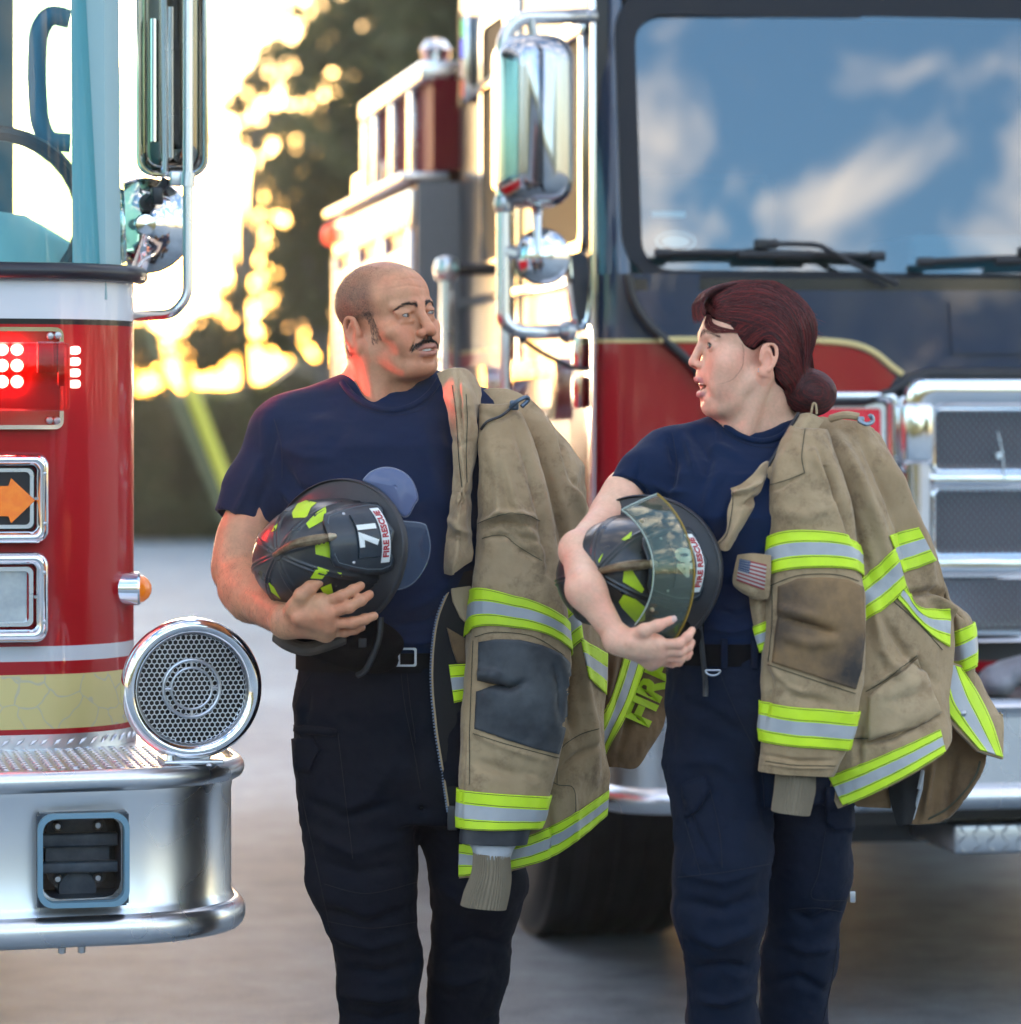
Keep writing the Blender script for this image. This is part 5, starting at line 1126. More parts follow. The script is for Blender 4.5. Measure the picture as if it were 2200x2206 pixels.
def eyes(h, parent, ex, ey, r, gaze, iris, bvh=None):
    for m in (-1, 1):
        c = np.array([m*ex, ey, 0.0]); nu, nv = 28, 40; g_ = np.asarray(gaze, float); g_ = g_/np.linalg.norm(g_)
        a = np.cross(g_, [0, 0, 1]); a /= np.linalg.norm(a); b_ = np.cross(a, g_); V = []; C = []
        for i in range(nv):
            th = math.pi*i/(nv - 1); cor = 1.05 if th < 0.35 else 1.0
            for k in range(nu):
                w = 2*math.pi*k/nu; V.append(h.w(c + r*cor*(g_*math.cos(th) + math.sin(th)*(a*math.cos(w) + b_*math.sin(w)))))
                C.append((0.006, 0.006, 0.006) if th < 0.19 else (iris if th < 0.47 else ((0.02, 0.015, 0.012) if th < 0.53 else (0.33, 0.30, 0.285))))
        Q = np.array([(i*nu+k, (i+1)*nu+k, (i+1)*nu+(k+1) % nu, i*nu+(k+1) % nu) for i in range(nv-1) for k in range(nu)])
        mk('eye', V, Q, eye_m, parent, world=True, col=np.array(C))
eye_m = mat('eye_surface', (1, 1, 1), 0.08, coat=1, vcol=True)
def strands(name, lines, r, m, parent, taper=0.3, n=3, col=None):
    """many fine hairs as one mesh; lines: list of (k,3) world points"""
    V = []; Q = []; base = 0; C = []
    for li, ln in enumerate(lines):
        ln = np.asarray(ln); k = len(ln); t = np.gradient(ln, axis=0); t /= np.linalg.norm(t, axis=1)[:, None] + 1e-12
        ref = np.array([0.31, 0.77, 0.55]); a = np.cross(t, ref); a /= np.linalg.norm(a, axis=1)[:, None] + 1e-12; b_ = np.cross(t, a)
        rr = (r if np.isscalar(r) else r[li])*(1 - (1 - taper)*np.linspace(0, 1, k)**2)[:, None]
        for q in range(n): w = 2*math.pi*q/n; V.append(ln + rr*(math.cos(w)*a + math.sin(w)*b_))
        i = np.arange(k - 1)
        for q in range(n): p = (q + 1) % n; Q.append(np.stack([base + q*k + i, base + q*k + i + 1, base + p*k + i + 1, base + p*k + i], 1))
        base += n*k
        if col is not None: C.append(np.tile(col[li], (n*k, 1)))
    return mk(name, np.concatenate(V), np.concatenate(Q), m, parent, world=True, col=np.concatenate(C) if col is not None else None)
def bvh_of(V, Q): return BVHTree.FromPolygons([tuple(v) for v in V], [tuple(int(i) for i in q) for q in Q])
def on_surf(bvh, p, off=0.0):
    q, n_, _, _ = bvh.find_nearest(Vector(p)); return np.array(q) + np.array(n_)*off, np.array(n_)
def brow_hairs(h, bvh, pts, n, ln, g_, lean=0.8):
    out = []; c = cr(pts, 40)
    for _ in range(n):
        t = g_.random(); i = min(int(t*39), 38); p = c[i] + (c[i+1] - c[i])*g_.random(); d = c[min(i+1, 39)] - c[max(i-1, 0)]; d /= np.linalg.norm(d)
        p = p + np.array([0, 0, g_.normal()*2.3*(1.1 - 0.6*t)]); up = np.array([0, 0, 1.0])*(1 - lean)*(1 - t)
        for_ = [p + (d*lean + up)*ln*u for u in np.linspace(0, 1, 4)]
        out.append([on_surf(bvh, h.w(q), 0.0006 + 0.0012*(j/3))[0] for j, q in enumerate(for_)])
    return out
def hand(f, wrist, palm_r, knuckles, fingers, thumb, fr, k=0.004):
    """palm as webs from wrist to each knuckle; fingers as chains of tapering joints"""
    for kn in knuckles: f.cone(wrist, kn, palm_r, palm_r*0.62, 0.012)
    for a_, b_ in zip(knuckles[:-1], knuckles[1:]): f.cone(a_, b_, palm_r*0.66, palm_r*0.66, 0.010)
    for i, fg in enumerate(fingers):
        r = fr[i]; rs = [r*1.04, r*1.0, r*0.92, r*0.80][:len(fg)]; f2 = Field.__new__(Field)
        f.chain(fg, rs, k)
        for j in fg[1:-1]: f.ell(j, np.array([1.06, 1.06, 1.06])*r*0.98, 0.003)
    f.chain(thumb, [fr[0]*1.5, fr[0]*1.25, fr[0]*1.08, fr[0]*0.9][:len(thumb)], 0.008)
def nails(name, spots, m, parent):
    k = MB()
    for c, d, up, w, l_ in spots:
        c, d, up = [np.asarray(q, float) for q in (c, d, up)]; d /= np.linalg.norm(d); up = up - d*np.dot(up, d); up /= np.linalg.norm(up); s_ = np.cross(d, up); V = []
        for i in range(5):
            for j in range(5):
                u, v = (i-2)/2, (j-2)/2; V.append(c + d*l_*u*(1 - 0.12*v*v) + s_*w*v*(1 - 0.10*max(u, 0)**2) - up*w*0.45*v*v)
        k.raw(V, [(i*5+j, i*5+j+1, (i+1)*5+j+1, (i+1)*5+j) for i in range(4) for j in range(4)])
    return k.build(name, m, parent, world=True, smooth=True)
def loft(f, secs, k=0.0, p=2.0):
    """stack of elliptic sections (z, cx, cy, rx, ry), rising; superellipse power p"""
    S = np.asarray(secs, np.float32); zz = S[:, 0]
    def fn(G):
        z = G[..., 2]; it = [np.interp(z, zz, S[:, i]) for i in range(1, 5)]
        u = np.abs(G[..., 0] - it[0])/it[2]; v = np.abs(G[..., 1] - it[1])/it[3]; q = (u**p + v**p)**(1/p)
        d = (q - 1)*np.minimum(it[2], it[3]); dz = np.maximum(zz[0] - z, z - zz[-1]); return np.maximum(d, dz)
    lo = [min(S[:, 1] - S[:, 3]), min(S[:, 2] - S[:, 4]), zz[0]]; hi = [max(S[:, 1] + S[:, 3]), max(S[:, 2] + S[:, 4]), zz[-1]]
    f.op(lo, hi, fn, k); return f
def sec(py, pxl, pxr, Y, depth):         # a section between two silhouette pixels on one row
    a, b_ = P(pxl, py, Y), P(pxr, py, Y); return (a[2], (a[0] + b_[0])/2, Y, (b_[0] - a[0])/2, depth)
def inside(px, poly):
    poly = np.asarray(poly, float); x, y = px[:, 0], px[:, 1]; c = np.zeros(len(px), bool); j = len(poly) - 1
    for i in range(len(poly)):
        xi, yi = poly[i]; xj, yj = poly[j]; m = ((yi > y) != (yj > y)) & (x < (xj - xi)*(y - yi)/(yj - yi + 1e-9) + xi); c ^= m; j = i
    return c
def wrinkle(V, Q, folds, pockets=(), noise=(), gain=1.0):
    N = vnormals(V, Q); px = proj(V); fr = ss(-0.05, 0.5, -N[:, 1]); d = gain*folds_disp(px, folds)*fr
    for poly, hgt in pockets: d += inside(px, poly)*hgt*(N[:, 1] < -0.1)
    for sc_, amp, sd in noise: d += amp*fbm(V, sc_, sd, 3)
    return V + N*d[:, None]
def smoothV(V, Q, n=1, w=0.5):
    for _ in range(n): V = lap(V, Q, w)
    return V

tee = mat('navy_jersey', (0.0045, 0.014, 0.044), 0.9, spec=0.15, sheen=0.1, noise=(5, 0.5, (0.006, 0.018, 0.055)), weave=(900, 0.15), bump=(26, 0.25, 0.004))
trou1 = mat('black_twill', (0.0028, 0.0045, 0.0100), 0.85, spec=0.12, sheen=0.0, noise=(9, 0.7, (0.0042, 0.0056, 0.011)), weave=(700, 0.2), bump=(16, 0.35, 0.008))
trou2 = mat('navy_twill', (0.0042, 0.0085, 0.021), 0.85, spec=0.14, sheen=0.0, noise=(9, 0.7, (0.0062, 0.012, 0.029)), weave=(700, 0.2), bump=(16, 0.35, 0.008))
boot = mat('black_leather', (0.01, 0.01, 0.011), 0.4, bump=(60, 0.2, 0.002))
skin1 = mat('skin_tan', (0.5, 0.3, 0.2), 0.50, spec=0.38, sss=0.12, vcol=True, bump=(330, 0.14, 0.0012))
skin2 = mat('skin_light', (0.6, 0.4, 0.32), 0.46, spec=0.38, sss=0.14, vcol=True, bump=(380, 0.08, 0.001))
nail_m = mat('fingernail', (0.62, 0.40, 0.34), 0.3, coat=0.4)
teeth_m = mat('teeth', (0.72, 0.66, 0.58), 0.25, coat=0.5)
hair1 = mat('dark_hair', (0.030, 0.021, 0.018), 0.45, spec=0.4)
BASE1 = (0.58, 0.258, 0.140); BASE2 = (0.78, 0.42, 0.285)

# ================= the man
YM = 6.47
man = root('person', 'man with cropped hair and moustache in navy T-shirt and black trousers, helmet under his arm', 'person', tuple(P(860, 2630, YM)*np.array([1, 1, 0])), 0, 'the two firefighters')
h1 = Head(P(836, 690, YM), 46, 8, 6, 1.0)
f = Field(P(700, 960, YM) - [0, .16, 0], P(985, 540, YM) + [0, .17, 0], 0.0017)
man_head(h1, f)
ch = P(842, 900, YM)
f.cone(h1.w(0, 18, -45), ch + [0, 0.035, 0.02], 0.060, 0.066, 0.018); f.cone(h1.w(-6, 44, -30), ch + [0, 0.06, 0.0], 0.052, 0.062, 0.02)
f.cone(P(770, 850, YM + .04), P(640, 905, YM + 0.03), 0.045, 0.05, 0.03); f.cone(P(920, 850, YM + .04), P(1060, 905, YM + 0.03), 0.045, 0.05, 0.03)
f.cone(h1.w(-50, 20, -45), P(812, 872, YM - 0.04), 0.018, 0.016, 0.04)                           # neck tendon
V1, Q1 = f.mesh(2); V1 = wrinkle(V1, Q1, [([(838, 622), (880, 614), (922, 622)], 2.6, -.0011), ([(845, 605), (885, 598), (918, 606)], 2.6, -.0009), ([(868, 662), (888, 668), (880, 700)], 2.5, -.0004)]); C1 = skin_color(V1, h1, True, BASE1); h1.hm1 = np.clip(h1.hm, 0, 1)**1.3 + 1e-9
bv1 = bvh_of(V1, Q1)
# right arm and hand round the helmet
q = lambda px, py, Y: P(px, py, Y)
fa = Field(P(430, 1420, 6.3) - [0, .28, 0], P(840, 900, 6.3) + [0, .30, 0], 0.0022)
sh, el_, wr = q(592, 960, 6.48), q(513, 1225, 6.42), q(618, 1338, 6.165)
fa.cone(sh, q(553, 1090, 6.46), 0.046, 0.045, 0.02); fa.cone(q(553, 1090, 6.46), el_, 0.046, 0.045, 0.02); fa.cone(el_, q(545, 1285, 6.33), 0.045, 0.046, 0.02); fa.cone(q(545, 1285, 6.33), wr, 0.044, 0.029, 0.02)
fa.ell(q(522, 1170, 6.44), (0.046, 0.046, 0.06), 0.03); fa.ell(el_ + [-0.006, 0.018, -0.01], (0.032, 0.03, 0.035), 0.02); fa.ell(q(520, 1268, 6.36), (0.042, 0.045, 0.040), 0.02)
HY = 6.115
kn = [q(692, 1300, HY), q(703, 1322, HY - .004), q(706, 1344, HY + .008), q(702, 1362, HY + .028)]
fg = [[kn[0], q(737, 1284, HY - .018), q(760, 1272, HY - .010), q(777, 1262, HY + .004)],
      [kn[1], q(752, 1308, HY - .022), q(778, 1293, HY - .012), q(796, 1281, HY + .004)],
      [kn[2], q(760, 1341, HY - .010), q(786, 1334, HY - .002), q(806, 1327, HY + .010)],
      [kn[3], q(742, 1362, HY + .020), q(764, 1357, HY + .026), q(780, 1352, HY + .034)]]
th = [q(632, 1312, HY + .01), q(650, 1282, HY - .012), q(668, 1266, HY - .012), q(688, 1253, HY - .004)]
hand(fa, wr, 0.026, kn, fg, th, [0.0102, 0.0104, 0.0098, 0.0086])
fa.ell(q(664, 1318, HY + .012), (0.036, 0.024, 0.028), 0.015)
for (a_, b_) in ((kn[0], q(640, 1330, HY - .01)), (kn[1], q(640, 1335, HY - .01)), (kn[2], q(640, 1340, HY - .005))): fa.cone(b_, a_, 0.004, 0.005, 0.012)
Va, Qa = fa.mesh(2); Ca = skin_color(Va, h1, True, BASE1)
pa = proj(Va); kk = np.zeros(len(Va))
for j in [x for F_ in fg for x in F_[:3]] + th[1:3]: kk += np.exp(-(np.linalg.norm(Va - j, axis=1)/0.009)**2)
Ca = Ca*(1 - np.clip(kk, 0, 1)[:, None]*np.array([0.02, 0.20, 0.20]))
# rest of the body inside the clothes (one coarse continuous volume), other arm under the coat
fb = Field(P(560, 2650, YM) - [0, .3, 0], P(1160, 820, YM) + [0, .35, 0], 0.011)
loft(fb, [sec(1430, 660, 1050, YM, .105), sec(1250, 655, 1050, YM, .11), sec(1050, 645, 1060, YM, .115), sec(930, 640, 1070, YM + .02, .10), sec(880, 720, 980, YM + .03, .07)], 0)
fb.cone(P(768, 1500, YM), P(785, 1900, YM - .045), 0.08, 0.055, 0.03); fb.chain([P(785, 1900, YM - .045), P(812, 2080, YM - .03), P(822, 2570, YM + .03)], [.055, .05, .04], 0.03)
fb.cone(P(970, 1500, YM + .01), P(1028, 1900, YM + .02), 0.08, 0.055, 0.03); fb.chain([P(1028, 1900, YM + .02), P(1015, 2100, YM + .06), P(985, 2570, YM + .15)], [.055, .05, .04], 0.03)
fb.cone(P(1085, 960, YM + .03), P(1120, 1200, YM + .10), 0.05, 0.042, 0.02); fb.cone(P(1120, 1200, YM + .10), P(1060, 1330, YM - .06), 0.042, 0.03, 0.02); fb.ell(P(1050, 1350, YM - .10), (.04, .04, .05), .02)
Vb, Qb = fb.mesh(1); Cb = np.tile(BASE1, (len(Vb), 1))
def join(*parts):
    V = []; Q = []; C = []; n_ = 0
    for v, q_, c in parts: V.append(v); Q.append(q_ + n_); C.append(c); n_ += len(v)
    return np.concatenate(V), np.concatenate(Q), np.concatenate(C)
V, Q, C = join((V1, Q1, C1), (Va, Qa, Ca), (Vb, Qb, Cb))
mbody = mk('body', V, Q, skin1, man, world=True, col=C)
eyes(h1, mbody, 32, -72, 12.4, (0.55, -1, 0.02), (0.045, 0.022, 0.012))
g_ = np.random.default_rng(5)
L = []
for m in (-1, 1): L += brow_hairs(h1, bv1, [(m*9, -92, 14), (m*20, -92, 18), (m*34, -86, 19.5), (m*49, -72, 12)], 210, 7, g_)
strands('eyebrows', L, 0.00025, hair1, mbody)
L = []
for i in range(520):                     # moustache
    t = g_.uniform(-1, 1); x = 30*t; z0 = -50.5 - 9*abs(t)**1.5 + g_.uniform(-3.5, 3.5); dn = 7.5 + 5*abs(t)**2
    p = np.array([x, -100 + 18*abs(t)**1.6, z0]); d = np.array([0.55*np.sign(t)*(0.3 + abs(t)), 0.1, -1.0])*dn
    L.append([on_surf(bv1, h1.w(p + d*u*0.8), 0.0005 + 0.0022*u)[0] for u in np.linspace(0, 1, 4)])
strands('moustache', L, 0.00030, hair1, mbody)
L = []
for i in range(750):                     # sideburns
    m = g_.choice([-1, 1]); z0 = g_.uniform(-40, 18); p = np.array([m*72, -24 + 0.18*z0 + g_.uniform(-9, 9) + 2, z0]); 
    L.append([on_surf(bv1, h1.w(p + np.array([0, -1.0, -4])*u), 0.0005 + 0.0008*u)[0] for u in np.linspace(0, 1, 3)])
strands('sideburns', L, 0.00019, mat('sideburn_hair', (0.05, 0.038, 0.034), 0.6), mbody)
hmv = getattr(h1, 'hm', None); N1 = vnormals(V1, Q1); L = []; hm1 = h1.hm1; tipz = []
for i in g_.choice(len(V1), 30000, p=hm1/hm1.sum()):
    p = V1[i] + g_.normal(size=3)*0.0009; n_ = N1[i]; L.append([p - n_*0.0004, p + n_*0.0008 + np.array([.0002, -.0001, -.0006])*g_.random()])
strands('hair', L, 0.0002, mat('cropped_hair', (0.024, 0.019, 0.018), 0.7, spec=0.2), man)
# lash lines
def lashes(h, ex, ey, hw, up, lo_, parent, r=0.0006):
    k = MB()
    for m in (-1, 1):
        for zz, rr in ((up, r), (lo_, r*0.5)):
            pts = [];
            for t in np.linspace(-1, 1, 11):
                x = m*ex + hw*t; z = zz*(1 - t*t*0.9); p = np.array([x, ey, z]) ; d = np.array([x - m*ex, -12.5, z]); d /= np.linalg.norm(d); pts.append(h.w(np.array([m*ex, ey, 0]) + d*14.1))
            k.tube(pts, rr, 5)
    k.build('eyelashes', hair1, parent, world=True)
lashes(h1, 32, -72, 12.0, 1.9, -4.4, mbody, 0.0005)
k = MB(); V = []                          # upper teeth in the half smile
for x in np.linspace(-17, 17, 25):
    for z in (-66.0, -71.5): V.append(h1.w(x, -91.5 + (x/17)**2*7 - (0.5 if int((x+17)/5.7) % 2 else 0), z))
k.raw(V, [(2*i, 2*i+1, 2*i+3, 2*i+2) for i in range(24)]); k.build('teeth', teeth_m, mbody, world=True)
sp = []
for F_, rr in zip(fg, (1, 1.02, .96, .84)):
    d = F_[3] - F_[2]; d = d/np.linalg.norm(d); c = F_[3] + d*0.001 + np.array([0.1, -1, 0.28])/1.05*0.0079*rr; sp.append((c, d, (0.1, -1, 0.28), 0.0056*rr, 0.0062*rr))
d = th[3] - th[2]; sp.append((th[3] + d/np.linalg.norm(d)*0.002 + np.array([0, -0.9, 0.5])*0.0088, d, (0, -0.9, 0.5), 0.0065, 0.0078))
nails('fingernails', sp, nail_m, mbody)

bva = bvh_of(Va, Qa); Na = vnormals(Va, Qa); pxa = proj(Va); L = []         # fine hair on the forearm
wt = (Na[:, 1] < 0.3)*ss(1150, 1190, pxa[:, 1])*ss(640, 600, pxa[:, 0]); ax_ = (wr - el_)/np.linalg.norm(wr - el_)
for i in g_.choice(len(Va), 1100, p=wt/wt.sum()):
    p = Va[i]; n_ = Na[i]; d = ax_*0.6 + np.array([0, -.1, -.8]) + g_.normal(size=3)*0.35; d -= n_*(d @ n_); d /= np.linalg.norm(d) + 1e-9; l_ = g_.uniform(.006, .012)
    L.append([p, p + d*l_*.5 + n_*.0012, p + d*l_ + n_*.0010])
strands('arm_hair', L, 0.00011, hair1, mbody)
# T-shirt
f = Field(P(440, 1470, YM) - [0, .26, 0], P(1180, 790, YM) + [0, .32, 0], 0.0042)
loft(f, [sec(1455, 648, 1020, YM, .125), sec(1380, 650, 1030, YM - .005, .14), sec(1250, 640, 1050, YM - .01, .15), sec(1080, 610, 1075, YM, .15), sec(960, 590, 1090, YM + .01, .135), sec(905, 600, 1085, YM + .02, .105), sec(868, 690, 1005, YM + .03, .085), sec(846, 760, 935, YM + .035, .075)], 0, 2.3)
f.cone(P(775, 868, YM + .035), P(628, 925, YM + .03), 0.062, 0.066, 0.035); f.cone(P(920, 868, YM + .035), P(1065, 925, YM + .03), 0.062, 0.066, 0.035)
f.cone(P(612, 945, YM + .02), P(560, 1050, YM - .0), 0.067, 0.065, 0.04); f.cone(P(560, 1050, YM), P(520, 1150, YM - .01), 0.065, 0.062, 0.02)
f.cone(P(1075, 945, YM + .02), P(1115, 1120, YM + .08), 0.066, 0.06, 0.04)
def cut_below(a, b_, mode='-'):          # trims the sleeve end with a plane through a, facing b
    n_ = (b_ - a)/np.linalg.norm(b_ - a); return lambda G: -((G - a) @ n_.astype(np.float32))
se = P(528, 1122, YM - .01); sd_ = P(512, 1165, YM - .02) - P(548, 1060, YM); sd_ /= np.linalg.norm(sd_)
f.fn(se + sd_*0.0 - [.12, .12, .09], se + [.12, .14, 0.04], lambda G: np.maximum(-((G - se) @ sd_.astype(np.float32)), np.linalg.norm(G - se, axis=-1) - 0.128), 0.004, '-')
f.cone(P(532, 1108, YM - .01), P(505, 1180, YM - .02), 0.051, 0.053, 0.004, '-')
nk = h1.w(0, 24, -60); f.cone(nk, P(848, 866, YM + .032), 0.062, 0.066, 0.004, '-'); f.cone(P(842, 850, YM - .06), P(842, 850, YM - .14), 0.073, 0.06, 0.02, '-') if False else None
col_l = []
for w in np.linspace(0, 2*math.pi, 41):
    x, y = math.cos(w), math.sin(w); pz = 835 + 34*ss(-1, 1, -y)*1.0 + 4; col_l.append(P(842 + 90*x, pz if y > 0 else 838 + 34*(-y)**1.2, YM + .030 + 0.078*y))
for a_, b_ in zip(col_l[:-1], col_l[1:]): f.cone(a_, b_, 0.0085, 0.0085, 0.006)
V, Q = f.mesh(2)
F1 = [([(600, 905), (575, 1000), (590, 1090)], 9, -.006), ([(560, 985), (530, 1060), (500, 1120)], 8, .005), ([(585, 1010), (560, 1080), (560, 1150)], 8, -.005), ([(610, 1000), (640, 1050), (700, 1075)], 9, -.005), ([(600, 960), (660, 985), (720, 985)], 12, .004), ([(600, 1050), (640, 1090), (690, 1110)], 8, .005),
      ([(900, 900), (930, 1000), (960, 1100)], 18, .005), ([(960, 880), (975, 980), (985, 1060)], 14, -.006), ([(860, 1320), (930, 1290), (990, 1230)], 12, .005), ([(840, 1350), (920, 1340), (980, 1300)], 9, -.005), ([(850, 1380), (910, 1385), (960, 1370)], 9, .005), ([(700, 930), (800, 960), (900, 940)], 26, .003), ([(760, 870), (740, 930), (700, 980)], 16, -.003)]
V = wrinkle(V, Q, F1, (), [((7, 7, 9), .0035, 1), ((16, 16, 22), .0020, 2)], 1.5)
mk('t_shirt', V, Q, tee, man, world=True)
# trousers
f = Field(P(570, 2600, YM) - [0, .3, 0], P(1180, 1395, YM) + [0, .33, 0], 0.0050)
loft(f, [sec(1760, 660, 1085, YM, .12), sec(1640, 632, 1110, YM, .15), sec(1520, 628, 1090, YM, .15), sec(1440, 640, 1050, YM, .137), sec(1412, 645, 1035, YM, .132)], 0, 2.4)
f.cone(P(768, 1640, YM - .01), P(780, 1880, YM - .05), 0.112, 0.098, 0.03); f.cone(P(780, 1880, YM - .05), P(818, 2080, YM - .03), 0.097, 0.076, 0.03); f.cone(P(818, 2080, YM - .03), P(822, 2300, YM + .02), 0.073, 0.076, 0.03); f.cone(P(822, 2300, YM + .02), P(822, 2580, YM + .04), 0.080, 0.085, 0.03)
f.cone(P(985, 1640, YM + .01), P(1030, 1900, YM + .02), 0.105, 0.082, 0.03); f.cone(P(1030, 1900, YM + .02), P(1008, 2100, YM + .06), 0.082, 0.072, 0.03); f.cone(P(1008, 2100, YM + .06), P(982, 2300, YM + .12), 0.070, 0.074, 0.03); f.cone(P(985, 2300, YM + .12), P(985, 2580, YM + .16), 0.078, 0.08, 0.03)
f.cone(P(909, 1740, YM - .2), P(909, 1740, YM + .25), 0.006, 0.006, 0.012, '-')
V, Q = f.mesh(2)
F2 = [([(650, 1720), (740, 1760), (850, 1730)], 12, -.008), ([(660, 1790), (760, 1840), (880, 1800)], 14, .009), ([(670, 1850), (770, 1880), (880, 1860)], 11, -.008), ([(700, 1960), (790, 1990), (900, 1950)], 13, -.009), ([(700, 2000), (800, 2040), (910, 2010)], 14, .010), ([(735, 2090), (820, 2100), (905, 2070)], 12, -.010), ([(730, 2140), (820, 2150), (900, 2140)], 14, .010), ([(735, 2180), (810, 2200), (890, 2180)], 10, -.008),
      ([(900, 1500), (890, 1600), (905, 1700)], 8, -.006), ([(850, 1640), (800, 1720), (720, 1760)], 14, .006), ([(940, 1900), (1010, 1950), (1100, 1930)], 14, .008), ([(950, 2050), (1020, 2020), (1090, 2040)], 12, -.008), ([(930, 2110), (1000, 2120), (1070, 2090)], 13, .009), ([(660, 1480), (650, 1560), (690, 1620)], 10, -.005)]
V = wrinkle(V, Q, F2, [([(632, 1568), (728, 1568), (724, 1580), (632, 1580)], .004), ([(634, 1596), (680, 1598), (692, 1622), (668, 1664), (640, 1656)], .004)], [((6, 6, 10), .006, 4), ((14, 14, 20), .0028, 5), ((34, 34, 40), .0016, 6)], 1.3)
mk('trousers', V, Q, trou1, man, world=True)
def belt(py, xl, xr_, Y, dep, hgt, m, parent, name='belt', p=2.4):
    a_, b_ = P(xl, py, Y), P(xr_, py, Y); cx, rx = (a_[0]+b_[0])/2, (b_[0]-a_[0])/2; V = []; n_ = 72; lay = [(0.0, -hgt/2), (.003, -hgt/2), (.003, hgt/2), (0.0, hgt/2)]
    for o_, dz in lay:
        for i in range(n_):
            w = 2*math.pi*i/n_; c, s_ = math.cos(w), math.sin(w); V.append((cx + (rx + o_)*np.sign(c)*abs(c)**(2/p), Y + (dep + o_)*np.sign(s_)*abs(s_)**(2/p), a_[2] + dz))
    return mk(name, V, [(i*n_+k_, i*n_+(k_+1) % n_, (i+1)*n_+(k_+1) % n_, (i+1)*n_+k_) for i in range(3) for k_ in range(n_)], m, parent, smooth=40, world=True)
belt_m = mat('belt_leather', (0.005, 0.005, 0.006), 0.8, spec=0.06)
bl1 = belt(1418, 641, 1042, YM, .138, .036, belt_m, man)
k = MB(); c = P(874, 1416, YM - .146); pr_ = rrect(-.020, -.017, .020, .017, .004, 3); ri = rrect(-.013, -.0135, .016, .0135, .003, 3)
k.frame(pr_, ri, c, (1, 0, 0), (0, 0, 1), (0, .004, 0)); k.box(c + [-.019, -.002, -.015], c + [-.010, .002, .015], .001); k.build('buckle', steel, bl1, world=True)
for px, Y in ((822, YM + .02), (985, YM + .14)):
    c = P(px, 2560, Y); c[2] = 0; fbt = Field(c - [.09, .24, .0], c + [.09, .14, .2], 0.006)
    fbt.cone(c + [0, .04, .05], c + [0, -.14, .045], .045, .042, .02); fbt.cone(c + [0, .05, .05], c + [0, .04, .17], .045, .05, .02); fbt.fn(c - 1, c + 1, lambda G: (G[..., 2] - 0.004)*1.0, 0.0, '-')
    V, Q = fbt.mesh(1); mk('boot', V, Q, boot, man, world=True)

# ================= the woman
YW = 6.15
woman = root('person', 'woman with dark red hair in a low bun, navy T-shirt, helmet under her arm', 'person', tuple(P(1640, 2680, YW)*np.array([1, 1, 0])), 0, 'the two firefighters')
h2 = Head(P(1614, 757, YW), -80, 6, 1.5, 1.0)
f = Field(P(1455, 980, YW) - [0, .15, 0], P(1760, 610, YW) + [0, .16, 0], 0.0016)
woman_head(h2, f)
cw = P(1640, 950, YW)
f.cone(h2.w(0, 24, -45), P(1625, 950, YW + .03), 0.048, 0.052, 0.018); f.cone(h2.w(0, 44, -30), P(1660, 950, YW + .05), 0.036, 0.05, 0.02); f.cone(h2.w(0, -14, -98), P(1598, 940, YW + .005), 0.026, 0.036, 0.03)
f.cone(h2.w(56, 20, -44), P(1610, 930, YW - .035), 0.012, 0.011, 0.018)
f.cone(P(1600, 955, YW + .03), P(1460, 985, YW + .03), 0.04, 0.04, 0.03); f.cone(P(1660, 945, YW + .03), P(1760, 975, YW + .03), 0.04, 0.04, 0.03)
V1, Q1 = f.mesh(2); C1 = skin_color(V1, h2, False, BASE2, 0.05); bv2 = bvh_of(V1, Q1)
fa = Field(P(1170, 1470, 6.05) - [0, .32, 0], P(1530, 920, 6.05) + [0, .30, 0], 0.0021)
sh, m1, el_, wr = q(1410, 985, YW + .02), q(1318, 1105, YW - .07), q(1246, 1187, YW - .19), q(1332, 1378, 5.845)
fa.cone(sh, m1, 0.036, 0.034, 0.02); fa.cone(m1, el_, 0.033, 0.0285, 0.02); fa.cone(el_, q(1262, 1270, YW - .285), 0.0285, 0.0315, 0.02); fa.cone(q(1262, 1270, YW - .285), wr, 0.0305, 0.0195, 0.02)
fa.ell(el_ + [-0.007, 0.010, 0.003], (0.020, 0.020, 0.024), 0.02); fa.ell(q(1345, 1070, YW - .04), (0.034, 0.036, 0.04), 0.03)
HW = 5.815
kn = [q(1416, 1388, HW), q(1419, 1403, HW + .010), q(1414, 1417, HW + .024), q(1404, 1426, HW + .042)]
fg = [[kn[0], q(1464, 1386, HW - .010), q(1481, 1372, HW - .006), q(1491, 1358, HW + .004)],
      [kn[1], q(1466, 1403, HW + .000), q(1482, 1394, HW + .008), q(1490, 1384, HW + .020)],
      [kn[2], q(1464, 1417, HW + .014), q(1479, 1412, HW + .024), q(1486, 1406, HW + .038)],
      [kn[3], q(1448, 1429, HW + .036), q(1462, 1427, HW + .046), q(1470, 1422, HW + .058)]]
th = [q(1362, 1370, HW + .012), q(1388, 1358, HW - .012), q(1416, 1348, HW - .016), q(1446, 1336, HW - .008)]
hand(fa, wr, 0.0205, kn, fg, th, [0.0084, 0.0086, 0.0080, 0.0070])
fa.ell(q(1385, 1390, HW + .012), (0.032, 0.020, 0.022), 0.015)
for a_ in kn[:3]: fa.cone(q(1362, 1386, HW - .002), a_ + [0, -.004, 0], 0.003, 0.0038, 0.012)
Va, Qa = fa.mesh(2); Ca = skin_color(Va, h2, False, BASE2, 0.05); kk = np.zeros(len(Va))
for j in [x for F_ in fg for x in F_[:3]] + th[1:3] + [el_]: kk += np.exp(-(np.linalg.norm(Va - j, axis=1)/0.010)**2)
Ca = Ca*(1 - np.clip(kk, 0, 1)[:, None]*np.array([0.02, 0.16, 0.14]))
fb = Field(P(1380, 2700, YW) - [0, .3, 0], P(1880, 930, YW) + [0, .3, 0], 0.011)
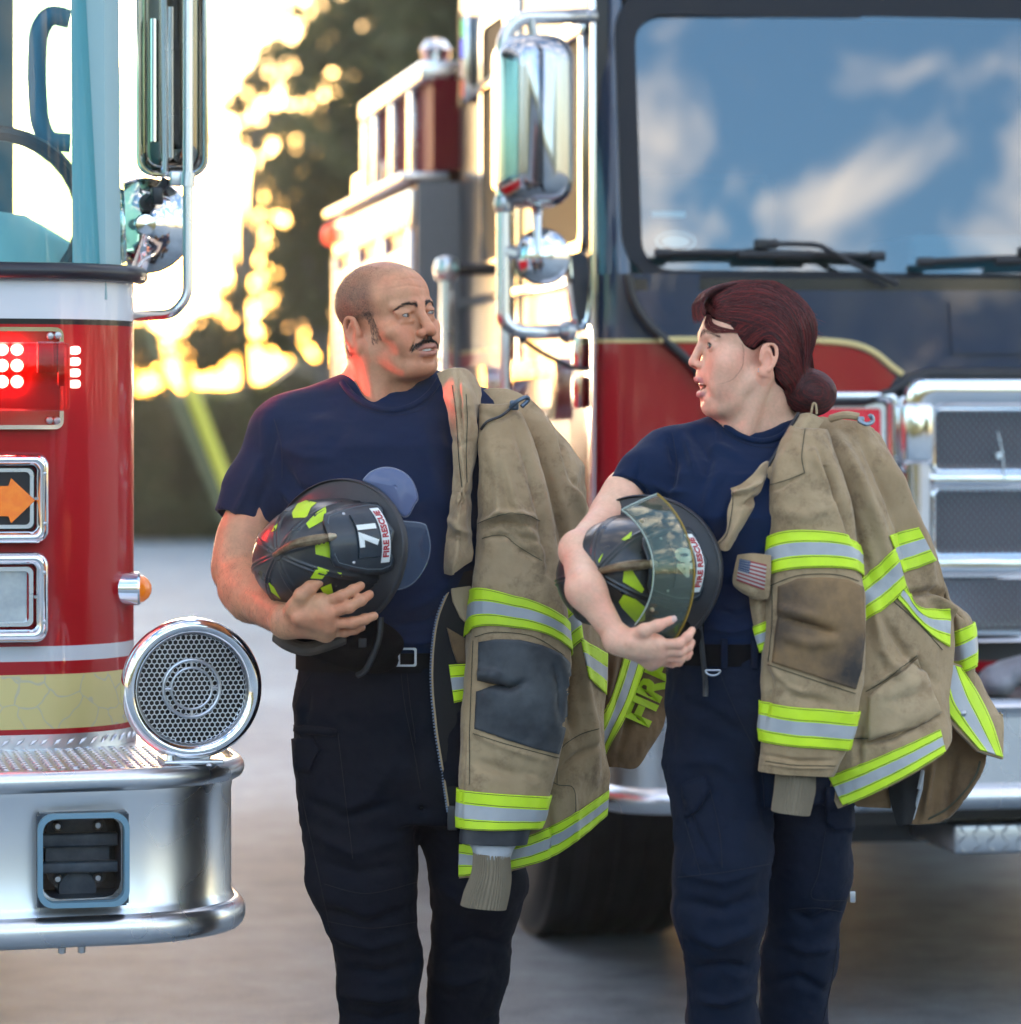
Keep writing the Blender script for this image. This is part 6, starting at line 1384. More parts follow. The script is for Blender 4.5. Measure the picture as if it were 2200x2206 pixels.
loft(fb, [sec(1420, 1450, 1740, YW, .10), sec(1250, 1460, 1720, YW, .10), sec(1080, 1440, 1760, YW, .11), sec(985, 1430, 1780, YW + .02, .08)], 0)
fb.cone(P(1530, 1520, YW), P(1560, 1880, YW - .06), .08, .05, .03); fb.chain([P(1560, 1880, YW - .06), P(1560, 2100, YW - .02), P(1575, 2600, YW + .05)], [.05, .045, .035], .02)
fb.cone(P(1720, 1520, YW + .04), P(1740, 1880, YW + .10), .08, .05, .03); fb.chain([P(1740, 1880, YW + .10), P(1715, 2100, YW + .16), P(1690, 2560, YW + .30)], [.05, .045, .035], .02)
fb.chain([P(1775, 1010, YW + .03), P(1800, 1250, YW + .12), P(1760, 1430, YW)], [.04, .034, .025], .02); fb.ell(P(1755, 1460, YW - .01), (.03, .035, .05), .02)
Vb, Qb = fb.mesh(1); Cb = np.tile(BASE2, (len(Vb), 1))
V, Q, C = join((V1, Q1, C1), (Va, Qa, Ca), (Vb, Qb, Cb)); wbody = mk('body', V, Q, skin2, woman, world=True, col=C)
eyes(h2, wbody, 31, -69, 12.0, (-0.02, -1, 0.02), (0.04, 0.022, 0.014))
lashes(h2, 31, -69, 12.4, 5.0, -5.2, wbody, 0.0010)
L = []
for m in (-1, 1): L += brow_hairs(h2, bv2, [(m*11, -92, 18), (m*22, -88, 23.5), (m*35, -80, 24), (m*46, -68, 18)], 110, 7, g_)
hair2d = mat('brow_hair', (0.09, 0.04, 0.03), 0.6)
strands('eyebrows', L, 0.00024, hair2d, wbody)
k = MB(); V = []
for x in np.linspace(-16, 16, 25):
    for z in (-61.0, -67.5): V.append(h2.w(x, -84.5 + (x/16)**2*8, z))
for x in np.linspace(-15, 15, 25):
    for z in (-79.5, -75.0): V.append(h2.w(x, -76.5 + (x/15)**2*8, z))
k.raw(V, [(2*i, 2*i+1, 2*i+3, 2*i+2) for j in (0, 25) for i in range(j, j + 24)]); k.build('teeth', teeth_m, wbody, world=True)
sp = []
d = th[3] - th[2]; sp.append((th[3] + d/np.linalg.norm(d)*0.002 + np.array([0.1, -1, 0.25])*0.0072, d, (0.1, -1, 0.3), 0.0056, 0.0072))
nails('fingernails', sp, nail_m, wbody)
k = MB()
for (x, y, z) in ((73, 3, -38), (74, 0, -33)): k.lathe([(0.0, 0.0013), (0.0011, 0.0006), (0.0013, -0.0006)], on_surf(bv2, h2.w(x, y, z), 0.0006)[0], h2.R @ np.array([1, 0, 0]), 8)
k.build('ear_stud', steel, wbody, world=True)
# hair: swept back from the forehead over the head to a bun at the nape
fh = Field(P(1480, 900, YW) - [0, .14, 0], P(1830, 610, YW) + [0, .14, 0], 0.0026)
hell = lambda c, r, kk=10, mode='+': h2.ell(fh, c, r, kk, mode)
hell((0, 16, 45), (78, 99, 75), 0); hell((0, 30, 5), (72, 74, 70), 20); hell((0, -50, 68), (54, 38, 38), 16); hell((0, 5, 62), (72, 80, 66), 16)
hell((0, 60, -35), (50, 38, 40), 18)
cutp = [(-86, 62), (-72, 38), (-50, 26), (-25, 4), (-6, -2), (10, 14), (22, 6), (30, -30), (42, -60)]   # hair line seen from the side: (y, z); hair is kept above/behind it
def side_line(G):
    L_ = ((G - h2.c.astype(np.float32)) @ h2.R.astype(np.float32))/(MM*h2.s); y, z, x = L_[..., 1], L_[..., 2], np.abs(L_[..., 0])
    yy, zz_ = np.array([p[0] for p in cutp]), np.array([p[1] for p in cutp]); zl = np.interp(y, yy, zz_); zl = zl - 0.10*np.clip(60 - x, 0, 60)*(y < -45) + 0
    return (zl - z)*MM*0.7
fh.fn(fh.lo, fh.lo + fh.h*fh.n, lambda G: -side_line(G), 0.006, '-')
bun_c = h2.w(8, 114, -62); B = lambda x, y, z: h2.w(8 + x, 114 + y*1.12, -62 + z*1.14)
fh.ell(bun_c, (0.041, 0.047, 0.041), 0.008, '+', h2.R); fh.cone(h2.w(4, 74, -44), bun_c, 0.034, 0.030, 0.014)
Vh, Qh = fh.mesh(2); bvh_h = bvh_of(Vh, Qh)
hair_m = mat('dark_red_hair', (0.05, 0.008, 0.008), 0.42, spec=0.45, vcol=True); nt_ = hair_m.node_tree
Ch = np.tile((0.022, 0.005, 0.006), (len(Vh), 1))
hair_b = mat('hair_base', (0.012, 0.003, 0.004), 0.9, spec=0.05)
hobj = mk('hair', Vh, Qh, hair_b, woman, world=True, col=Ch)
def comb(starts, ends, mids, n, off0, off1, r, nseg=14, jit=2.0, cols=((.038, .006, .007), (.12, .012, .012), (.28, .022, .020))):
    L = []; R = []; C = []
    S, E, Mi = cr(starts, 200), cr(ends, 200), cr(mids, 200)
    for _ in range(n):
        i = g_.integers(0, 200); p0, p1, p2 = S[i] + g_.normal(size=3)*jit, Mi[i] + g_.normal(size=3)*jit, E[i] + g_.normal(size=3)*jit*0.7
        off = g_.uniform(off0, off1); pts = []
        for t in np.linspace(0, 1, nseg):
            b_ = (1-t)**2*p0 + 2*t*(1-t)*(2*p1 - 0.5*p0 - 0.5*p2) + t*t*p2; s_, _n = on_surf(bvh_h, h2.w(b_), off*min(1, 6*t + 0.15)*min(1, 4*(1-t) + 0.3)); pts.append(s_)
        L.append(pts); R.append(r*g_.uniform(0.6, 1.3)); C.append(cols[int(g_.choice(len(cols), p=(0.55, 0.33, 0.12) if len(cols) == 3 else None))])
    return L, R, C
A = ([], [], [])
def addc(*a, **k_):
    for x, y in zip(A, comb(*a, **k_)): x.extend(y)
hl = [(0, -84, 66), (18, -84, 64), (34, -80, 56), (48, -68, 44), (58, -50, 30), (66, -30, 10), (70, -12, 2)]
md = [(0, 10, 119), (22, 15, 116), (46, 20, 100), (60, 25, 85), (72, 30, 62), (76, 32, 40), (76, 28, 22)]
en = [(2, 92, -42), (6, 94, -44), (12, 92, -46), (20, 90, -50), (24, 86, -54), (26, 82, -58), (28, 78, -62)]
hl2 = [(0, -92, 74), (18, -92, 70), (32, -87, 62), (46, -74, 50)]; addc(hl2, en, md, 700, 0.001, 0.0035, 0.0004)
addc(hl, en, md, 2000, 0.0003, 0.0030, 0.00042); mir = lambda P_: [(-a, b_, c) for a, b_, c in P_]
addc([(0, 20, 122), (20, 40, 112), (44, 50, 92), (60, 60, 60)], [(4, 96, -44), (8, 96, -46), (12, 94, -48), (16, 92, -52)], [(0, 112, 40), (20, 112, 36), (44, 96, 30), (60, 84, 6)], 900, 0.0003, 0.004, 0.00044)
addc(mir(hl), mir(en), mir(md), 900, 0.0003, 0.0028, 0.00045)
bk = [(70, 8, 22), (70, 22, 8), (66, 34, -20), (58, 42, -48)]; addc(bk, [(20, 92, -50), (22, 90, -56), (20, 88, -62), (16, 86, -70)], [(62, 58, 6), (58, 62, -14), (52, 62, -34), (44, 62, -58)], 500, 0.0003, 0.003, 0.00042)
for _ in range(1500):                       # bun: coiled strands
    a0 = g_.uniform(0, 2*math.pi); tilt = g_.normal()*0.35; rr_ = g_.uniform(0.62, 1.0); w0 = g_.uniform(-1, 1); pts = []
    for t in np.linspace(0, 1, 14):
        a_ = a0 + t*2.6; qq = 0.03 + 0.97*abs(w0); u = np.array([(33*math.sqrt(max(0, 1 - qq*qq)) + 3)*np.sign(tilt + 0.3), 43*math.cos(a_)*qq + 26*tilt, (37*math.sin(a_)*qq - 20*tilt)*(0.7 + 0.3*math.cos(a0))]); pts.append(on_surf(bvh_h, B(*u), 0.0004 + 0.0030*g_.random()*0 + 0.002*rr_)[0])
    A[0].append(pts); A[1].append(0.00045*g_.uniform(.7, 1.3)); A[2].append(((.020, .005, .006), (.08, .009, .010), (.20, .018, .016))[g_.choice(3, p=(.50, .34, .16))])
for _ in range(70):                       # fringe strand falling over the temple
    z_ = g_.normal(); e_ = g_.uniform(-10, 10); p = [(20 + e_, -84, 72), (24 + e_, -93, 62), (28 + e_*.6, -94, 48 + e_), (42, -84, 33 + e_*.7), (56, -66, 28 + e_*.4), (66, -44, 28), (73, -26, 24)]; off = g_.uniform(.002, .006)
    pts = [on_surf(bv2, h2.w(np.array(x) + np.array([0, 0, 1.0])*z_*1.5 + g_.normal(size=3)*0.3), off*.6)[0] for x in cr(p, 14)]
    A[0].append(pts); A[1].append(0.0004); A[2].append(((.06, .010, .010), (.18, .02, .016))[g_.integers(0, 2)])
for _ in range(420):                       # puff of fringe at the hairline in front
    x0 = g_.uniform(-26, 34); e_ = g_.uniform(-12, 10); p = [(x0*.9, -20, 117), (x0, -58, 110), (x0*1.05, -86, 97), (x0*1.1 + 3, -99, 80), (x0*1.2 + 6, -103, 64 + e_), (x0*1.3 + 12, -98, 50 + e_)]; j_ = g_.normal(size=3)*1.6; pts = [h2.w(np.array(x) + j_ + g_.normal(size=3)*0.25) for x in cr(p, 16)]
    A[0].append(pts); A[1].append(0.0004); A[2].append(((.045, .007, .008), (.12, .013, .012), (.26, .024, .02))[g_.integers(0, 3)])
for _ in range(170):                        # flyaway hairs
    a_ = g_.uniform(-0.9, 1.9); d = np.array([g_.uniform(-.5, .5), math.sin(a_), math.cos(a_)]); b_ = np.array([0, 10, 38]) + d/np.linalg.norm(d)*np.array([80, 99, 78]); t1 = np.array([g_.normal()*12, 14 + g_.normal()*10, g_.uniform(2, 16)])
    A[0].append([h2.w(b_ + t1*u + np.array([0, 0, -12*u*u])) for u in np.linspace(0, 1, 8)]); A[1].append(0.0003); A[2].append((.20, .02, .016))
pl = [(66, -30, 6), (68, -22, -14), (66, -22, -34), (60, -40, -56), (52, -62, -66)]
for o_ in range(2): A[0].append([on_surf(bv2, h2.w(np.array(x) + [0, o_*1.2, 0]), .002)[0] for x in cr(pl, 16)]); A[1].append(0.0002); A[2].append((.10, .02, .018))
strands('hair_strands', A[0], A[1], hair_m, hobj, col=np.array(A[2]))
k = MB(); k.tube([h2.w(14 + 22*math.cos(w), 93 + 6*math.sin(w), -54 + 20*math.sin(w)) for w in np.linspace(0, 2*math.pi, 25)[:-1]], .003, 6, closed=True); k.build('hair_tie', black, hobj, world=True)
# T-shirt
f = Field(P(1290, 1425, YW) - [0, .24, 0], P(1880, 880, YW) + [0, .28, 0], 0.0040)
loft(f, [sec(1415, 1440, 1760, YW, .118), sec(1330, 1455, 1740, YW - .005, .120), sec(1220, 1450, 1745, YW - .01, .128), sec(1110, 1425, 1770, YW - .02, .138), sec(1020, 1405, 1790, YW - .0, .120), sec(965, 1430, 1775, YW + .02, .085), sec(930, 1520, 1720, YW + .03, .065)], 0, 2.2)
f.cone(P(1560, 940, YW + .03), P(1440, 990, YW + .02), 0.044, 0.050, 0.03); f.cone(P(1680, 935, YW + .03), P(1780, 985, YW + .03), 0.044, 0.05, 0.03)
f.cone(P(1440, 990, YW + .02), P(1395, 1030, YW - .02), 0.052, 0.052, 0.03); f.cone(P(1395, 1030, YW - .02), P(1336, 1092, YW - .06), 0.052, 0.050, 0.02)
f.cone(P(1780, 985, YW + .03), P(1800, 1150, YW + .08), 0.05, 0.048, 0.03)
se = P(1350, 1074, YW - .04); sd_ = P(1318, 1105, YW - .07) - P(1410, 985, YW + .02); sd_ /= np.linalg.norm(sd_)
f.fn(se - [.12, .12, .10], se + [.10, .14, .10], lambda G: np.maximum(-((G - se) @ sd_.astype(np.float32)), np.linalg.norm(G - se, axis=-1) - 0.095), 0.003, '-')
f.cone(P(1352, 1072, YW - .04), P(1320, 1110, YW - .08), 0.040, 0.043, 0.003, '-')
f.cone(h2.w(0, 20, -60), P(1630, 930, YW + .018), 0.052, 0.054, 0.004, '-')
col_l = []
for w in np.linspace(0, 2*math.pi, 41):
    x, y = math.cos(w), math.sin(w); pz = 905 + (0 if y > 0 else 38*(-y)**1.2) + (12 if x < 0 else -6)*abs(x)*0; col_l.append(P(1628 + 74*x, pz - 6*x, YW + .028 + 0.066*y))
for a_, b_ in zip(col_l[:-1], col_l[1:]): f.cone(a_, b_, 0.0075, 0.0075, 0.005)
V, Q = f.mesh(2)
F3 = [([(1440, 940), (1455, 1000), (1445, 1060)], 8, -.007), ([(1470, 930), (1490, 985), (1500, 1020)], 9, .007), ([(1500, 940), (1530, 990), (1510, 1050)], 10, -.006), ([(1540, 900), (1545, 960), (1600, 985)], 10, .004), ([(1400, 1040), (1440, 1060), (1480, 1060)], 8, .005), ([(1380, 990), (1370, 1040), (1400, 1080)], 8, -.005), ([(1560, 1010), (1530, 1060), (1520, 1110)], 12, .005), ([(1600, 1060), (1560, 1130), (1540, 1200)], 14, -.005),
      ([(1540, 1250), (1600, 1230), (1640, 1180)], 12, .005), ([(1530, 1310), (1590, 1330), (1640, 1300)], 10, -.005), ([(1520, 1350), (1580, 1360), (1640, 1345)], 8, .005), ([(1328, 1034), (1350, 1070), (1378, 1104)], 5, .002)]
V = wrinkle(V, Q, F3, (), [((8, 8, 10), .003, 11), ((18, 18, 22), .0018, 12)], 1.5); mk('t_shirt', V, Q, tee, woman, world=True)
# trousers, belt
f = Field(P(1380, 2640, YW) - [0, .32, 0], P(1900, 1350, YW) + [0, .45, 0], 0.0050)
loft(f, [sec(1720, 1462, 1840, YW + .02, .115), sec(1620, 1445, 1845, YW + .02, .14), sec(1520, 1432, 1820, YW + .01, .14), sec(1430, 1434, 1775, YW, .126), sec(1372, 1440, 1756, YW, .120)], 0, 2.4)
f.cone(P(1548, 1640, YW - .0), P(1560, 1860, YW - .06), 0.093, 0.084, 0.03); f.cone(P(1560, 1860, YW - .06), P(1556, 1960, YW - .06), 0.083, 0.080, 0.02); f.cone(P(1556, 1960, YW - .06), P(1556, 2200, YW - .0), 0.077, 0.060, 0.03); f.cone(P(1556, 2200, YW), P(1572, 2620, YW + .06), 0.060, 0.064, 0.03)
f.cone(P(1740, 1640, YW + .05), P(1742, 1880, YW + .10), 0.086, 0.076, 0.03); f.cone(P(1742, 1880, YW + .10), P(1722, 2060, YW + .15), 0.076, 0.066, 0.02); f.cone(P(1722, 2060, YW + .15), P(1700, 2240, YW + .2), 0.065, 0.060, 0.03); f.cone(P(1700, 2240, YW + .2), P(1690, 2560, YW + .32), 0.06, 0.062, 0.03)
V, Q = f.mesh(2)
F4 = [([(1450, 1500), (1540, 1540), (1620, 1600)], 12, -.005), ([(1640, 1560), (1640, 1680), (1650, 1780)], 9, -.010), ([(1460, 1640), (1540, 1640), (1600, 1680)], 14, .006), ([(1470, 1880), (1560, 1900), (1650, 1870)], 9, .005), ([(1460, 1940), (1560, 1960), (1640, 1930)], 12, -.009), ([(1480, 2010), (1550, 2030), (1630, 2000)], 12, .009), ([(1490, 2090), (1560, 2080), (1620, 2090)], 11, -.008), ([(1495, 2150), (1560, 2160), (1620, 2140)], 11, .008),
      ([(1700, 1960), (1750, 1990), (1810, 1960)], 11, -.008), ([(1680, 2030), (1740, 2050), (1800, 2040)], 11, .008), ([(1660, 2120), (1720, 2110), (1790, 2140)], 11, -.007), ([(1460, 1700), (1500, 1790), (1545, 1870)], 6, -.004)]
V = wrinkle(V, Q, F4, [([(1470, 1690), (1522, 1672), (1532, 1700), (1500, 1760), (1476, 1770)], .004), ([(1776, 1700), (1838, 1690), (1838, 1790), (1790, 1790), (1774, 1770)], .004), ([(1548, 1700), (1556, 1862), (1470, 1878), (1480, 1780)], .0022)], [((6, 6, 10), .005, 14), ((14, 14, 20), .0028, 15), ((34, 34, 40), .0016, 16)], 1.35)
mk('trousers', V, Q, trou2, woman, world=True)
bl2 = belt(1402, 1436, 1766, YW, .124, .038, belt_m, woman)
k = MB(); c = P(1536, 1444, YW - .142); k.tube([c + [.013*math.cos(w), 0, .009*math.sin(w)] for w in np.linspace(math.pi, 2*math.pi, 13)], .0018, 8); k.tube([c + [-.013, 0, 0], c + [.013, 0, 0]], .0018, 8); k.build('key_ring', steel, bl2, world=True)
k = MB(); c = P(1838, 1932, YW + .03); k.box(c + [-.006, -.004, -.010], c + [.004, .002, .010], .001); k.build('zip_pull', steel, woman, world=True)
for px, Y in ((1572, YW + .04), (1690, YW + .31)):
    c = P(px, 2600, Y); c[2] = 0; fbt = Field(c - [.08, .22, .0], c + [.08, .13, .2], 0.006)
    fbt.cone(c + [0, .04, .045], c + [0, -.13, .04], .038, .036, .02); fbt.cone(c + [0, .05, .05], c + [0, .04, .17], .04, .045, .02); fbt.fn(c - 1, c + 1, lambda G: (G[..., 2] - 0.004)*1.0, 0.0, '-')
    V, Q = fbt.mesh(1); mk('boot', V, Q, boot, woman, world=True)
# ------------------------------------------------------------------ gear: draped cloth helpers
def rayplane(px, py, o, n):
    d = np.array([(px - CX)/F, 1, -(py - HZ)/F]); C = np.array([0, 0, CAMH]); return C + d*(((np.asarray(o) - C) @ n)/(d @ n))
def cast(bv, px, py):
    d = np.array([(px - CX)/F, 1, -(py - HZ)/F]); d /= np.linalg.norm(d); h_, n_, _, _ = bv.ray_cast(Vector((0, 0, CAMH)), Vector(d))
    if h_ is None: return None, None
    n_ = np.array(n_); n_ = -n_ if n_ @ d > 0 else n_; return np.array(h_), n_
def bicubic(ctrl, u, v):
    c = np.asarray(ctrl, float); nv, nu = c.shape[:2]
    def w(t, n_):
        t = np.clip(t, 0, 1)*(n_ - 1); i = np.clip(t.astype(int), 0, n_ - 2); f = t - i
        return [np.clip(i + k, 0, n_ - 1) for k in (-1, 0, 1, 2)], [0.5*(-f + 2*f*f - f**3), 0.5*(2 - 5*f*f + 3*f**3), 0.5*(f + 4*f*f - 3*f**3), 0.5*(-f*f + f**3)]
    iu, wu = w(np.asarray(u, float), nu); iv, wv = w(np.asarray(v, float), nv); r = 0
    for a in range(4):
        for b_ in range(4): r = r + (wv[a]*wu[b_])[..., None]*c[iv[a], iu[b_]]
    return r
class Cloth:
    """a piece of cloth: open sheet from a grid of (px, py, Y), or closed tube from left and right edges"""
    def __init__(s, rows=None, left=None, right=None, Y=6.3, depth=0.05, folds=(), noise=(), seed=0, cross=0.8, ribs=None):
        s.ribs = ribs
        s.folds, s.noise, s.seed, s.tube = folds, noise, seed, rows is None
        if rows is not None: s.c = np.array([[P(*p) for p in r] for r in rows])
        else:
            s.l, s.r, s.Y, s.depth, s.cross = left, right, Y, depth, cross
            s.L = lambda v: P3(cr(left, 60), v, Y); s.Rr = lambda v: P3(cr(right, 60), v, Y)
    def base(s, u, v):
        u, v = np.asarray(u, float), np.asarray(v, float)
        if not s.tube: return bicubic(s.c, u, v)
        A, B = s.L(v), s.Rr(v); c = (A + B)/2; hx = (B - A)/2; w = 2*math.pi*u; dp = np.interp(v, np.linspace(0, 1, len(s.depth)), s.depth) if not np.isscalar(s.depth) else np.full(v.shape, s.depth)
        cs, sn = np.cos(w), np.sin(w); e = s.cross; cs2 = np.sign(cs)*np.abs(cs)**e; sn2 = np.sign(sn)*np.abs(sn)**e
        return c + hx*cs2[..., None] + np.array([0, -1, 0])*(dp*sn2)[..., None]
    def ev(s, u, v, off=0.0):
        u, v = np.broadcast_arrays(np.asarray(u, float), np.asarray(v, float)); e = 2e-3; p = s.base(u, v)
        du = s.base(u + e, v) - s.base(u - e, v); v0, v1 = np.clip(v - e, 0, 1), np.clip(v + e, 0, 1); dv = s.base(u, v1) - s.base(u, v0)
        n_ = np.cross(du, dv); n_ /= np.linalg.norm(n_, axis=-1)[..., None] + 1e-12
        n_ = np.where((n_[..., 1] > 0)[..., None], -n_, n_) if not s.tube else n_*(-1 if s.flip() else 1)
        sh = p.shape[:-1]; P2 = p.reshape(-1, 3); d = 1.5*folds_disp(proj(P2), s.folds)
        fr = np.ones(len(P2)) if not s.tube else ss(-0.3, 0.2, -n_.reshape(-1, 3)[:, 1]); d = d*fr
        for sc_, amp in s.noise: d = d + amp*fbm(P2, sc_, s.seed, 3)
        if s.ribs: d = d + (s.ribs[1]*np.sin(2*math.pi*s.ribs[0]*u)).reshape(-1)
        return p + n_*(d.reshape(sh) + off)[..., None]
    def flip(s):
        if not hasattr(s, '_f'):
            u = np.array([0.25]); v = np.array([0.5]); e = 1e-2; n_ = np.cross(s.base(u + e, v) - s.base(u - e, v), s.base(u, v + e) - s.base(u, v - e))[0]; s._f = n_[1] > 0
        return s._f
    def grid(s, nu, nv):
        u = np.linspace(0, 1, nu + 1)[:-1] if s.tube else np.linspace(0, 1, nu); v = np.linspace(0, 1, nv); U, Vv = np.meshgrid(u, v); V = s.ev(U, Vv).reshape(-1, 3); m = len(u); i = np.arange(m if s.tube else m - 1); Q = []
        for j in range(nv - 1): Q.append(np.stack([j*m + i, j*m + (i+1) % m, (j+1)*m + (i+1) % m, (j+1)*m + i], 1))
        return V, np.concatenate(Q)
    def build(s, name, m, parent, nu=120, nv=180, th=0.005, mask=None, col=None):
        V, Q = s.grid(nu, nv)
        if mask is not None:
            px = proj(V); keep = inside(px, mask); Q = Q[keep[Q].all(1)]
            us = np.unique(Q); mp = np.full(len(V), -1); mp[us] = np.arange(len(us)); V = V[us]; Q = mp[Q]
        N_ = vnormals(V, Q); fr_ = N_[:, 1] if not s.tube else -np.einsum('ij,ij->i', N_, V - V.mean(0))
        if fr_.mean() > 0: Q = Q[:, ::-1].copy()
        s.bv = bvh_of(V, Q); o = mk(name, V, Q, m, parent, world=True)
        if th: md = o.modifiers.new('cloth', 'SOLIDIFY'); md.thickness = th; md.offset = -1 if True else 0; md.use_even_offset = False
        return o
def P3(pl, v, Y):
    t = np.clip(np.asarray(v, float), 0, 1)*(len(pl) - 1); i = np.clip(t.astype(int), 0, len(pl) - 2); f = (t - i)[..., None]; q = pl[i]*(1 - f) + pl[i+1]*f
    yy = Y if np.isscalar(Y) else np.interp(v, np.linspace(0, 1, len(Y)), Y)
    x = (q[..., 0] - CX)/F*yy; z = CAMH - (q[..., 1] - HZ)/F*yy; return np.stack([x, np.broadcast_to(yy, x.shape), z], -1)
trim_mats = None
thread = mat('dark_thread', (0.05, 0.05, 0.03), 0.9)
def band_mesh(name, fn, nu, nv, parent, mats=None, split=(0.34, 0.67), th=0.0022):
    """fn(u, t) -> world points: u along the band, t across; yellow / silver / yellow"""
    u = np.linspace(0, 1, nu); ts = np.concatenate([np.linspace(0, split[0], nv), np.linspace(split[0], split[1], nv)[1:], np.linspace(split[1], 1, nv)[1:]]); U, T_ = np.meshgrid(u, ts)
    V = fn(U, T_).reshape(-1, 3); i = np.arange(nu - 1); Q = []; mi = []
    for j in range(len(ts) - 1): Q.append(np.stack([j*nu + i, j*nu + i + 1, (j+1)*nu + i + 1, (j+1)*nu + i], 1)); mi += [1 if split[0] <= (ts[j] + ts[j+1])/2 <= split[1] else 0]*(nu - 1)
    Q = np.concatenate(Q); bad = ~np.isfinite(V).all(1); mi = np.array(mi)
    if bad.any(): k_ = ~bad[Q].any(1); Q = Q[k_]; mi = mi[k_]; V = np.where(np.isfinite(V), V, 0); us = np.unique(Q); mp = np.full(len(V), -1); mp[us] = np.arange(len(us)); V = V[us]; Q = mp[Q]
    o = mk(name, V, Q, None, parent, world=True, mats=mats or trim_mats, mi=mi); md = o.modifiers.new('thickness', 'SOLIDIFY'); md.thickness = th; md.offset = 0
    k = MB(); up = 0.0016                                            # stitch lines along the tape
    for t in (0.035, 0.30, 0.71, 0.965):
        pts = fn(np.linspace(0.004, 0.996, nu)[None, :], np.full((1, nu), t))[0]; pts = pts[np.isfinite(pts).all(1)]; c_ = np.array([0, 0, CAMH]) - pts
        if len(pts) > 3: d_ = c_/np.linalg.norm(c_, axis=1)[:, None]; sg = np.where(pts[:, 1:2] <= pts[:, 1].mean() + .03, 1, -1) if parent.name.startswith('sleeve') else 1; k.tube(pts + d_*up*sg, 0.0005, 4, cap=False)
    if k.v: k.build('tape_stitching', thread, o, world=True)
    return o
def trim_on(bv, top, bot, parent, n=60, off=0.003, name='reflective_trim', mats=None, split=(0.34, 0.67), nv=8):
    A, B = cr(top, n), cr(bot, n); ts = None
    def fn(U, T_):
        k = np.round(U*(n - 1)).astype(int); px = A[k]*(1 - T_[..., None]) + B[k]*T_[..., None]; out = np.full(px.shape[:-1] + (3,), np.nan)
        for ix in np.ndindex(px.shape[:-1]):
            h_, n_ = cast(bv, *px[ix])
            if h_ is not None: out[ix] = h_ + n_*off
        return out
    return band_mesh(name, fn, n, nv, parent, mats, split)
def trim_tube(cl, yl0, yr0, bow0, yl1, yr1, bow1, parent, off=0.0035, name='reflective_trim', mats=None, split=(0.34, 0.67), nu=96):
    gl, gr_ = cr(cl.l, 60), cr(cl.r, 60); vv = np.linspace(0, 1, 60); vy = lambda g_, y: np.interp(y, g_[:, 1], vv)
    span = gl[-1, 1] - gl[0, 1]
    def fn(U, T_):
        w = (1 + np.cos(2*math.pi*U))/2; sn = np.sin(2*math.pi*U); a = vy(gl, yl0)*(1-w) + vy(gr_, yr0)*w - bow0/span*sn; b_ = vy(gl, yl1)*(1-w) + vy(gr_, yr1)*w - bow1/span*sn
        return cl.ev(U, a*(1 - T_) + b_*T_, off)
    return band_mesh(name, fn, nu, 6, parent, mats, split)
def decal(bv, poly, m, parent, name, off=0.001, cell=6.0, th=0.0):
    """plate cut to an outline (photo px), laid on the surface behind it"""
    bm = bmesh.new(); vs_ = [bm.verts.new((x, y, 0)) for x, y in poly]; bm.faces.new(vs_); bmesh.ops.triangulate(bm, faces=bm.faces)
    for _ in range(7):
        lg = [e for e in bm.edges if e.calc_length() > cell*1.6]
        if not lg: break
        bmesh.ops.subdivide_edges(bm, edges=lg, cuts=1); bmesh.ops.triangulate(bm, faces=bm.faces)
    for v in list(bm.verts):
        h_, n_ = cast(bv, v.co.x, v.co.y)
        if h_ is None: bm.verts.remove(v)
        else: v.co = h_ + n_*off
    bm.verts.index_update(); V = [tuple(v.co) for v in bm.verts]; Fc = [[v.index for v in f_.verts] for f_ in bm.faces]; bm.free()
    o = mk(name, V, Fc, m, parent, world=True)
    if th: md = o.modifiers.new('thickness', 'SOLIDIFY'); md.thickness = th; md.offset = 0
    return o
def stitch(bv, pts, parent, m, r=0.0007, off=0.0012, n=60, name='seam'):
    k = MB(); ps = [cast(bv, *p) for p in cr(pts, n)]; ps = [a + b_*off for a, b_ in ps if a is not None]
    if len(ps) > 2: k.tube(ps, r, 5); k.build(name, m, parent, world=True)

# ------------------------------------------------------------------ helmets
shell_m = mat('helmet_shell', (0.012, 0.013, 0.016), 0.32, coat=0.4, coat_rough=0.15, rnoise=(30, 0.22, 0.5), bump=(70, 0.15, 0.002))
brim_m = mat('brim_rubber', (0.016, 0.017, 0.021), 0.42, noise=(20, 0.6, (0.03, 0.03, 0.036)), bump=(50, 0.2, 0.002))
leather_m = mat('shield_leather', (0.012, 0.018, 0.026), 0.38, coat=0.2, bump=(120, 0.2, 0.001), noise=(20, 0.6, (0.03, 0.045, 0.06)))
stick_m = mat('lime_sticker', (0.50, 0.70, 0.01), 0.5, emit=(0.5, 0.7, 0.01), es=0.0, noise=(40, 0.5, (0.40, 0.52, 0.03)))
white_m = mat('white_letter', (0.75, 0.77, 0.74), 0.5); redl_m = mat('red_letter', (0.40, 0.02, 0.03), 0.5)
brass_m = mat('aged_brass', (0.10, 0.062, 0.030), 0.45, metal=0.5, noise=(50, 0.8, (0.30, 0.22, 0.13)), bump=(60, 0.6, 0.004)); tip_m = mat('worn_brass', (0.45, 0.36, 0.24), 0.4, metal=0.6)
cloth_m = mat('ear_flap_cloth', (0.004, 0.004, 0.005), 0.95, spec=0.08)
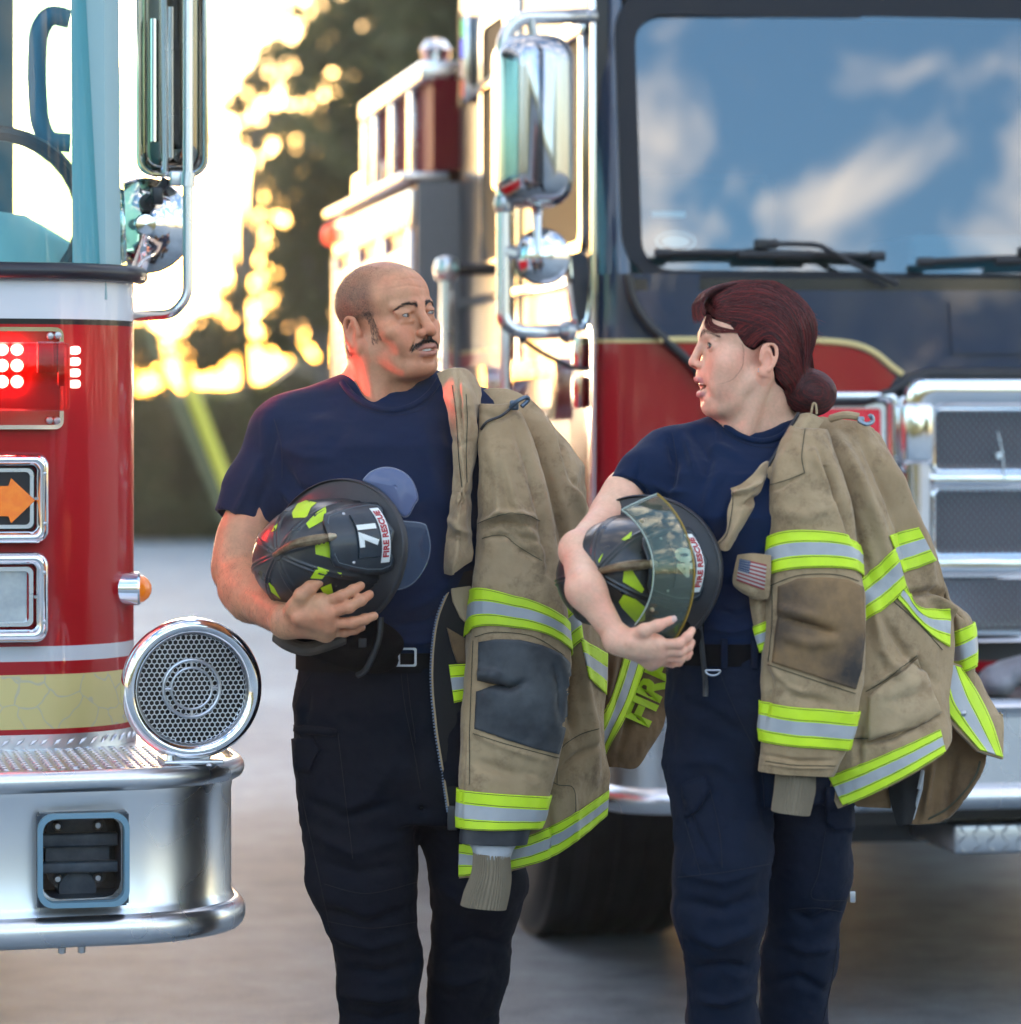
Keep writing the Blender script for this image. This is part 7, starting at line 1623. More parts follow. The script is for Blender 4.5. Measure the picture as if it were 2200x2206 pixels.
def helmet(name, label, c, th, roll, number, digits_sz, group, back=0.176, sv=(0.128, 0.062)):
    o = root(name, label, 'helmet', tuple(c), 0, group); c = np.asarray(c, float)
    u = np.array(th, float); u /= np.linalg.norm(u); f_ = np.array(roll, float); f_ -= u*(f_ @ u); f_ /= np.linalg.norm(f_); l_ = np.cross(u, f_)       # up, front, wearer's left
    W_ = lambda a, b_, z: c + l_*a + f_*b_ + u*z                     # lateral (wearer's left), front, up
    V = []; nA, nE = 192, 48; H = 0.150
    for j in range(nE + 1):
        e = (math.pi/2)*j/nE
        for i in range(nA):
            a = 2*math.pi*i/nA; rr = math.cos(e)**0.80; z = H*math.sin(e)**0.92
            k8 = abs((a/(2*math.pi)*8 + 0.5) % 1 - 0.5)/8*2*math.pi*max(rr, 0.05)*0.115          # arc distance to the nearest of eight ribs
            rib = 0.0035*math.exp(-((k8 - 0.0035)/0.0022)**2) + 0.0028*math.exp(-(k8/0.0022)**2)*0 - 0.0012*math.exp(-(k8/0.0018)**2)
            rib *= min(1, (1 - math.sin(e))*6 + 0.25); lx, ly = 0.101*rr + rib*rr, 0.128*rr + rib*rr; V.append(W_(math.sin(a)*lx, math.cos(a)*ly - 0.005, z + rib*math.sin(e) + 0.004))
    Q = np.array([(j*nA+i, j*nA+(i+1) % nA, (j+1)*nA+(i+1) % nA, (j+1)*nA+i) for j in range(nE) for i in range(nA)])
    dome = mk('shell', V, Q, shell_m, o, world=True); dm = dome.modifiers.new('thick', 'SOLIDIFY'); dm.thickness = 0.003; dm.offset = -1
    bv = bvh_of(np.array(V), Q)
    k = MB(); n_ = 96; lay = []                                     # brim with a rolled edge
    def bl(a): return 0.137, (0.158 if math.cos(a) > 0 else back)
    for t, dz in ((0.0, 0.010), (0.25, 0.004), (0.6, -0.004), (0.88, -0.008), (0.95, -0.004), (1.0, -0.006), (1.02, -0.012), (1.0, -0.018), (0.94, -0.018), (0.6, -0.012), (0.2, -0.005), (0.0, 0.0)):
        for i in range(n_):
            a = 2*math.pi*i/n_; bw, bf = bl(a); r0l, r0f = 0.098, 0.124; bk_ = max(0, -math.cos(a))**2
            lay.append(W_(math.sin(a)*(r0l + (bw - r0l)*t), math.cos(a)*(r0f + (bf - r0f)*t) - 0.005, dz - 0.022*t*bk_ + 0.006*t*abs(math.sin(a))))
    k.raw(lay, [(j*n_+i, j*n_+(i+1) % n_, (j+1)*n_+(i+1) % n_, (j+1)*n_+i) for j in range(11) for i in range(n_)]); k.build('brim', brim_m, o, smooth=60, world=True)
    MB().lathe([(0.0, 0.004), (0.010, 0.003), (0.013, -0.002)], W_(0, -0.005, H + 0.004), u, 20).build('crown_button', shell_m, o, world=True)
    # leather front shield on a brass holder
    al = math.radians(24); so = W_(0, *sv); s_ = u*math.cos(al) - f_*math.sin(al); sn = f_*math.cos(al) + u*math.sin(al); sn /= np.linalg.norm(sn)
    half = [(0, 0.070), (0.030, 0.069), (0.042, 0.060), (0.050, 0.030), (0.056, 0.0), (0.058, -0.030), (0.054, -0.046), (0.040, -0.046), (0.034, -0.040), (0.018, -0.040), (0.0, -0.048)]
    half = [(x*1.13, y*1.10) for x, y in half]; poly = [(x, y) for x, y in half] + [(-x, y) for x, y in half[::-1][1:-1]]
    nx, V, Fc = 25, [], []
    bend = lambda x: -9.0*x*x                                       # curled round the crown
    bmx = bmesh.new(); vs_ = [bmx.verts.new((x, y, 0)) for x, y in poly]; bmx.faces.new(vs_); bmesh.ops.triangulate(bmx, faces=bmx.faces)
    for _ in range(4): bmesh.ops.subdivide_edges(bmx, edges=[e for e in bmx.edges if e.calc_length() > 0.012], cuts=1); bmesh.ops.triangulate(bmx, faces=bmx.faces)
    SP = lambda x, y, d=0.0: so + l_*x + s_*y + sn*(bend(x) + d)
    V = [SP(v.co.x, v.co.y) for v in bmx.verts]; bmx.verts.index_update(); Fc = [[v.index for v in q_.verts] for q_ in bmx.faces]; bmx.free()
    sh = mk('front_shield', V, Fc, leather_m, o, world=True); sm_ = sh.modifiers.new('t', 'SOLIDIFY'); sm_.thickness = 0.004; sm_.offset = 0
    k = MB(); k.tube([SP(x, y, 0.0025) for x, y in [(px_*0.9, py_*0.9) for px_, py_ in poly]], 0.0009, 5, closed=True); k.build('stitching', mat('shield_stitch', (0.10, 0.13, 0.15), 0.6), sh, world=True)
    def plate(x0, y0, x1, y1, d, t, m, nm):
        V = []; n_ = 13
        for dd in (d, d + t):
            for y in (y0, y1):
                for x in np.linspace(x0, x1, n_): V.append(SP(x, y, dd))
        k = MB(); q_ = lambda a, b_, i: a*n_*2 + b_*n_ + i
        k.raw(V, [(q_(1, 0, i), q_(1, 0, i+1), q_(1, 1, i+1), q_(1, 1, i)) for i in range(n_-1)] + [(q_(0, 0, i), q_(0, 0, i+1), q_(1, 0, i+1), q_(1, 0, i)) for i in range(n_-1)] + [(q_(0, 1, i), q_(0, 1, i+1), q_(1, 1, i+1), q_(1, 1, i)) for i in range(n_-1)] + [(q_(0, 0, 0), q_(0, 1, 0), q_(1, 1, 0), q_(1, 0, 0)), (q_(0, 0, n_-1), q_(0, 1, n_-1), q_(1, 1, n_-1), q_(1, 0, n_-1))])
        return k.build(nm, m, sh, world=True, smooth=30)
    plate(-0.040, -0.020, 0.040, 0.022, 0.003, 0.004, leather_m, 'number_panel'); plate(-0.050, -0.041, 0.050, -0.0245, 0.0025, 0.002, white_m, 'name_plate')
    def letters(txt, size, bold, x, y, d, m, nm, sp=1.0, sy=1.0):
        TV, TF = text_mesh(txt, size, bold, 0.0006, sp); V = [SP(x + a*1.0, y + b_*sy, d + z) for a, b_, z in TV]; return mk(nm, V, TF, m, sh, world=True, smooth=False)
    letters(number, digits_sz, 0.0026, 0.0, 0.001, 0.0085, white_m, 'number'); letters('FIRE RESCUE', 0.0155, 0.0005, 0.0, -0.0328, 0.0052, redl_m, 'lettering')
    k = MB()
    for x in (-0.044, 0.044): k.lathe([(0.0, 0.002), (0.0028, 0.0012), (0.0034, 0)], SP(x, 0.030, 0.002), sn, 10)
    k.build('shield_rivet', steel, sh, world=True)
    top = SP(0, 0.077, 0.004); k = MB(); pts = [W_(0.0, -0.012, H + 0.006), W_(0.002, 0.025, H + 0.016), W_(0.002, 0.06, H + 0.018), top + sn*0.004]; k.tube(cr(pts, 14), list(np.linspace(0.004, 0.0085, 10)) + [0.009, 0.0088, 0.008, 0.006], 10)
    hd = k.build('shield_holder', brass_m, o, world=True); MB().lathe([(0.006, -0.006), (0.0075, 0.0), (0.004, 0.010), (0.0, 0.012)], top + sn*0.004, top + sn*0.01 - pts[2], 10).build('holder_tip', tip_m, hd, world=True)
    return o, W_, bv, (u, f_, l_), SP
hm, HWm, bvm, (u1, f1, l1), SP1 = helmet('fire_helmet', 'black fire helmet numbered 71 with lime stickers, under the man\'s arm', P(724, 1196, 6.235), (-0.60, -0.797, 0.05), (0.77, -0.55, 0.30), '71', 0.047, 'fire helmets')
Z6 = lambda x, y: (430 + x/3.108, 880 + y/3.108)
stk = [[(620, 700), (655, 640), (710, 617), (785, 632), (745, 668), (718, 732), (628, 735)], [(712, 770), (790, 690), (845, 655), (850, 740), (790, 775), (735, 805)], [(770, 880), (890, 845), (978, 945), (942, 1018), (778, 975)],
       [(742, 1135), (790, 1060), (868, 1085), (820, 1140)], [(457, 1155), (500, 1195), (545, 1275), (520, 1255), (480, 1225)], [(918, 1095), (950, 1100), (955, 1122)], [(808, 1200), (880, 1170), (895, 1235), (840, 1250)], [(482, 830), (500, 790), (525, 770), (512, 810)]]
for p in stk: decal(bvm, [Z6(*q_) for q_ in p], stick_m, hm, 'lime_sticker', 0.0009, 5)
lens_m = glass_mat('eye_lens', (0.62, 0.70, 0.86), 1.4, 0.06); lens2_m = glass_mat('eye_lens_clear', (0.8, 0.85, 0.9), 1.35, 0.03)
so_ = HWm(0.0, 0.135, -0.012); ln_ = f1*0.75 + u1*0.45; ln_ /= np.linalg.norm(ln_)
def haze(m, c, f_):
    N, L = m.node_tree.nodes, m.node_tree.links; o_ = N['Material Output']; src = o_.inputs[0].links[0].from_socket; d = N.new('ShaderNodeBsdfDiffuse'); d.inputs[0].default_value = (*c, 1); x = N.new('ShaderNodeMixShader'); x.inputs[0].default_value = f_
    L.new(src, x.inputs[1]); L.new(d.outputs[0], x.inputs[2]); L.new(x.outputs[0], o_.inputs[0])
haze(lens_m, (0.22, 0.26, 0.42), 0.45); haze(lens2_m, (0.16, 0.21, 0.30), 0.16)
def lens(poly, o_, n_, m, nm, par):
    pts = [rayplane(*Z6(*p), o_, n_) for p in cr(poly + [poly[0]], 60)[:-1]]; c = np.mean(pts, 0); V = []; ns = 9
    for t in np.linspace(1, 0.0, ns):
        for p in pts: V.append(c + (p - c)*max(t, 0.001) + n_*0.004*(1 - t*t))
    n0 = len(pts); k = mk(nm, V, [(j*n0+i, j*n0+(i+1) % n0, (j+1)*n0+(i+1) % n0, (j+1)*n0+i) for j in range(ns-1) for i in range(n0)], m, par, world=True)
    md = k.modifiers.new('t', 'SOLIDIFY'); md.thickness = 0.0022; k2 = MB(); k2.tube(pts, 0.0013, 5, closed=True); k2.build('lens_edge', mat('lens_edge', (0.35, 0.40, 0.46), 0.2, alpha=0.6), k, world=True); return k
lens([(1095, 480), (1150, 425), (1240, 396), (1340, 415), (1420, 480), (1460, 590), (1440, 640), (1370, 725), (1230, 560)], HWm(0.02, 0.10, -0.035), np.array([0.25, -0.96, 0.1]), lens_m, 'eye_shield', hm)
lens([(1330, 752), (1490, 770), (1525, 810), (1545, 930), (1520, 1040), (1450, 1150), (1370, 1203), (1300, 1200), (1250, 1100)], HWm(-0.02, 0.11, -0.035), np.array([0.25, -0.96, -0.1]), lens2_m, 'eye_shield', hm)
# ear flap, chin strap below the brim
ff = Field(P(560, 1470, 6.3) - [0, .12, 0], P(900, 1320, 6.3) + [0, .12, 0], 0.004)
ff.ell(P(770, 1385, 6.27), (.085, .03, .045), .02); ff.ell(P(690, 1378, 6.26), (.07, .035, .030), .02); ff.ell(P(800, 1425, 6.29), (.05, .02, .022), .02)
V, Q = ff.mesh(2); V = wrinkle(V, Q, [([(700, 1370), (760, 1400), (830, 1380)], 7, -.004)], (), [((20, 20, 20), .003, 3)]); mk('ear_flap', V, Q, cloth_m, hm, world=True)
k = MB(); k.tube(cr([P(820, 1330, 6.24), P(815, 1380, 6.235), P(790, 1440, 6.25), P(770, 1455, 6.26)], 14), .006, 6); k.box(P(772, 1395, 6.228), P(790, 1375, 6.236), .002); k.build('chin_strap', black, hm, world=True)
brimu = mat('worn_brown_leather', (0.05, 0.035, 0.026), 0.6, noise=(30, 0.6, (0.10, 0.07, 0.05)))
k = MB(); k.tube(cr([P(592, 1366, 6.25), P(622, 1388, 6.235), P(662, 1398, 6.23), P(712, 1385, 6.232), P(745, 1372, 6.24)], 16), [.006] + [.013]*14 + [.006], 10); k.build('neck_guard', brimu, hm, world=True)
hw, HWw, bvw, (u2, f2, l2), SP2 = helmet('fire_helmet', 'black fire helmet numbered 40 with a raised clear visor, held by the woman', P(1378, 1236, 6.02), (-0.49, -0.87, 0.05), (0.83, -0.50, 0.17), '40', 0.048, 'fire helmets', 0.116, (0.122, 0.071))
Z1 = lambda x, y: (1180 + x*.3209, 860 + y*.3209)
for p in [[(495, 945), (565, 890), (560, 930), (520, 950)], [(515, 1130), (560, 1125), (575, 1160), (648, 1275), (632, 1300), (505, 1225)], [(478, 1360), (510, 1310), (590, 1340), (650, 1390), (655, 1480), (595, 1500), (500, 1400)], [(342, 1080), (372, 1035), (370, 1050), (346, 1100)]]:
    decal(bvw, [Z1(*q_) for q_ in p], stick_m, hw, 'lime_sticker', 0.0009, 5)
vis_m = glass_mat('visor_smoke', (0.74, 0.80, 0.70), 1.55, 0.015)
haze(vis_m, (0.20, 0.26, 0.20), 0.09)
V = []; na, nb = 49, 13; C_ = None
def vis(a, t):
    R_ = 0.158 - 0.020*t - 0.010*t*t; return HWw(1.02*R_*math.sin(a)*(1.0 - 0.04*t), R_*math.cos(a)*1.0 - 0.012, 0.082 + 0.092*t - 0.030*(1 - math.cos(a))*(1 - t))
aa = np.linspace(math.radians(-52), math.radians(50), na)
for t in np.linspace(0, 1, nb):
    for a in aa: V.append(vis(a, t))
vo = mk('visor', V, [(j*na+i, j*na+i+1, (j+1)*na+i+1, (j+1)*na+i) for j in range(nb-1) for i in range(na-1)], vis_m, hw, world=True); md = vo.modifiers.new('t', 'SOLIDIFY'); md.thickness = 0.0025
k = MB(); k.tube([vis(a, 0) for a in aa], 0.0016, 6); k.build('visor_edge', mat('amber_edge', (0.45, 0.27, 0.03), 0.2, trans=0.3), vo, world=True)
k = MB(); k.tube([vis(a, 1) for a in aa] + [vis(aa[-1], t) for t in np.linspace(.9, 0, 8)], 0.0011, 6); k.build('visor_rim', mat('visor_rim', (0.35, 0.42, 0.36), 0.2), vo, world=True)
for a in (math.radians(-36), math.radians(34)): MB().lathe([(0.0, 0.003), (0.003, 0.002), (0.004, -0.003)], vis(a, 0.85), vis(a, .85) - HWw(0, 0, .12), 10).build('visor_screw', tip_m, vo, world=True)
ff = Field(P(1330, 1440, 6.0) - [0, .12, 0], P(1560, 1310, 6.0) + [0, .12, 0], 0.004)
ff.ell(P(1440, 1370, 6.0), (.05, .035, .03), .02); ff.ell(P(1480, 1345, 6.0), (.03, .03, .04), .02); V, Q = ff.mesh(2); mk('ear_flap', V, Q, cloth_m, hw, world=True)
MB().tube(cr([P(1505, 1330, 5.97), P(1512, 1390, 6.0), P(1520, 1470, 6.02), P(1520, 1500, 6.02)], 12), .005, 6).build('chin_strap', black, hw, world=True)

# ------------------------------------------------------------------ turnout coats
def canvas(name, a, b_, c_, k_=1.0):
    m = mat(name, a, 0.92, spec=0.15, sheen=0.2, noise=(5.5, 0.85, b_), weave=(620, 0.25), bump=(10, 0.55, 0.018)); nt = m.node_tree; N, L = nt.nodes, nt.links; b = N['Principled BSDF']
    src = b.inputs['Base Color'].links[0].from_socket; tc = N.new('ShaderNodeTexCoord'); t = N.new('ShaderNodeTexNoise'); t.inputs['Scale'].default_value = 14; t.inputs['Detail'].default_value = 9; t.inputs['Roughness'].default_value = 0.75; L.new(tc.outputs['Object'], t.inputs['Vector'])
    r = N.new('ShaderNodeMapRange'); r.inputs[1].default_value = 0.50; r.inputs[2].default_value = 0.72; r.inputs[4].default_value = 0.95*k_; L.new(t.outputs['Fac'], r.inputs[0]); x = N.new('ShaderNodeMix'); x.data_type = 'RGBA'; x.inputs['B'].default_value = (*c_, 1)
    L.new(r.outputs[0], x.inputs['Factor']); L.new(src, x.inputs['A']); L.new(x.outputs['Result'], b.inputs['Base Color']); return m
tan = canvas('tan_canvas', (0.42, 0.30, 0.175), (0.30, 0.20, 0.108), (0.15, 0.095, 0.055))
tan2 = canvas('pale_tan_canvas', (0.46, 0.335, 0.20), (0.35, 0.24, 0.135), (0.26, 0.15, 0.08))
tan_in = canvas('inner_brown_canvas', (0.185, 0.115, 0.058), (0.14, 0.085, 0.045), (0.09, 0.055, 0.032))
knit_m = mat('knit_cuff', (0.25, 0.20, 0.135), 0.95, weave=(420, 0.6), noise=(10, 0.6, (0.19, 0.15, 0.10))); liner_m = mat('white_liner', (0.42, 0.43, 0.45), 0.7, bump=(40, 0.6, 0.006)); lining = mat('black_lining', (0.006, 0.006, 0.007), 0.9)
lime = mat('lime_trim', (0.60, 0.83, 0.012), 0.55, noise=(13, 0.55, (0.46, 0.64, 0.03)), weave=(500, 0.2), bump=(30, 0.3, 0.003)); silver = mat('silver_trim', (0.40, 0.415, 0.43), 0.42, spec=0.6, noise=(11, 0.6, (0.30, 0.31, 0.33)), weave=(500, 0.15), bump=(26, 0.4, 0.004))
for m_, z in ((lime, 1), (silver, 1)):
    pass
trim_mats = [lime, silver]
patch_b = mat('black_elbow_patch', (0.020, 0.024, 0.032), 0.6, noise=(9, 0.8, (0.095, 0.105, 0.115)), bump=(22, 0.4, 0.006)); patch_n = mat('stained_elbow_patch', (0.25, 0.145, 0.062), 0.75, noise=(7, 1.0, (0.030, 0.024, 0.022)), bump=(22, 0.4, 0.006))
thread_old = None; cuff_m = mat('black_cuff', (0.014, 0.016, 0.022), 0.5, noise=(16, 0.6, (0.05, 0.055, 0.065)))
NZ = [((9, 9, 5), .005), ((24, 24, 13), .0030), ((60, 60, 36), .0011)]
# --- his coat, over his left shoulder
coat = root('turnout_coat', 'tan turnout coat with black elbow patch and lime trim, slung over the man\'s shoulder', 'coat', tuple(P(1110, 1890, 6.40)), 0, 'turnout coats')
Bf = [([(1150, 870), (1200, 980), (1260, 1110), (1290, 1220)], 12, .012), ([(1120, 880), (1170, 1000), (1215, 1150), (1235, 1300)], 12, -.012), ([(1190, 930), (1225, 1030), (1245, 1060)], 10, -.014), ([(1100, 900), (1150, 1020), (1190, 1180)], 12, .010), ([(1080, 950), (1130, 1060), (1170, 1200)], 9, -.008), ([(1255, 1010), (1262, 1080), (1262, 1150)], 8, -.010), ([(1230, 1290), (1250, 1420), (1275, 1560), (1280, 1690)], 12, .010), ([(1210, 1400), (1225, 1500), (1240, 1600)], 10, -.010), ([(1200, 1660), (1240, 1630), (1290, 1600)], 7, -.006), ([(1180, 1720), (1190, 1800), (1188, 1850)], 7, -.006), ([(1238, 1700), (1240, 1780), (1240, 1820)], 5, .004)]
B1 = Cloth(rows=[[(1010, 850, 6.49), (1060, 838, 6.47), (1122, 850, 6.46), (1180, 905, 6.46), (1232, 962, 6.47), (1262, 1004, 6.50)], [(1012, 960, 6.42), (1075, 950, 6.40), (1136, 955, 6.39), (1192, 985, 6.40), (1246, 1020, 6.43), (1268, 1046, 6.48)],
                 [(1012, 1060, 6.40), (1080, 1055, 6.38), (1142, 1056, 6.37), (1204, 1070, 6.38), (1254, 1090, 6.42), (1276, 1105, 6.48)], [(1010, 1200, 6.40), (1080, 1200, 6.38), (1150, 1200, 6.37), (1216, 1206, 6.38), (1268, 1212, 6.42), (1302, 1205, 6.48)],
                 [(1004, 1400, 6.41), (1080, 1400, 6.38), (1160, 1400, 6.37), (1230, 1400, 6.38), (1278, 1400, 6.42), (1312, 1396, 6.48)], [(996, 1600, 6.41), (1070, 1610, 6.38), (1150, 1610, 6.37), (1230, 1600, 6.38), (1280, 1590, 6.42), (1300, 1574, 6.47)],
                 [(990, 1740, 6.40), (1070, 1755, 6.38), (1150, 1752, 6.36), (1222, 1736, 6.37), (1272, 1706, 6.41), (1312, 1674, 6.46)], [(988, 1893, 6.40), (1050, 1886, 6.38), (1108, 1876, 6.36), (1182, 1852, 6.37), (1252, 1806, 6.41), (1309, 1757, 6.46)]], folds=Bf, noise=NZ, seed=1)
b1o = B1.build('coat_body', tan, coat, 150, 260)
trim_on(B1.bv, [(990, 1812), (1040, 1824), (1100, 1812), (1160, 1792), (1230, 1756), (1310, 1702)], [(990, 1888), (1050, 1882), (1108, 1871), (1182, 1848), (1252, 1802), (1306, 1756)], b1o, 90)
trim_on(B1.bv, [(1200, 1316), (1240, 1282), (1262, 1292), (1306, 1410)][:2], [(1222, 1408), (1254, 1378)], b1o, 24)
trim_on(B1.bv, [(1250, 1376), (1306, 1408)], [(1268, 1462), (1304, 1496)], b1o, 24)
stitch(B1.bv, [(1150, 1660), (1200, 1690), (1236, 1700), (1240, 1770)], b1o, thread); stitch(B1.bv, [(1200, 1690), (1205, 1620), (1245, 1585), (1290, 1570)], b1o, thread)
B2 = Cloth(rows=[[(1262, 1330, 6.56), (1330, 1360, 6.58), (1400, 1390, 6.60), (1448, 1420, 6.62)], [(1255, 1450, 6.56), (1325, 1470, 6.57), (1390, 1480, 6.60), (1442, 1490, 6.63)], [(1262, 1560, 6.57), (1330, 1580, 6.57), (1395, 1580, 6.60), (1432, 1560, 6.63)], [(1286, 1652, 6.58), (1330, 1654, 6.58), (1376, 1654, 6.60), (1412, 1600, 6.63)]],
           folds=[([(1330, 1380), (1310, 1500), (1290, 1600)], 10, .008), ([(1400, 1420), (1370, 1520), (1330, 1640)], 10, -.008)], noise=NZ, seed=2)
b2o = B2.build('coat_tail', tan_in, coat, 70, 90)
trim_on(B2.bv, [(1342, 1417), (1316, 1500), (1284, 1578)], [(1388, 1430), (1356, 1520), (1294, 1648)], b2o, 40)
TV, TF = text_mesh('FIRE', 0.070, 0.003, 0.0008)
tv = []; ca, sa = math.cos(math.radians(-66)), math.sin(math.radians(-66))
for a, b_, z in TV:
    x, y = a*1150, -b_*1150*0.95; px = 1400 + x*ca - y*sa; py = 1492 + x*sa + y*ca; h_, n_ = cast(B2.bv, px, py); tv.append(h_ + n_*0.005 if h_ is not None else np.array([np.nan]*3))
tv = np.array(tv); ok_ = np.isfinite(tv).all(1); TF = [f_ for f_ in TF if all(ok_[i] for i in f_)]; mk('back_lettering', np.where(np.isfinite(tv), tv, tv[ok_][0]), TF, lime, b2o, world=True, smooth=False)
# lining, zip and inner facing in front
L1 = Cloth(rows=[[(985, 1235, 6.345), (1012, 1230, 6.35), (1050, 1225, 6.36)], [(944, 1330, 6.325), (990, 1330, 6.34), (1040, 1330, 6.36)], [(931, 1440, 6.32), (980, 1440, 6.335), (1035, 1440, 6.36)], [(938, 1560, 6.32), (985, 1560, 6.335), (1030, 1560, 6.36)], [(957, 1680, 6.33), (990, 1690, 6.34), (1020, 1690, 6.36)], [(970, 1772, 6.335), (990, 1776, 6.345), (1010, 1780, 6.36)]], noise=[((12, 12, 8), .003)], seed=3)
l1o = L1.build('coat_lining', lining, coat, 40, 110)
pk = lambda n_, o_=0.0: [L1.ev(np.array(u_), np.array(v_), o_) for u_, v_ in n_]
k = MB(); k.tube([L1.ev(np.array(0.0), np.array(t), .001) for t in np.linspace(0.06, .97, 60)], .0022, 6); k.build('piping', tan2, l1o, world=True)
k = MB()
for t in np.linspace(0.05, .93, 78): c = L1.ev(np.array(0.0), np.array(t), .002); k.box(c + [-.0052, -.002, -.0016], c + [-.0012, .002, .0016], .0006)
k.build('zip_teeth', mat('zip_metal', (0.16, 0.20, 0.27), 0.35, metal=0.7), l1o, world=True)
k = MB(); c = L1.ev(np.array(0.06), np.array(.965), .002); k.box(c + [-.006, -.004, -.022], c + [.012, .003, .022], .002); k.build('zip_stop', dark, l1o, world=True)
decal(L1.bv, [(970, 1268), (1012, 1262), (1030, 1300), (1012, 1352), (990, 1330), (974, 1296)], tan2, l1o, 'facing_flap', .003, 6, .003); decal(L1.bv, [(962, 1352), (1002, 1376), (1006, 1430), (984, 1428), (974, 1400)], tan_in, l1o, 'inner_pocket', .0025, 6, .003)
trim_on(L1.bv, [(966, 1432), (1005, 1430)], [(977, 1514), (1004, 1508)], l1o, 14, .0035)
# collar and storm flap hanging over the shoulder
Cf = [([(985, 800), (992, 900), (1005, 1000), (1000, 1100)], 5, -.008), ([(960, 850), (985, 880), (1020, 870)], 8, .003), ([(965, 940), (990, 960), (1018, 950)], 7, -.003), ([(972, 1062), (1000, 1078), (1016, 1060)], 8, -.004), ([(958, 1110), (985, 1140), (1015, 1150)], 8, .004), ([(962, 1165), (985, 1150), (1012, 1195)], 6, -.004), ([(1015, 880), (1018, 960), (1012, 1040)], 4, .006)]
C1 = Cloth(rows=[[(944, 806, 6.42), (975, 794, 6.40), (1006, 798, 6.41), (1034, 836, 6.44)], [(958, 850, 6.37), (985, 842, 6.335), (1010, 846, 6.34), (1034, 872, 6.39)], [(968, 910, 6.34), (988, 908, 6.305), (1008, 908, 6.31), (1026, 915, 6.36)], [(974, 980, 6.33), (992, 978, 6.295), (1008, 978, 6.30), (1018, 980, 6.35)], [(972, 1040, 6.325), (998, 1040, 6.29), (1010, 1038, 6.30), (1018, 1036, 6.34)], [(968, 1082, 6.32), (992, 1076, 6.285), (1008, 1070, 6.30), (1018, 1064, 6.34)], [(964, 1120, 6.315), (984, 1122, 6.28), (1002, 1118, 6.29), (1016, 1110, 6.33)], [(960, 1150, 6.315), (982, 1158, 6.285), (1002, 1156, 6.29), (1018, 1150, 6.33)], [(954, 1200, 6.31), (976, 1208, 6.275), (1000, 1200, 6.285), (1020, 1188, 6.32)], [(954, 1236, 6.31), (972, 1240, 6.285), (994, 1228, 6.29), (1016, 1208, 6.32)]], folds=Cf, noise=[((18, 18, 12), .004), ((50, 50, 30), .0012)], seed=4)
c1o = C1.build('collar', tan2, coat, 60, 160, .006); stitch(C1.bv, [(975, 830), (984, 900), (990, 990), (996, 1050)], c1o, thread, .0008); stitch(C1.bv, [(1004, 850), (1006, 910), (1004, 980), (1006, 1040)], c1o, thread, .0008)
# near sleeve
Sf = [([(1040, 890), (1080, 900), (1130, 870)], 7, -.006), ([(1100, 900), (1140, 1000), (1170, 1120), (1180, 1230)], 12, -.010), ([(1060, 950), (1075, 1050), (1080, 1130)], 12, .007), ([(1085, 980), (1110, 1080), (1165, 1190), (1170, 1240)], 10, .010), ([(1040, 1125), (1080, 1105), (1130, 1110), (1165, 1120)], 7, .009), ([(1045, 1140), (1085, 1122), (1160, 1140)], 6, -.009), ([(1075, 1120), (1120, 1155), (1170, 1170)], 6, -.008), ([(1050, 1155), (1095, 1155), (1120, 1185), (1175, 1210)], 6, -.006), ([(1030, 1468), (1060, 1475), (1100, 1482), (1130, 1470)], 8, -.014), ([(1030, 1450), (1080, 1455)], 7, .008), ([(1190, 1420), (1210, 1480), (1205, 1550)], 9, -.007), ([(1025, 1580), (1090, 1610), (1180, 1640)], 8, .007), ([(1020, 1640), (1080, 1660), (1170, 1680)], 12, -.008), ([(1060, 1600), (1100, 1660), (1160, 1690)], 10, .006), ([(1010, 1590), (1008, 1680), (1006, 1780)], 4, .003)]
S1 = Cloth(left=[(1034, 870), (1032, 960), (1034, 1060), (1032, 1150), (1024, 1250), (1012, 1350), (1004, 1450), (996, 1550), (991, 1650), (990, 1720), (990, 1783)], right=[(1108, 872), (1146, 960), (1178, 1060), (1196, 1150), (1212, 1250), (1223, 1350), (1230, 1450), (1224, 1550), (1206, 1650), (1184, 1730), (1164, 1783)],
           Y=[6.38, 6.35, 6.34, 6.335, 6.33, 6.33, 6.325, 6.32, 6.32, 6.315, 6.315], depth=[.03, .045, .055, .06, .06, .06, .06, .058, .055, .05, .048], folds=Sf, noise=NZ, seed=5)
s1o = S1.build('sleeve', tan, coat, 150, 240, .004)
trim_tube(S1, 1274, 1346, 26, 1368, 1408, 36, s1o); trim_tube(S1, 1698, 1714, 2, 1781, 1781, -1, s1o); trim_tube(S1, 1702, 1716, 2, 1704, 1718, 2, s1o) if False else None
decal(S1.bv, [(1033, 1383), (1070, 1377), (1120, 1378), (1170, 1390), (1206, 1408), (1226, 1428), (1230, 1500), (1229, 1540), (1220, 1590), (1209, 1626), (1150, 1612), (1080, 1590), (1024, 1570), (1027, 1490), (1072, 1478), (1062, 1470), (1030, 1464)], patch_b, s1o, 'elbow_patch', .0022, 6, .0025)
stitch(S1.bv, [(1024, 1372), (1070, 1362), (1150, 1372), (1215, 1412)], s1o, thread); stitch(S1.bv, [(1020, 1580), (1090, 1604), (1208, 1634)], s1o, thread); stitch(S1.bv, [(1020, 1380), (1016, 1480), (1012, 1600), (1012, 1690)], s1o, thread)
stitch(S1.bv, [(1030, 1128), (1080, 1108), (1130, 1108), (1162, 1122)], s1o, thread); stitch(S1.bv, [(1040, 1160), (1080, 1152), (1110, 1172), (1168, 1208)], s1o, thread)
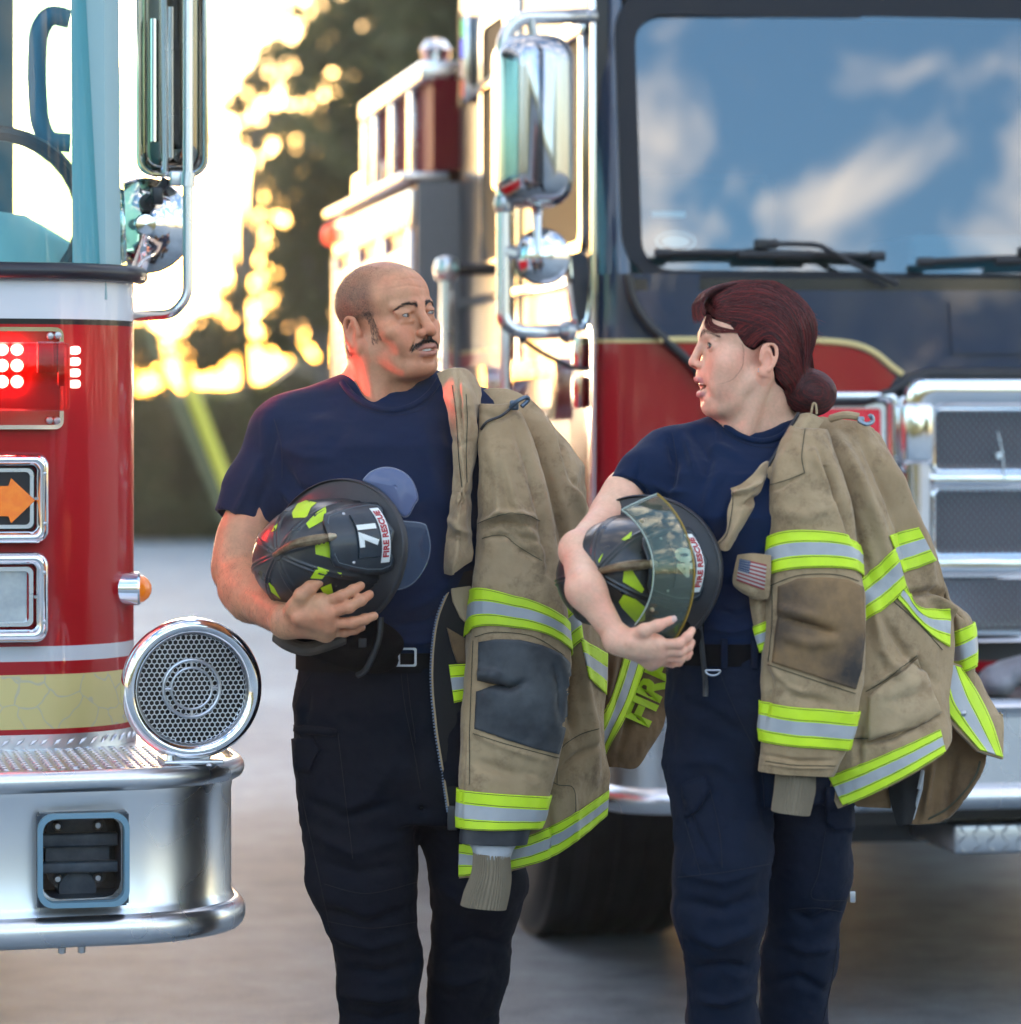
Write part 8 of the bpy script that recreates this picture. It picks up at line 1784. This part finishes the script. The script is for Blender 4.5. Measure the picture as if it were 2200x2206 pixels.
S1c = Cloth(left=[(991, 1783), (990, 1800), (990, 1814)], right=[(1146, 1784), (1142, 1800), (1138, 1818)], Y=6.315, depth=.045, noise=[((20, 20, 20), .0015)]); S1c.build('cuff_band', cuff_m, s1o, 80, 14, .004)
S1l = Cloth(left=[(1004, 1808), (1014, 1822), (1022, 1846)], right=[(1118, 1808), (1108, 1824), (1096, 1850)], Y=6.31, depth=.034, noise=[((40, 40, 40), .003)]); S1l.build('cuff_liner', liner_m, s1o, 70, 20, .003)
S1k = Cloth(left=[(1022, 1836), (1018, 1880), (1004, 1920), (996, 1950)], right=[(1096, 1842), (1098, 1880), (1096, 1920), (1090, 1958)], Y=6.305, depth=[.030, .034, .036, .036], noise=[((20, 20, 14), .003)], seed=6, ribs=(46, .0011)); S1k.build('knit_cuff', knit_m, s1o, 300, 60, .004)
# hook clip and cord on the shoulder
k = MB(); k.box(P(1098, 884, 6.335), P(1118, 862, 6.345), .004); k.tube(cr([P(1100, 878, 6.33), P(1112, 866, 6.325), P(1132, 856, 6.33), P(1138, 862, 6.335), P(1124, 876, 6.33)], 14), .0042, 8); cl = k.build('hook_clip', mat('clip_blue_grey', (0.10, 0.13, 0.17), 0.3, metal=0.8), coat, world=True)
MB().tube(cr([P(1036, 925, 6.33), P(1050, 908, 6.325), P(1080, 896, 6.325), P(1100, 880, 6.33)], 14), .0028, 6).build('hook_cord', dark, cl, world=True)
# --- her coat
coat2 = root('turnout_coat', 'tan turnout coat with a stained elbow patch and small flag badge, over the woman\'s shoulder', 'coat', tuple(P(1900, 1770, 6.15)), 0, 'turnout coats')
Bf = [([(1770, 950), (1810, 1040), (1850, 1150), (1880, 1260)], 12, -.012), ([(1800, 930), (1850, 1030), (1890, 1130), (1920, 1220)], 14, .012), ([(1850, 930), (1900, 1040), (1940, 1140), (1960, 1250)], 11, -.010), ([(1890, 950), (1940, 1060), (1980, 1160), (2010, 1280)], 10, .010), ([(1880, 1290), (1900, 1400), (1960, 1480)], 12, .008), ([(1960, 1280), (2010, 1275), (2046, 1290)], 9, -.014), ([(1990, 1270), (2040, 1310), (2090, 1340)], 9, .010), ([(1900, 1330), (1960, 1420), (2020, 1470)], 10, -.008), ([(1870, 1480), (1930, 1440), (1975, 1410)], 6, .008), ([(1880, 1500), (1950, 1480), (2000, 1450)], 12, .006), ([(1830, 1600), (1920, 1590), (2020, 1540)], 8, -.010), ([(1860, 1540), (1850, 1600), (1850, 1650)], 8, -.007)]
B3 = Cloth(rows=[[(1690, 912, 6.16), (1750, 898, 6.14), (1806, 903, 6.13), (1856, 912, 6.13), (1894, 936, 6.16)], [(1674, 1010, 6.10), (1746, 1000, 6.07), (1820, 1002, 6.06), (1890, 1006, 6.08), (1936, 1018, 6.14)], [(1668, 1150, 6.09), (1760, 1150, 6.06), (1850, 1150, 6.05), (1940, 1150, 6.08), (1996, 1150, 6.15)], [(1666, 1280, 6.09), (1770, 1280, 6.06), (1870, 1280, 6.05), (1968, 1284, 6.08), (2034, 1262, 6.15)],
                 [(1668, 1400, 6.09), (1780, 1400, 6.06), (1890, 1400, 6.05), (1996, 1386, 6.08), (2054, 1340, 6.14)], [(1690, 1530, 6.09), (1790, 1530, 6.06), (1900, 1518, 6.05), (2006, 1486, 6.07), (2052, 1440, 6.12)], [(1756, 1640, 6.08), (1838, 1636, 6.05), (1930, 1606, 6.04), (2018, 1560, 6.06), (2050, 1510, 6.10)], [(1806, 1742, 6.07), (1880, 1712, 6.05), (1960, 1672, 6.04), (2034, 1624, 6.05), (2056, 1590, 6.09)]], folds=Bf, noise=NZ, seed=7)
b3o = B3.build('coat_body', tan, coat2, 150, 240, .005)
trim_on(B3.bv, [(1786, 1672), (1860, 1644), (1950, 1606), (2024, 1572)], [(1818, 1738), (1880, 1710), (1960, 1668), (2036, 1622)], b3o, 70)
trim_on(B3.bv, [(1850, 1252), (1892, 1216), (1926, 1180)], [(1864, 1338), (1910, 1306), (1952, 1268)], b3o, 34); trim_on(B3.bv, [(1914, 1154), (1945, 1144), (1978, 1136)], [(1944, 1234), (1980, 1222), (2014, 1208)], b3o, 30)
trim_on(B3.bv, [(1950, 1262), (1982, 1308), (2046, 1310)], [(1932, 1290), (2000, 1364), (2044, 1394)], b3o, 44)
stitch(B3.bv, [(1866, 1490), (1920, 1455), (1975, 1412)], b3o, thread); stitch(B3.bv, [(1925, 1295), (1980, 1345), (2030, 1400)], b3o, thread); stitch(B3.bv, [(1975, 1425), (1990, 1480), (2020, 1530)], b3o, thread); stitch(B3.bv, [(1820, 1590), (1900, 1585), (2020, 1540)], b3o, thread, .0011)
pkt = decal(B3.bv, [(1872, 1500), (1976, 1418), (2026, 1535), (1990, 1556), (1870, 1590)], tan2, b3o, 'pocket', .004, 7, .005)
# second sleeve behind, with its band
S3 = Cloth(left=[(2000, 1220), (2024, 1290), (2040, 1350), (2058, 1430), (2070, 1480)], right=[(2028, 1236), (2054, 1290), (2094, 1330), (2104, 1400), (2106, 1470)], Y=6.20, depth=[.03, .045, .05, .05, .045], folds=[([(2030, 1270), (2060, 1310), (2080, 1330)], 8, -.008)], noise=NZ, seed=8)
s3o = S3.build('sleeve', tan, coat2, 80, 100, .004); trim_tube(S3, 1362, 1340, 2, 1446, 1426, -2, s3o)
# tail panel with diagonal trim, brown inside and black lining
T1 = Cloth(rows=[[(2024, 1420, 6.13), (2060, 1430, 6.15), (2100, 1450, 6.18), (2120, 1480, 6.2)], [(2016, 1500, 6.12), (2060, 1510, 6.13), (2110, 1520, 6.16), (2150, 1536, 6.19)], [(2040, 1545, 6.12), (2080, 1560, 6.13), (2120, 1570, 6.15), (2160, 1548, 6.19)], [(2106, 1618, 6.12), (2124, 1624, 6.13), (2142, 1630, 6.15), (2160, 1636, 6.17)]], noise=[((14, 14, 9), .004)], seed=9)
t1o = T1.build('coat_tail', tan, coat2, 60, 80, .005); trim_on(T1.bv, [(2070, 1440), (2108, 1500), (2136, 1560), (2158, 1632)], [(2024, 1424), (2022, 1502), (2050, 1548), (2108, 1616)], t1o, 50); q_ = cast(T1.bv, 2074, 1537)
MB().lathe([(0.0, .004), (.004, .003), (.0062, .0005), (.0065, 0)], q_[0] + q_[1]*.003, q_[1], 14).build('snap_button', steel, t1o, world=True)
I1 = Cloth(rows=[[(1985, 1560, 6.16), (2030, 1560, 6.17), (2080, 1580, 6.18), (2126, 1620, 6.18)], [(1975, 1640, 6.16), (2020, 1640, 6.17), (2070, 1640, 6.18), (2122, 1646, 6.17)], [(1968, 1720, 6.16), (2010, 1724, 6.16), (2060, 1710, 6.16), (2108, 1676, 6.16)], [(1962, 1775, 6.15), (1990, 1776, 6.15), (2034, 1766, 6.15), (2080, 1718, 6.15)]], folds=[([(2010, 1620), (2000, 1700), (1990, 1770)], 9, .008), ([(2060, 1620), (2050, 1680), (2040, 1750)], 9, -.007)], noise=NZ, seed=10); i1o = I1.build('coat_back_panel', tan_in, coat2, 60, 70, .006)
stitch(I1.bv, [(2112, 1640), (2098, 1680), (2050, 1735), (2000, 1765)], i1o, thread, .002)
I2 = Cloth(rows=[[(1912, 1680, 6.13), (1950, 1660, 6.13), (1990, 1650, 6.13)], [(1918, 1730, 6.13), (1950, 1716, 6.12), (1984, 1700, 6.13)], [(1932, 1778, 6.13), (1948, 1778, 6.125), (1964, 1774, 6.13)]], noise=[((20, 20, 20), .003)], seed=11); i2o = I2.build('coat_lining', lining, coat2, 30, 40, .006)
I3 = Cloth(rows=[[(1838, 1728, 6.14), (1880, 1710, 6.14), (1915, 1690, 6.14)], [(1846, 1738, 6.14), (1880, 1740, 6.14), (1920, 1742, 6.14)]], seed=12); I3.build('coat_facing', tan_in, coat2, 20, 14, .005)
MB().tube([P(1966, 1764, 6.14), P(1984, 1700, 6.12), P(1988, 1662, 6.11), P(1980, 1700, 6.11)], .0035, 8).build('zip_end', silver, i2o, world=True)
# near sleeve
Sf = [([(1720, 950), (1740, 1000), (1740, 1040)], 14, .006), ([(1770, 980), (1800, 1040), (1830, 1120), (1845, 1180)], 9, -.012), ([(1745, 960), (1775, 1010), (1795, 1060)], 9, .007), ([(1660, 1060), (1690, 1045), (1735, 1020)], 4, -.003), ([(1665, 1100), (1740, 1110), (1800, 1090)], 16, .004), ([(1680, 1330), (1730, 1340), (1780, 1355), (1800, 1362)], 8, -.012), ([(1670, 1310), (1720, 1320), (1760, 1330)], 7, .008), ([(1690, 1370), (1750, 1385), (1800, 1380)], 9, .006), ([(1655, 1430), (1660, 1480), (1650, 1560)], 8, -.006), ([(1670, 1450), (1720, 1500), (1800, 1520)], 10, -.007), ([(1665, 1440), (1700, 1480), (1740, 1500)], 8, .008), ([(1640, 1625), (1720, 1640), (1800, 1640)], 4, -.004), ([(1640, 1645), (1720, 1655), (1800, 1655)], 3, .004)]
S4 = Cloth(left=[(1700, 916), (1668, 980), (1654, 1060), (1655, 1150), (1652, 1250), (1650, 1340), (1644, 1430), (1640, 1510), (1637, 1600), (1634, 1660)], right=[(1778, 926), (1812, 1000), (1834, 1080), (1846, 1150), (1856, 1240), (1865, 1330), (1863, 1410), (1850, 1500), (1828, 1600), (1800, 1672)],
           Y=[6.08, 6.05, 6.035, 6.03, 6.025, 6.02, 6.02, 6.02, 6.02, 6.02], depth=[.03, .05, .058, .06, .062, .062, .06, .055, .052, .05], folds=Sf, noise=NZ, seed=13)
s4o = S4.build('sleeve', tan, coat2, 150, 230, .004)
trim_tube(S4, 1166, 1174, 28, 1248, 1242, 22, s4o); trim_tube(S4, 1508, 1530, -2, 1594, 1612, -2, s4o)
decal(S4.bv, [(1678, 1263), (1718, 1247), (1772, 1244), (1827, 1249), (1858, 1266), (1861, 1369), (1854, 1441), (1842, 1484), (1754, 1456), (1665, 1427), (1676, 1332)], patch_n, s4o, 'elbow_patch', .0022, 6, .0025)
for p_ in ([(1660, 1262), (1720, 1240), (1800, 1238), (1850, 1252)], [(1655, 1432), (1750, 1464), (1842, 1494)], [(1664, 1260), (1664, 1340), (1656, 1425)], [(1735, 925), (1728, 980), (1734, 1018)], [(1658, 1045), (1690, 1036), (1735, 1018)], [(1650, 1640), (1720, 1650), (1800, 1650)]): stitch(S4.bv, p_, s4o, thread)
S4k = Cloth(left=[(1672, 1664), (1668, 1700), (1662, 1746)], right=[(1757, 1668), (1756, 1710), (1745, 1756)], Y=6.02, depth=[.034, .036, .036], noise=[((20, 20, 14), .002)], seed=14, ribs=(46, .001)); S4k.build('knit_cuff', knit_m, s4o, 300, 50, .004)
# lapel, collar flap, inside and badge pocket
C2 = Cloth(rows=[[(1722, 893, 6.10), (1746, 890, 6.08), (1776, 905, 6.09)], [(1696, 940, 6.07), (1718, 944, 6.05), (1744, 950, 6.06)], [(1668, 990, 6.05), (1688, 998, 6.03), (1712, 1004, 6.04)], [(1646, 1022, 6.04), (1664, 1036, 6.02), (1684, 1046, 6.04)]], noise=[((18, 18, 12), .003)], seed=15); c2o = C2.build('lapel', tan2, coat2, 30, 50, .006)
MB().tube([C2.ev(np.array(0.0), np.array(t), .003) for t in np.linspace(0, .8, 16)], .0032, 6).build('lapel_edge', dark, c2o, world=True)
C3 = Cloth(rows=[[(1574, 1052, 6.00), (1600, 1040, 5.985), (1642, 1004, 6.0), (1658, 994, 6.03)], [(1580, 1066, 5.995), (1606, 1070, 5.975), (1632, 1052, 5.99), (1652, 1034, 6.03)], [(1570, 1100, 5.99), (1594, 1102, 5.97), (1618, 1092, 5.985), (1644, 1078, 6.03)], [(1564, 1146, 5.985), (1578, 1146, 5.965), (1594, 1136, 5.98), (1616, 1110, 6.01)], [(1540, 1174, 5.99), (1556, 1186, 5.97), (1574, 1182, 5.98), (1590, 1150, 6.0)]], folds=[([(1580, 1064), (1610, 1058), (1645, 1030)], 5, .010), ([(1590, 1090), (1615, 1085), (1640, 1070)], 6, -.008)], noise=[((18, 18, 12), .003)], seed=16); c3o = C3.build('collar_flap', tan2, coat2, 50, 70, .005)
stitch(C3.bv, [(1580, 1060), (1578, 1100), (1568, 1150), (1550, 1172)], c3o, thread)
C4 = Cloth(rows=[[(1585, 1120, 6.02), (1620, 1095, 6.02), (1660, 1070, 6.03)], [(1584, 1170, 6.02), (1620, 1160, 6.02), (1662, 1150, 6.03)], [(1588, 1215, 6.02), (1624, 1215, 6.02), (1662, 1215, 6.03)]], seed=17); C4.build('coat_lining', lining, coat2, 20, 20, .006)
C5 = Cloth(rows=[[(1612, 1270, 6.01), (1634, 1270, 6.0), (1666, 1270, 6.02)], [(1620, 1330, 6.01), (1638, 1332, 6.0), (1666, 1334, 6.02)], [(1632, 1382, 6.01), (1644, 1384, 6.005), (1666, 1386, 6.02)], [(1645, 1420, 6.015), (1652, 1424, 6.01), (1668, 1426, 6.02)]], seed=18); c5o = C5.build('coat_front', tan, coat2, 24, 40, .005); trim_on(C5.bv, [(1624, 1350), (1652, 1336)], [(1638, 1406), (1656, 1396)], c5o, 16)
K1 = Cloth(rows=[[(1590, 1196, 5.99), (1620, 1192, 5.975), (1662, 1196, 5.98)], [(1582, 1230, 5.985), (1620, 1232, 5.965), (1660, 1240, 5.975)], [(1580, 1258, 5.985), (1616, 1270, 5.97), (1658, 1276, 5.98)], [(1596, 1274, 5.99), (1626, 1290, 5.98), (1654, 1290, 5.985)]], noise=[((16, 16, 16), .002)], seed=19); k1o = K1.build('badge_pocket', tan, coat2, 40, 40, .008)
A_, B_, C_, D_ = [np.array(p, float) for p in ((1595, 1204), (1651, 1217), (1646, 1271), (1588, 1250))]           # flag badge: thirteen stripes and a starred canton
fr_ = mat('badge_red', (0.26, 0.045, 0.045), 0.8); fw_ = mat('badge_white', (0.36, 0.33, 0.30), 0.8); fb_ = mat('badge_blue', (0.035, 0.06, 0.12), 0.8); nU, nV = 39, 26; V = []
for j in range(nV + 1):
    for i in range(nU + 1):
        u_, v_ = i/nU, j/nV; p = (A_*(1-u_) + B_*u_)*(1-v_) + (D_*(1-u_) + C_*u_)*v_; h_, n_ = cast(K1.bv, *p); V.append(h_ + n_*.0018)
mi = []
for j in range(nV):
    for i in range(nU): v_, u_ = (j + .5)/nV, (i + .5)/nU; mi.append(2 if (u_ < .42 and v_ < 7/13) else (0 if int(v_*13) % 2 == 0 else 1))
fo = mk('flag_badge', V, [(j*(nU+1)+i, j*(nU+1)+i+1, (j+1)*(nU+1)+i+1, (j+1)*(nU+1)+i) for j in range(nV) for i in range(nU)], None, k1o, world=True, mats=[fr_, fw_, fb_], mi=mi)
k = MB()
for r_ in range(5):
    for c__ in range(6):
        u_, v_ = .04 + c__*.065, .05 + r_*.105; p = (A_*(1-u_) + B_*u_)*(1-v_) + (D_*(1-u_) + C_*u_)*v_; h_, n_ = cast(K1.bv, *p); k.lathe([(0.0, .0004), (.0009, 0)], h_ + n_*.002, n_, 5)
k.build('badge_stars', fw_, fo, world=True)
k = MB(); k.tube(cr([P(1790, 902, 6.10), P(1820, 894, 6.08), P(1850, 898, 6.08)], 8), .007, 8); k.build('collar_roll', tan2, coat2, world=True)
k = MB(); k.box(P(1848, 912, 6.07), P(1862, 897, 6.08), .003); k.tube(cr([P(1850, 906, 6.07), P(1866, 914, 6.065), P(1880, 908, 6.07), P(1878, 896, 6.07), P(1872, 898, 6.07)], 12), .0042, 8); k.build('hook_clip', mat('clip_grey', (0.22, 0.26, 0.30), 0.3, metal=0.8), coat2, world=True)
MB().tube(cr([P(1748, 890, 6.08), P(1752, 870, 6.08), P(1758, 872, 6.08), P(1760, 892, 6.08)], 10), .002, 6).build('hanger_loop', tan2, coat2, world=True)

# ------------------------------------------------------------------ seams and pockets on the clothes
def clothes_bvh(o):
    M = np.array(o.matrix_world) if False else np.array(Matrix.Translation(o.parent.location)); V = np.array([v.co[:] for v in o.data.vertices]) + M[:3, 3]
    return BVHTree.FromPolygons([tuple(v) for v in V], [tuple(p.vertices) for p in o.data.polygons])
seam_d = mat('seam_dark', (0.0012, 0.0015, 0.003), 0.9); seam_n = mat('seam_navy', (0.002, 0.005, 0.015), 0.9)
def child(par, nm): return [c for c in par.children if c.name.split('.')[0] == nm][0]
tm, tw = child(man, 'trousers'), child(woman, 'trousers'); bm1, bm2 = clothes_bvh(tm), clothes_bvh(tw)
decal(bm1, [(634, 1592), (676, 1594), (690, 1616), (668, 1662), (638, 1656)], trou1, tm, 'cargo_flap', .004, 8, .004)
decal(bm1, [(636, 1562), (726, 1572), (724, 1584), (636, 1576)], trou1, tm, 'pocket_welt', .003, 8, .003)
for p in ([(682, 1432), (648, 1490), (634, 1540)], [(862, 1432), (872, 1520), (892, 1620), (906, 1700)], [(876, 1440), (884, 1520), (896, 1600)], [(728, 1580), (742, 1700), (760, 1850)], [(640, 1660), (660, 1760), (690, 1900), (720, 2050), (735, 2190)], [(700, 1905), (790, 1925), (900, 1900)], [(706, 1985), (800, 2000), (904, 1985)]): stitch(bm1, p, tm, seam_d, .0008, .0008, 70)
for px in (700, 790, 935, 1000):
    h_, n_ = cast(bm1, px, 1424)
    if h_ is not None: MB().box(h_ + [-.006, -.012, -.004], h_ + [.006, -.004, .052], .002).build('belt_loop', trou1, tm, world=True)
decal(bm2, [(1472, 1690), (1520, 1674), (1530, 1700), (1500, 1752), (1478, 1764)], trou2, tw, 'cargo_flap', .004, 8, .004); decal(bm2, [(1778, 1694), (1836, 1688), (1836, 1784), (1794, 1788), (1778, 1768)], trou2, tw, 'cargo_flap', .004, 8, .004)
for p in ([(1476, 1770), (1500, 1850), (1510, 1884)], [(1530, 1700), (1550, 1790), (1556, 1870)], [(1462, 1890), (1556, 1880), (1656, 1862)], [(1540, 1420), (1580, 1520), (1636, 1640), (1648, 1740)], [(1778, 1790), (1764, 1880), (1750, 1934), (1826, 1940)], [(1470, 1990), (1480, 2100), (1494, 2200)], [(1806, 2020), (1790, 2120), (1772, 2204)], [(1700, 1960), (1760, 1956), (1822, 1966)]): stitch(bm2, p, tw, seam_n, .0008, .0008, 70)
for px in (1470, 1560, 1625):
    h_, n_ = cast(bm2, px, 1408)
    if h_ is not None: MB().box(h_ + [-.006, -.011, -.026], h_ + [.006, -.003, .026], .002).build('belt_loop', trou2, tw, world=True)
sm, sw = child(man, 't_shirt'), child(woman, 't_shirt'); bs1, bs2 = clothes_bvh(sm), clothes_bvh(sw); seam_t = mat('seam_jersey', (0.003, 0.009, 0.03), 0.9)
for p in ([(480, 1092), (525, 1120), (574, 1132)], [(590, 902), (606, 960), (608, 1030)], [(745, 846), (780, 880), (842, 895), (905, 884), (935, 852)]): stitch(bs1, p, sm, seam_t, .0007, .0006, 50)
for p in ([(1336, 1030), (1356, 1068), (1384, 1098)], [(1448, 932), (1458, 990), (1452, 1050)], [(1552, 912), (1570, 938), (1628, 962), (1690, 962)]): stitch(bs2, p, sw, seam_t, .0007, .0006, 50)

def collar(bv, pts, par, m, r):
    ps = [cast(bv, *p) for p in cr(pts, 60)]; ps = [a + n_*.0015 for a, n_ in ps if a is not None]
    ps = np.array(ps); ps = smooth_line(ps, 6); MB().tube(list(ps), r, 10).build('collar_rib', m, par, world=True)
def smooth_line(p, n):
    for _ in range(n): q = p.copy(); q[1:-1] = (p[:-2] + 2*p[1:-1] + p[2:])/4; p = q
    return p
collar(bs1, [(738, 824), (760, 852), (796, 876), (842, 886), (888, 876), (924, 850), (946, 818)], sm, tee, 0.0062)
collar(bs2, [(1556, 904), (1572, 926), (1604, 944), (1640, 952), (1676, 944), (1706, 920)], sw, tee, 0.0058)
# ------------------------------------------------------------------ evening haze in the air
hz_m = bpy.data.materials.new('haze_air'); hz_m.use_nodes = True; hn, hl_ = hz_m.node_tree.nodes, hz_m.node_tree.links
for n in list(hn): hn.remove(n)
ho = hn.new('ShaderNodeOutputMaterial'); hv = hn.new('ShaderNodeVolumePrincipled'); hl_.new(hv.outputs[0], ho.inputs['Volume'])
hv.inputs['Color'].default_value = (0.95, 0.93, 0.88, 1); hv.inputs['Density'].default_value = 0.0006; hv.inputs['Anisotropy'].default_value = 0.3
hb_ = MB().box((-60, -45, -1.0), (60, 62, 14.0)).build('haze', hz_m, smooth=False); tag(hb_, kind='stuff')
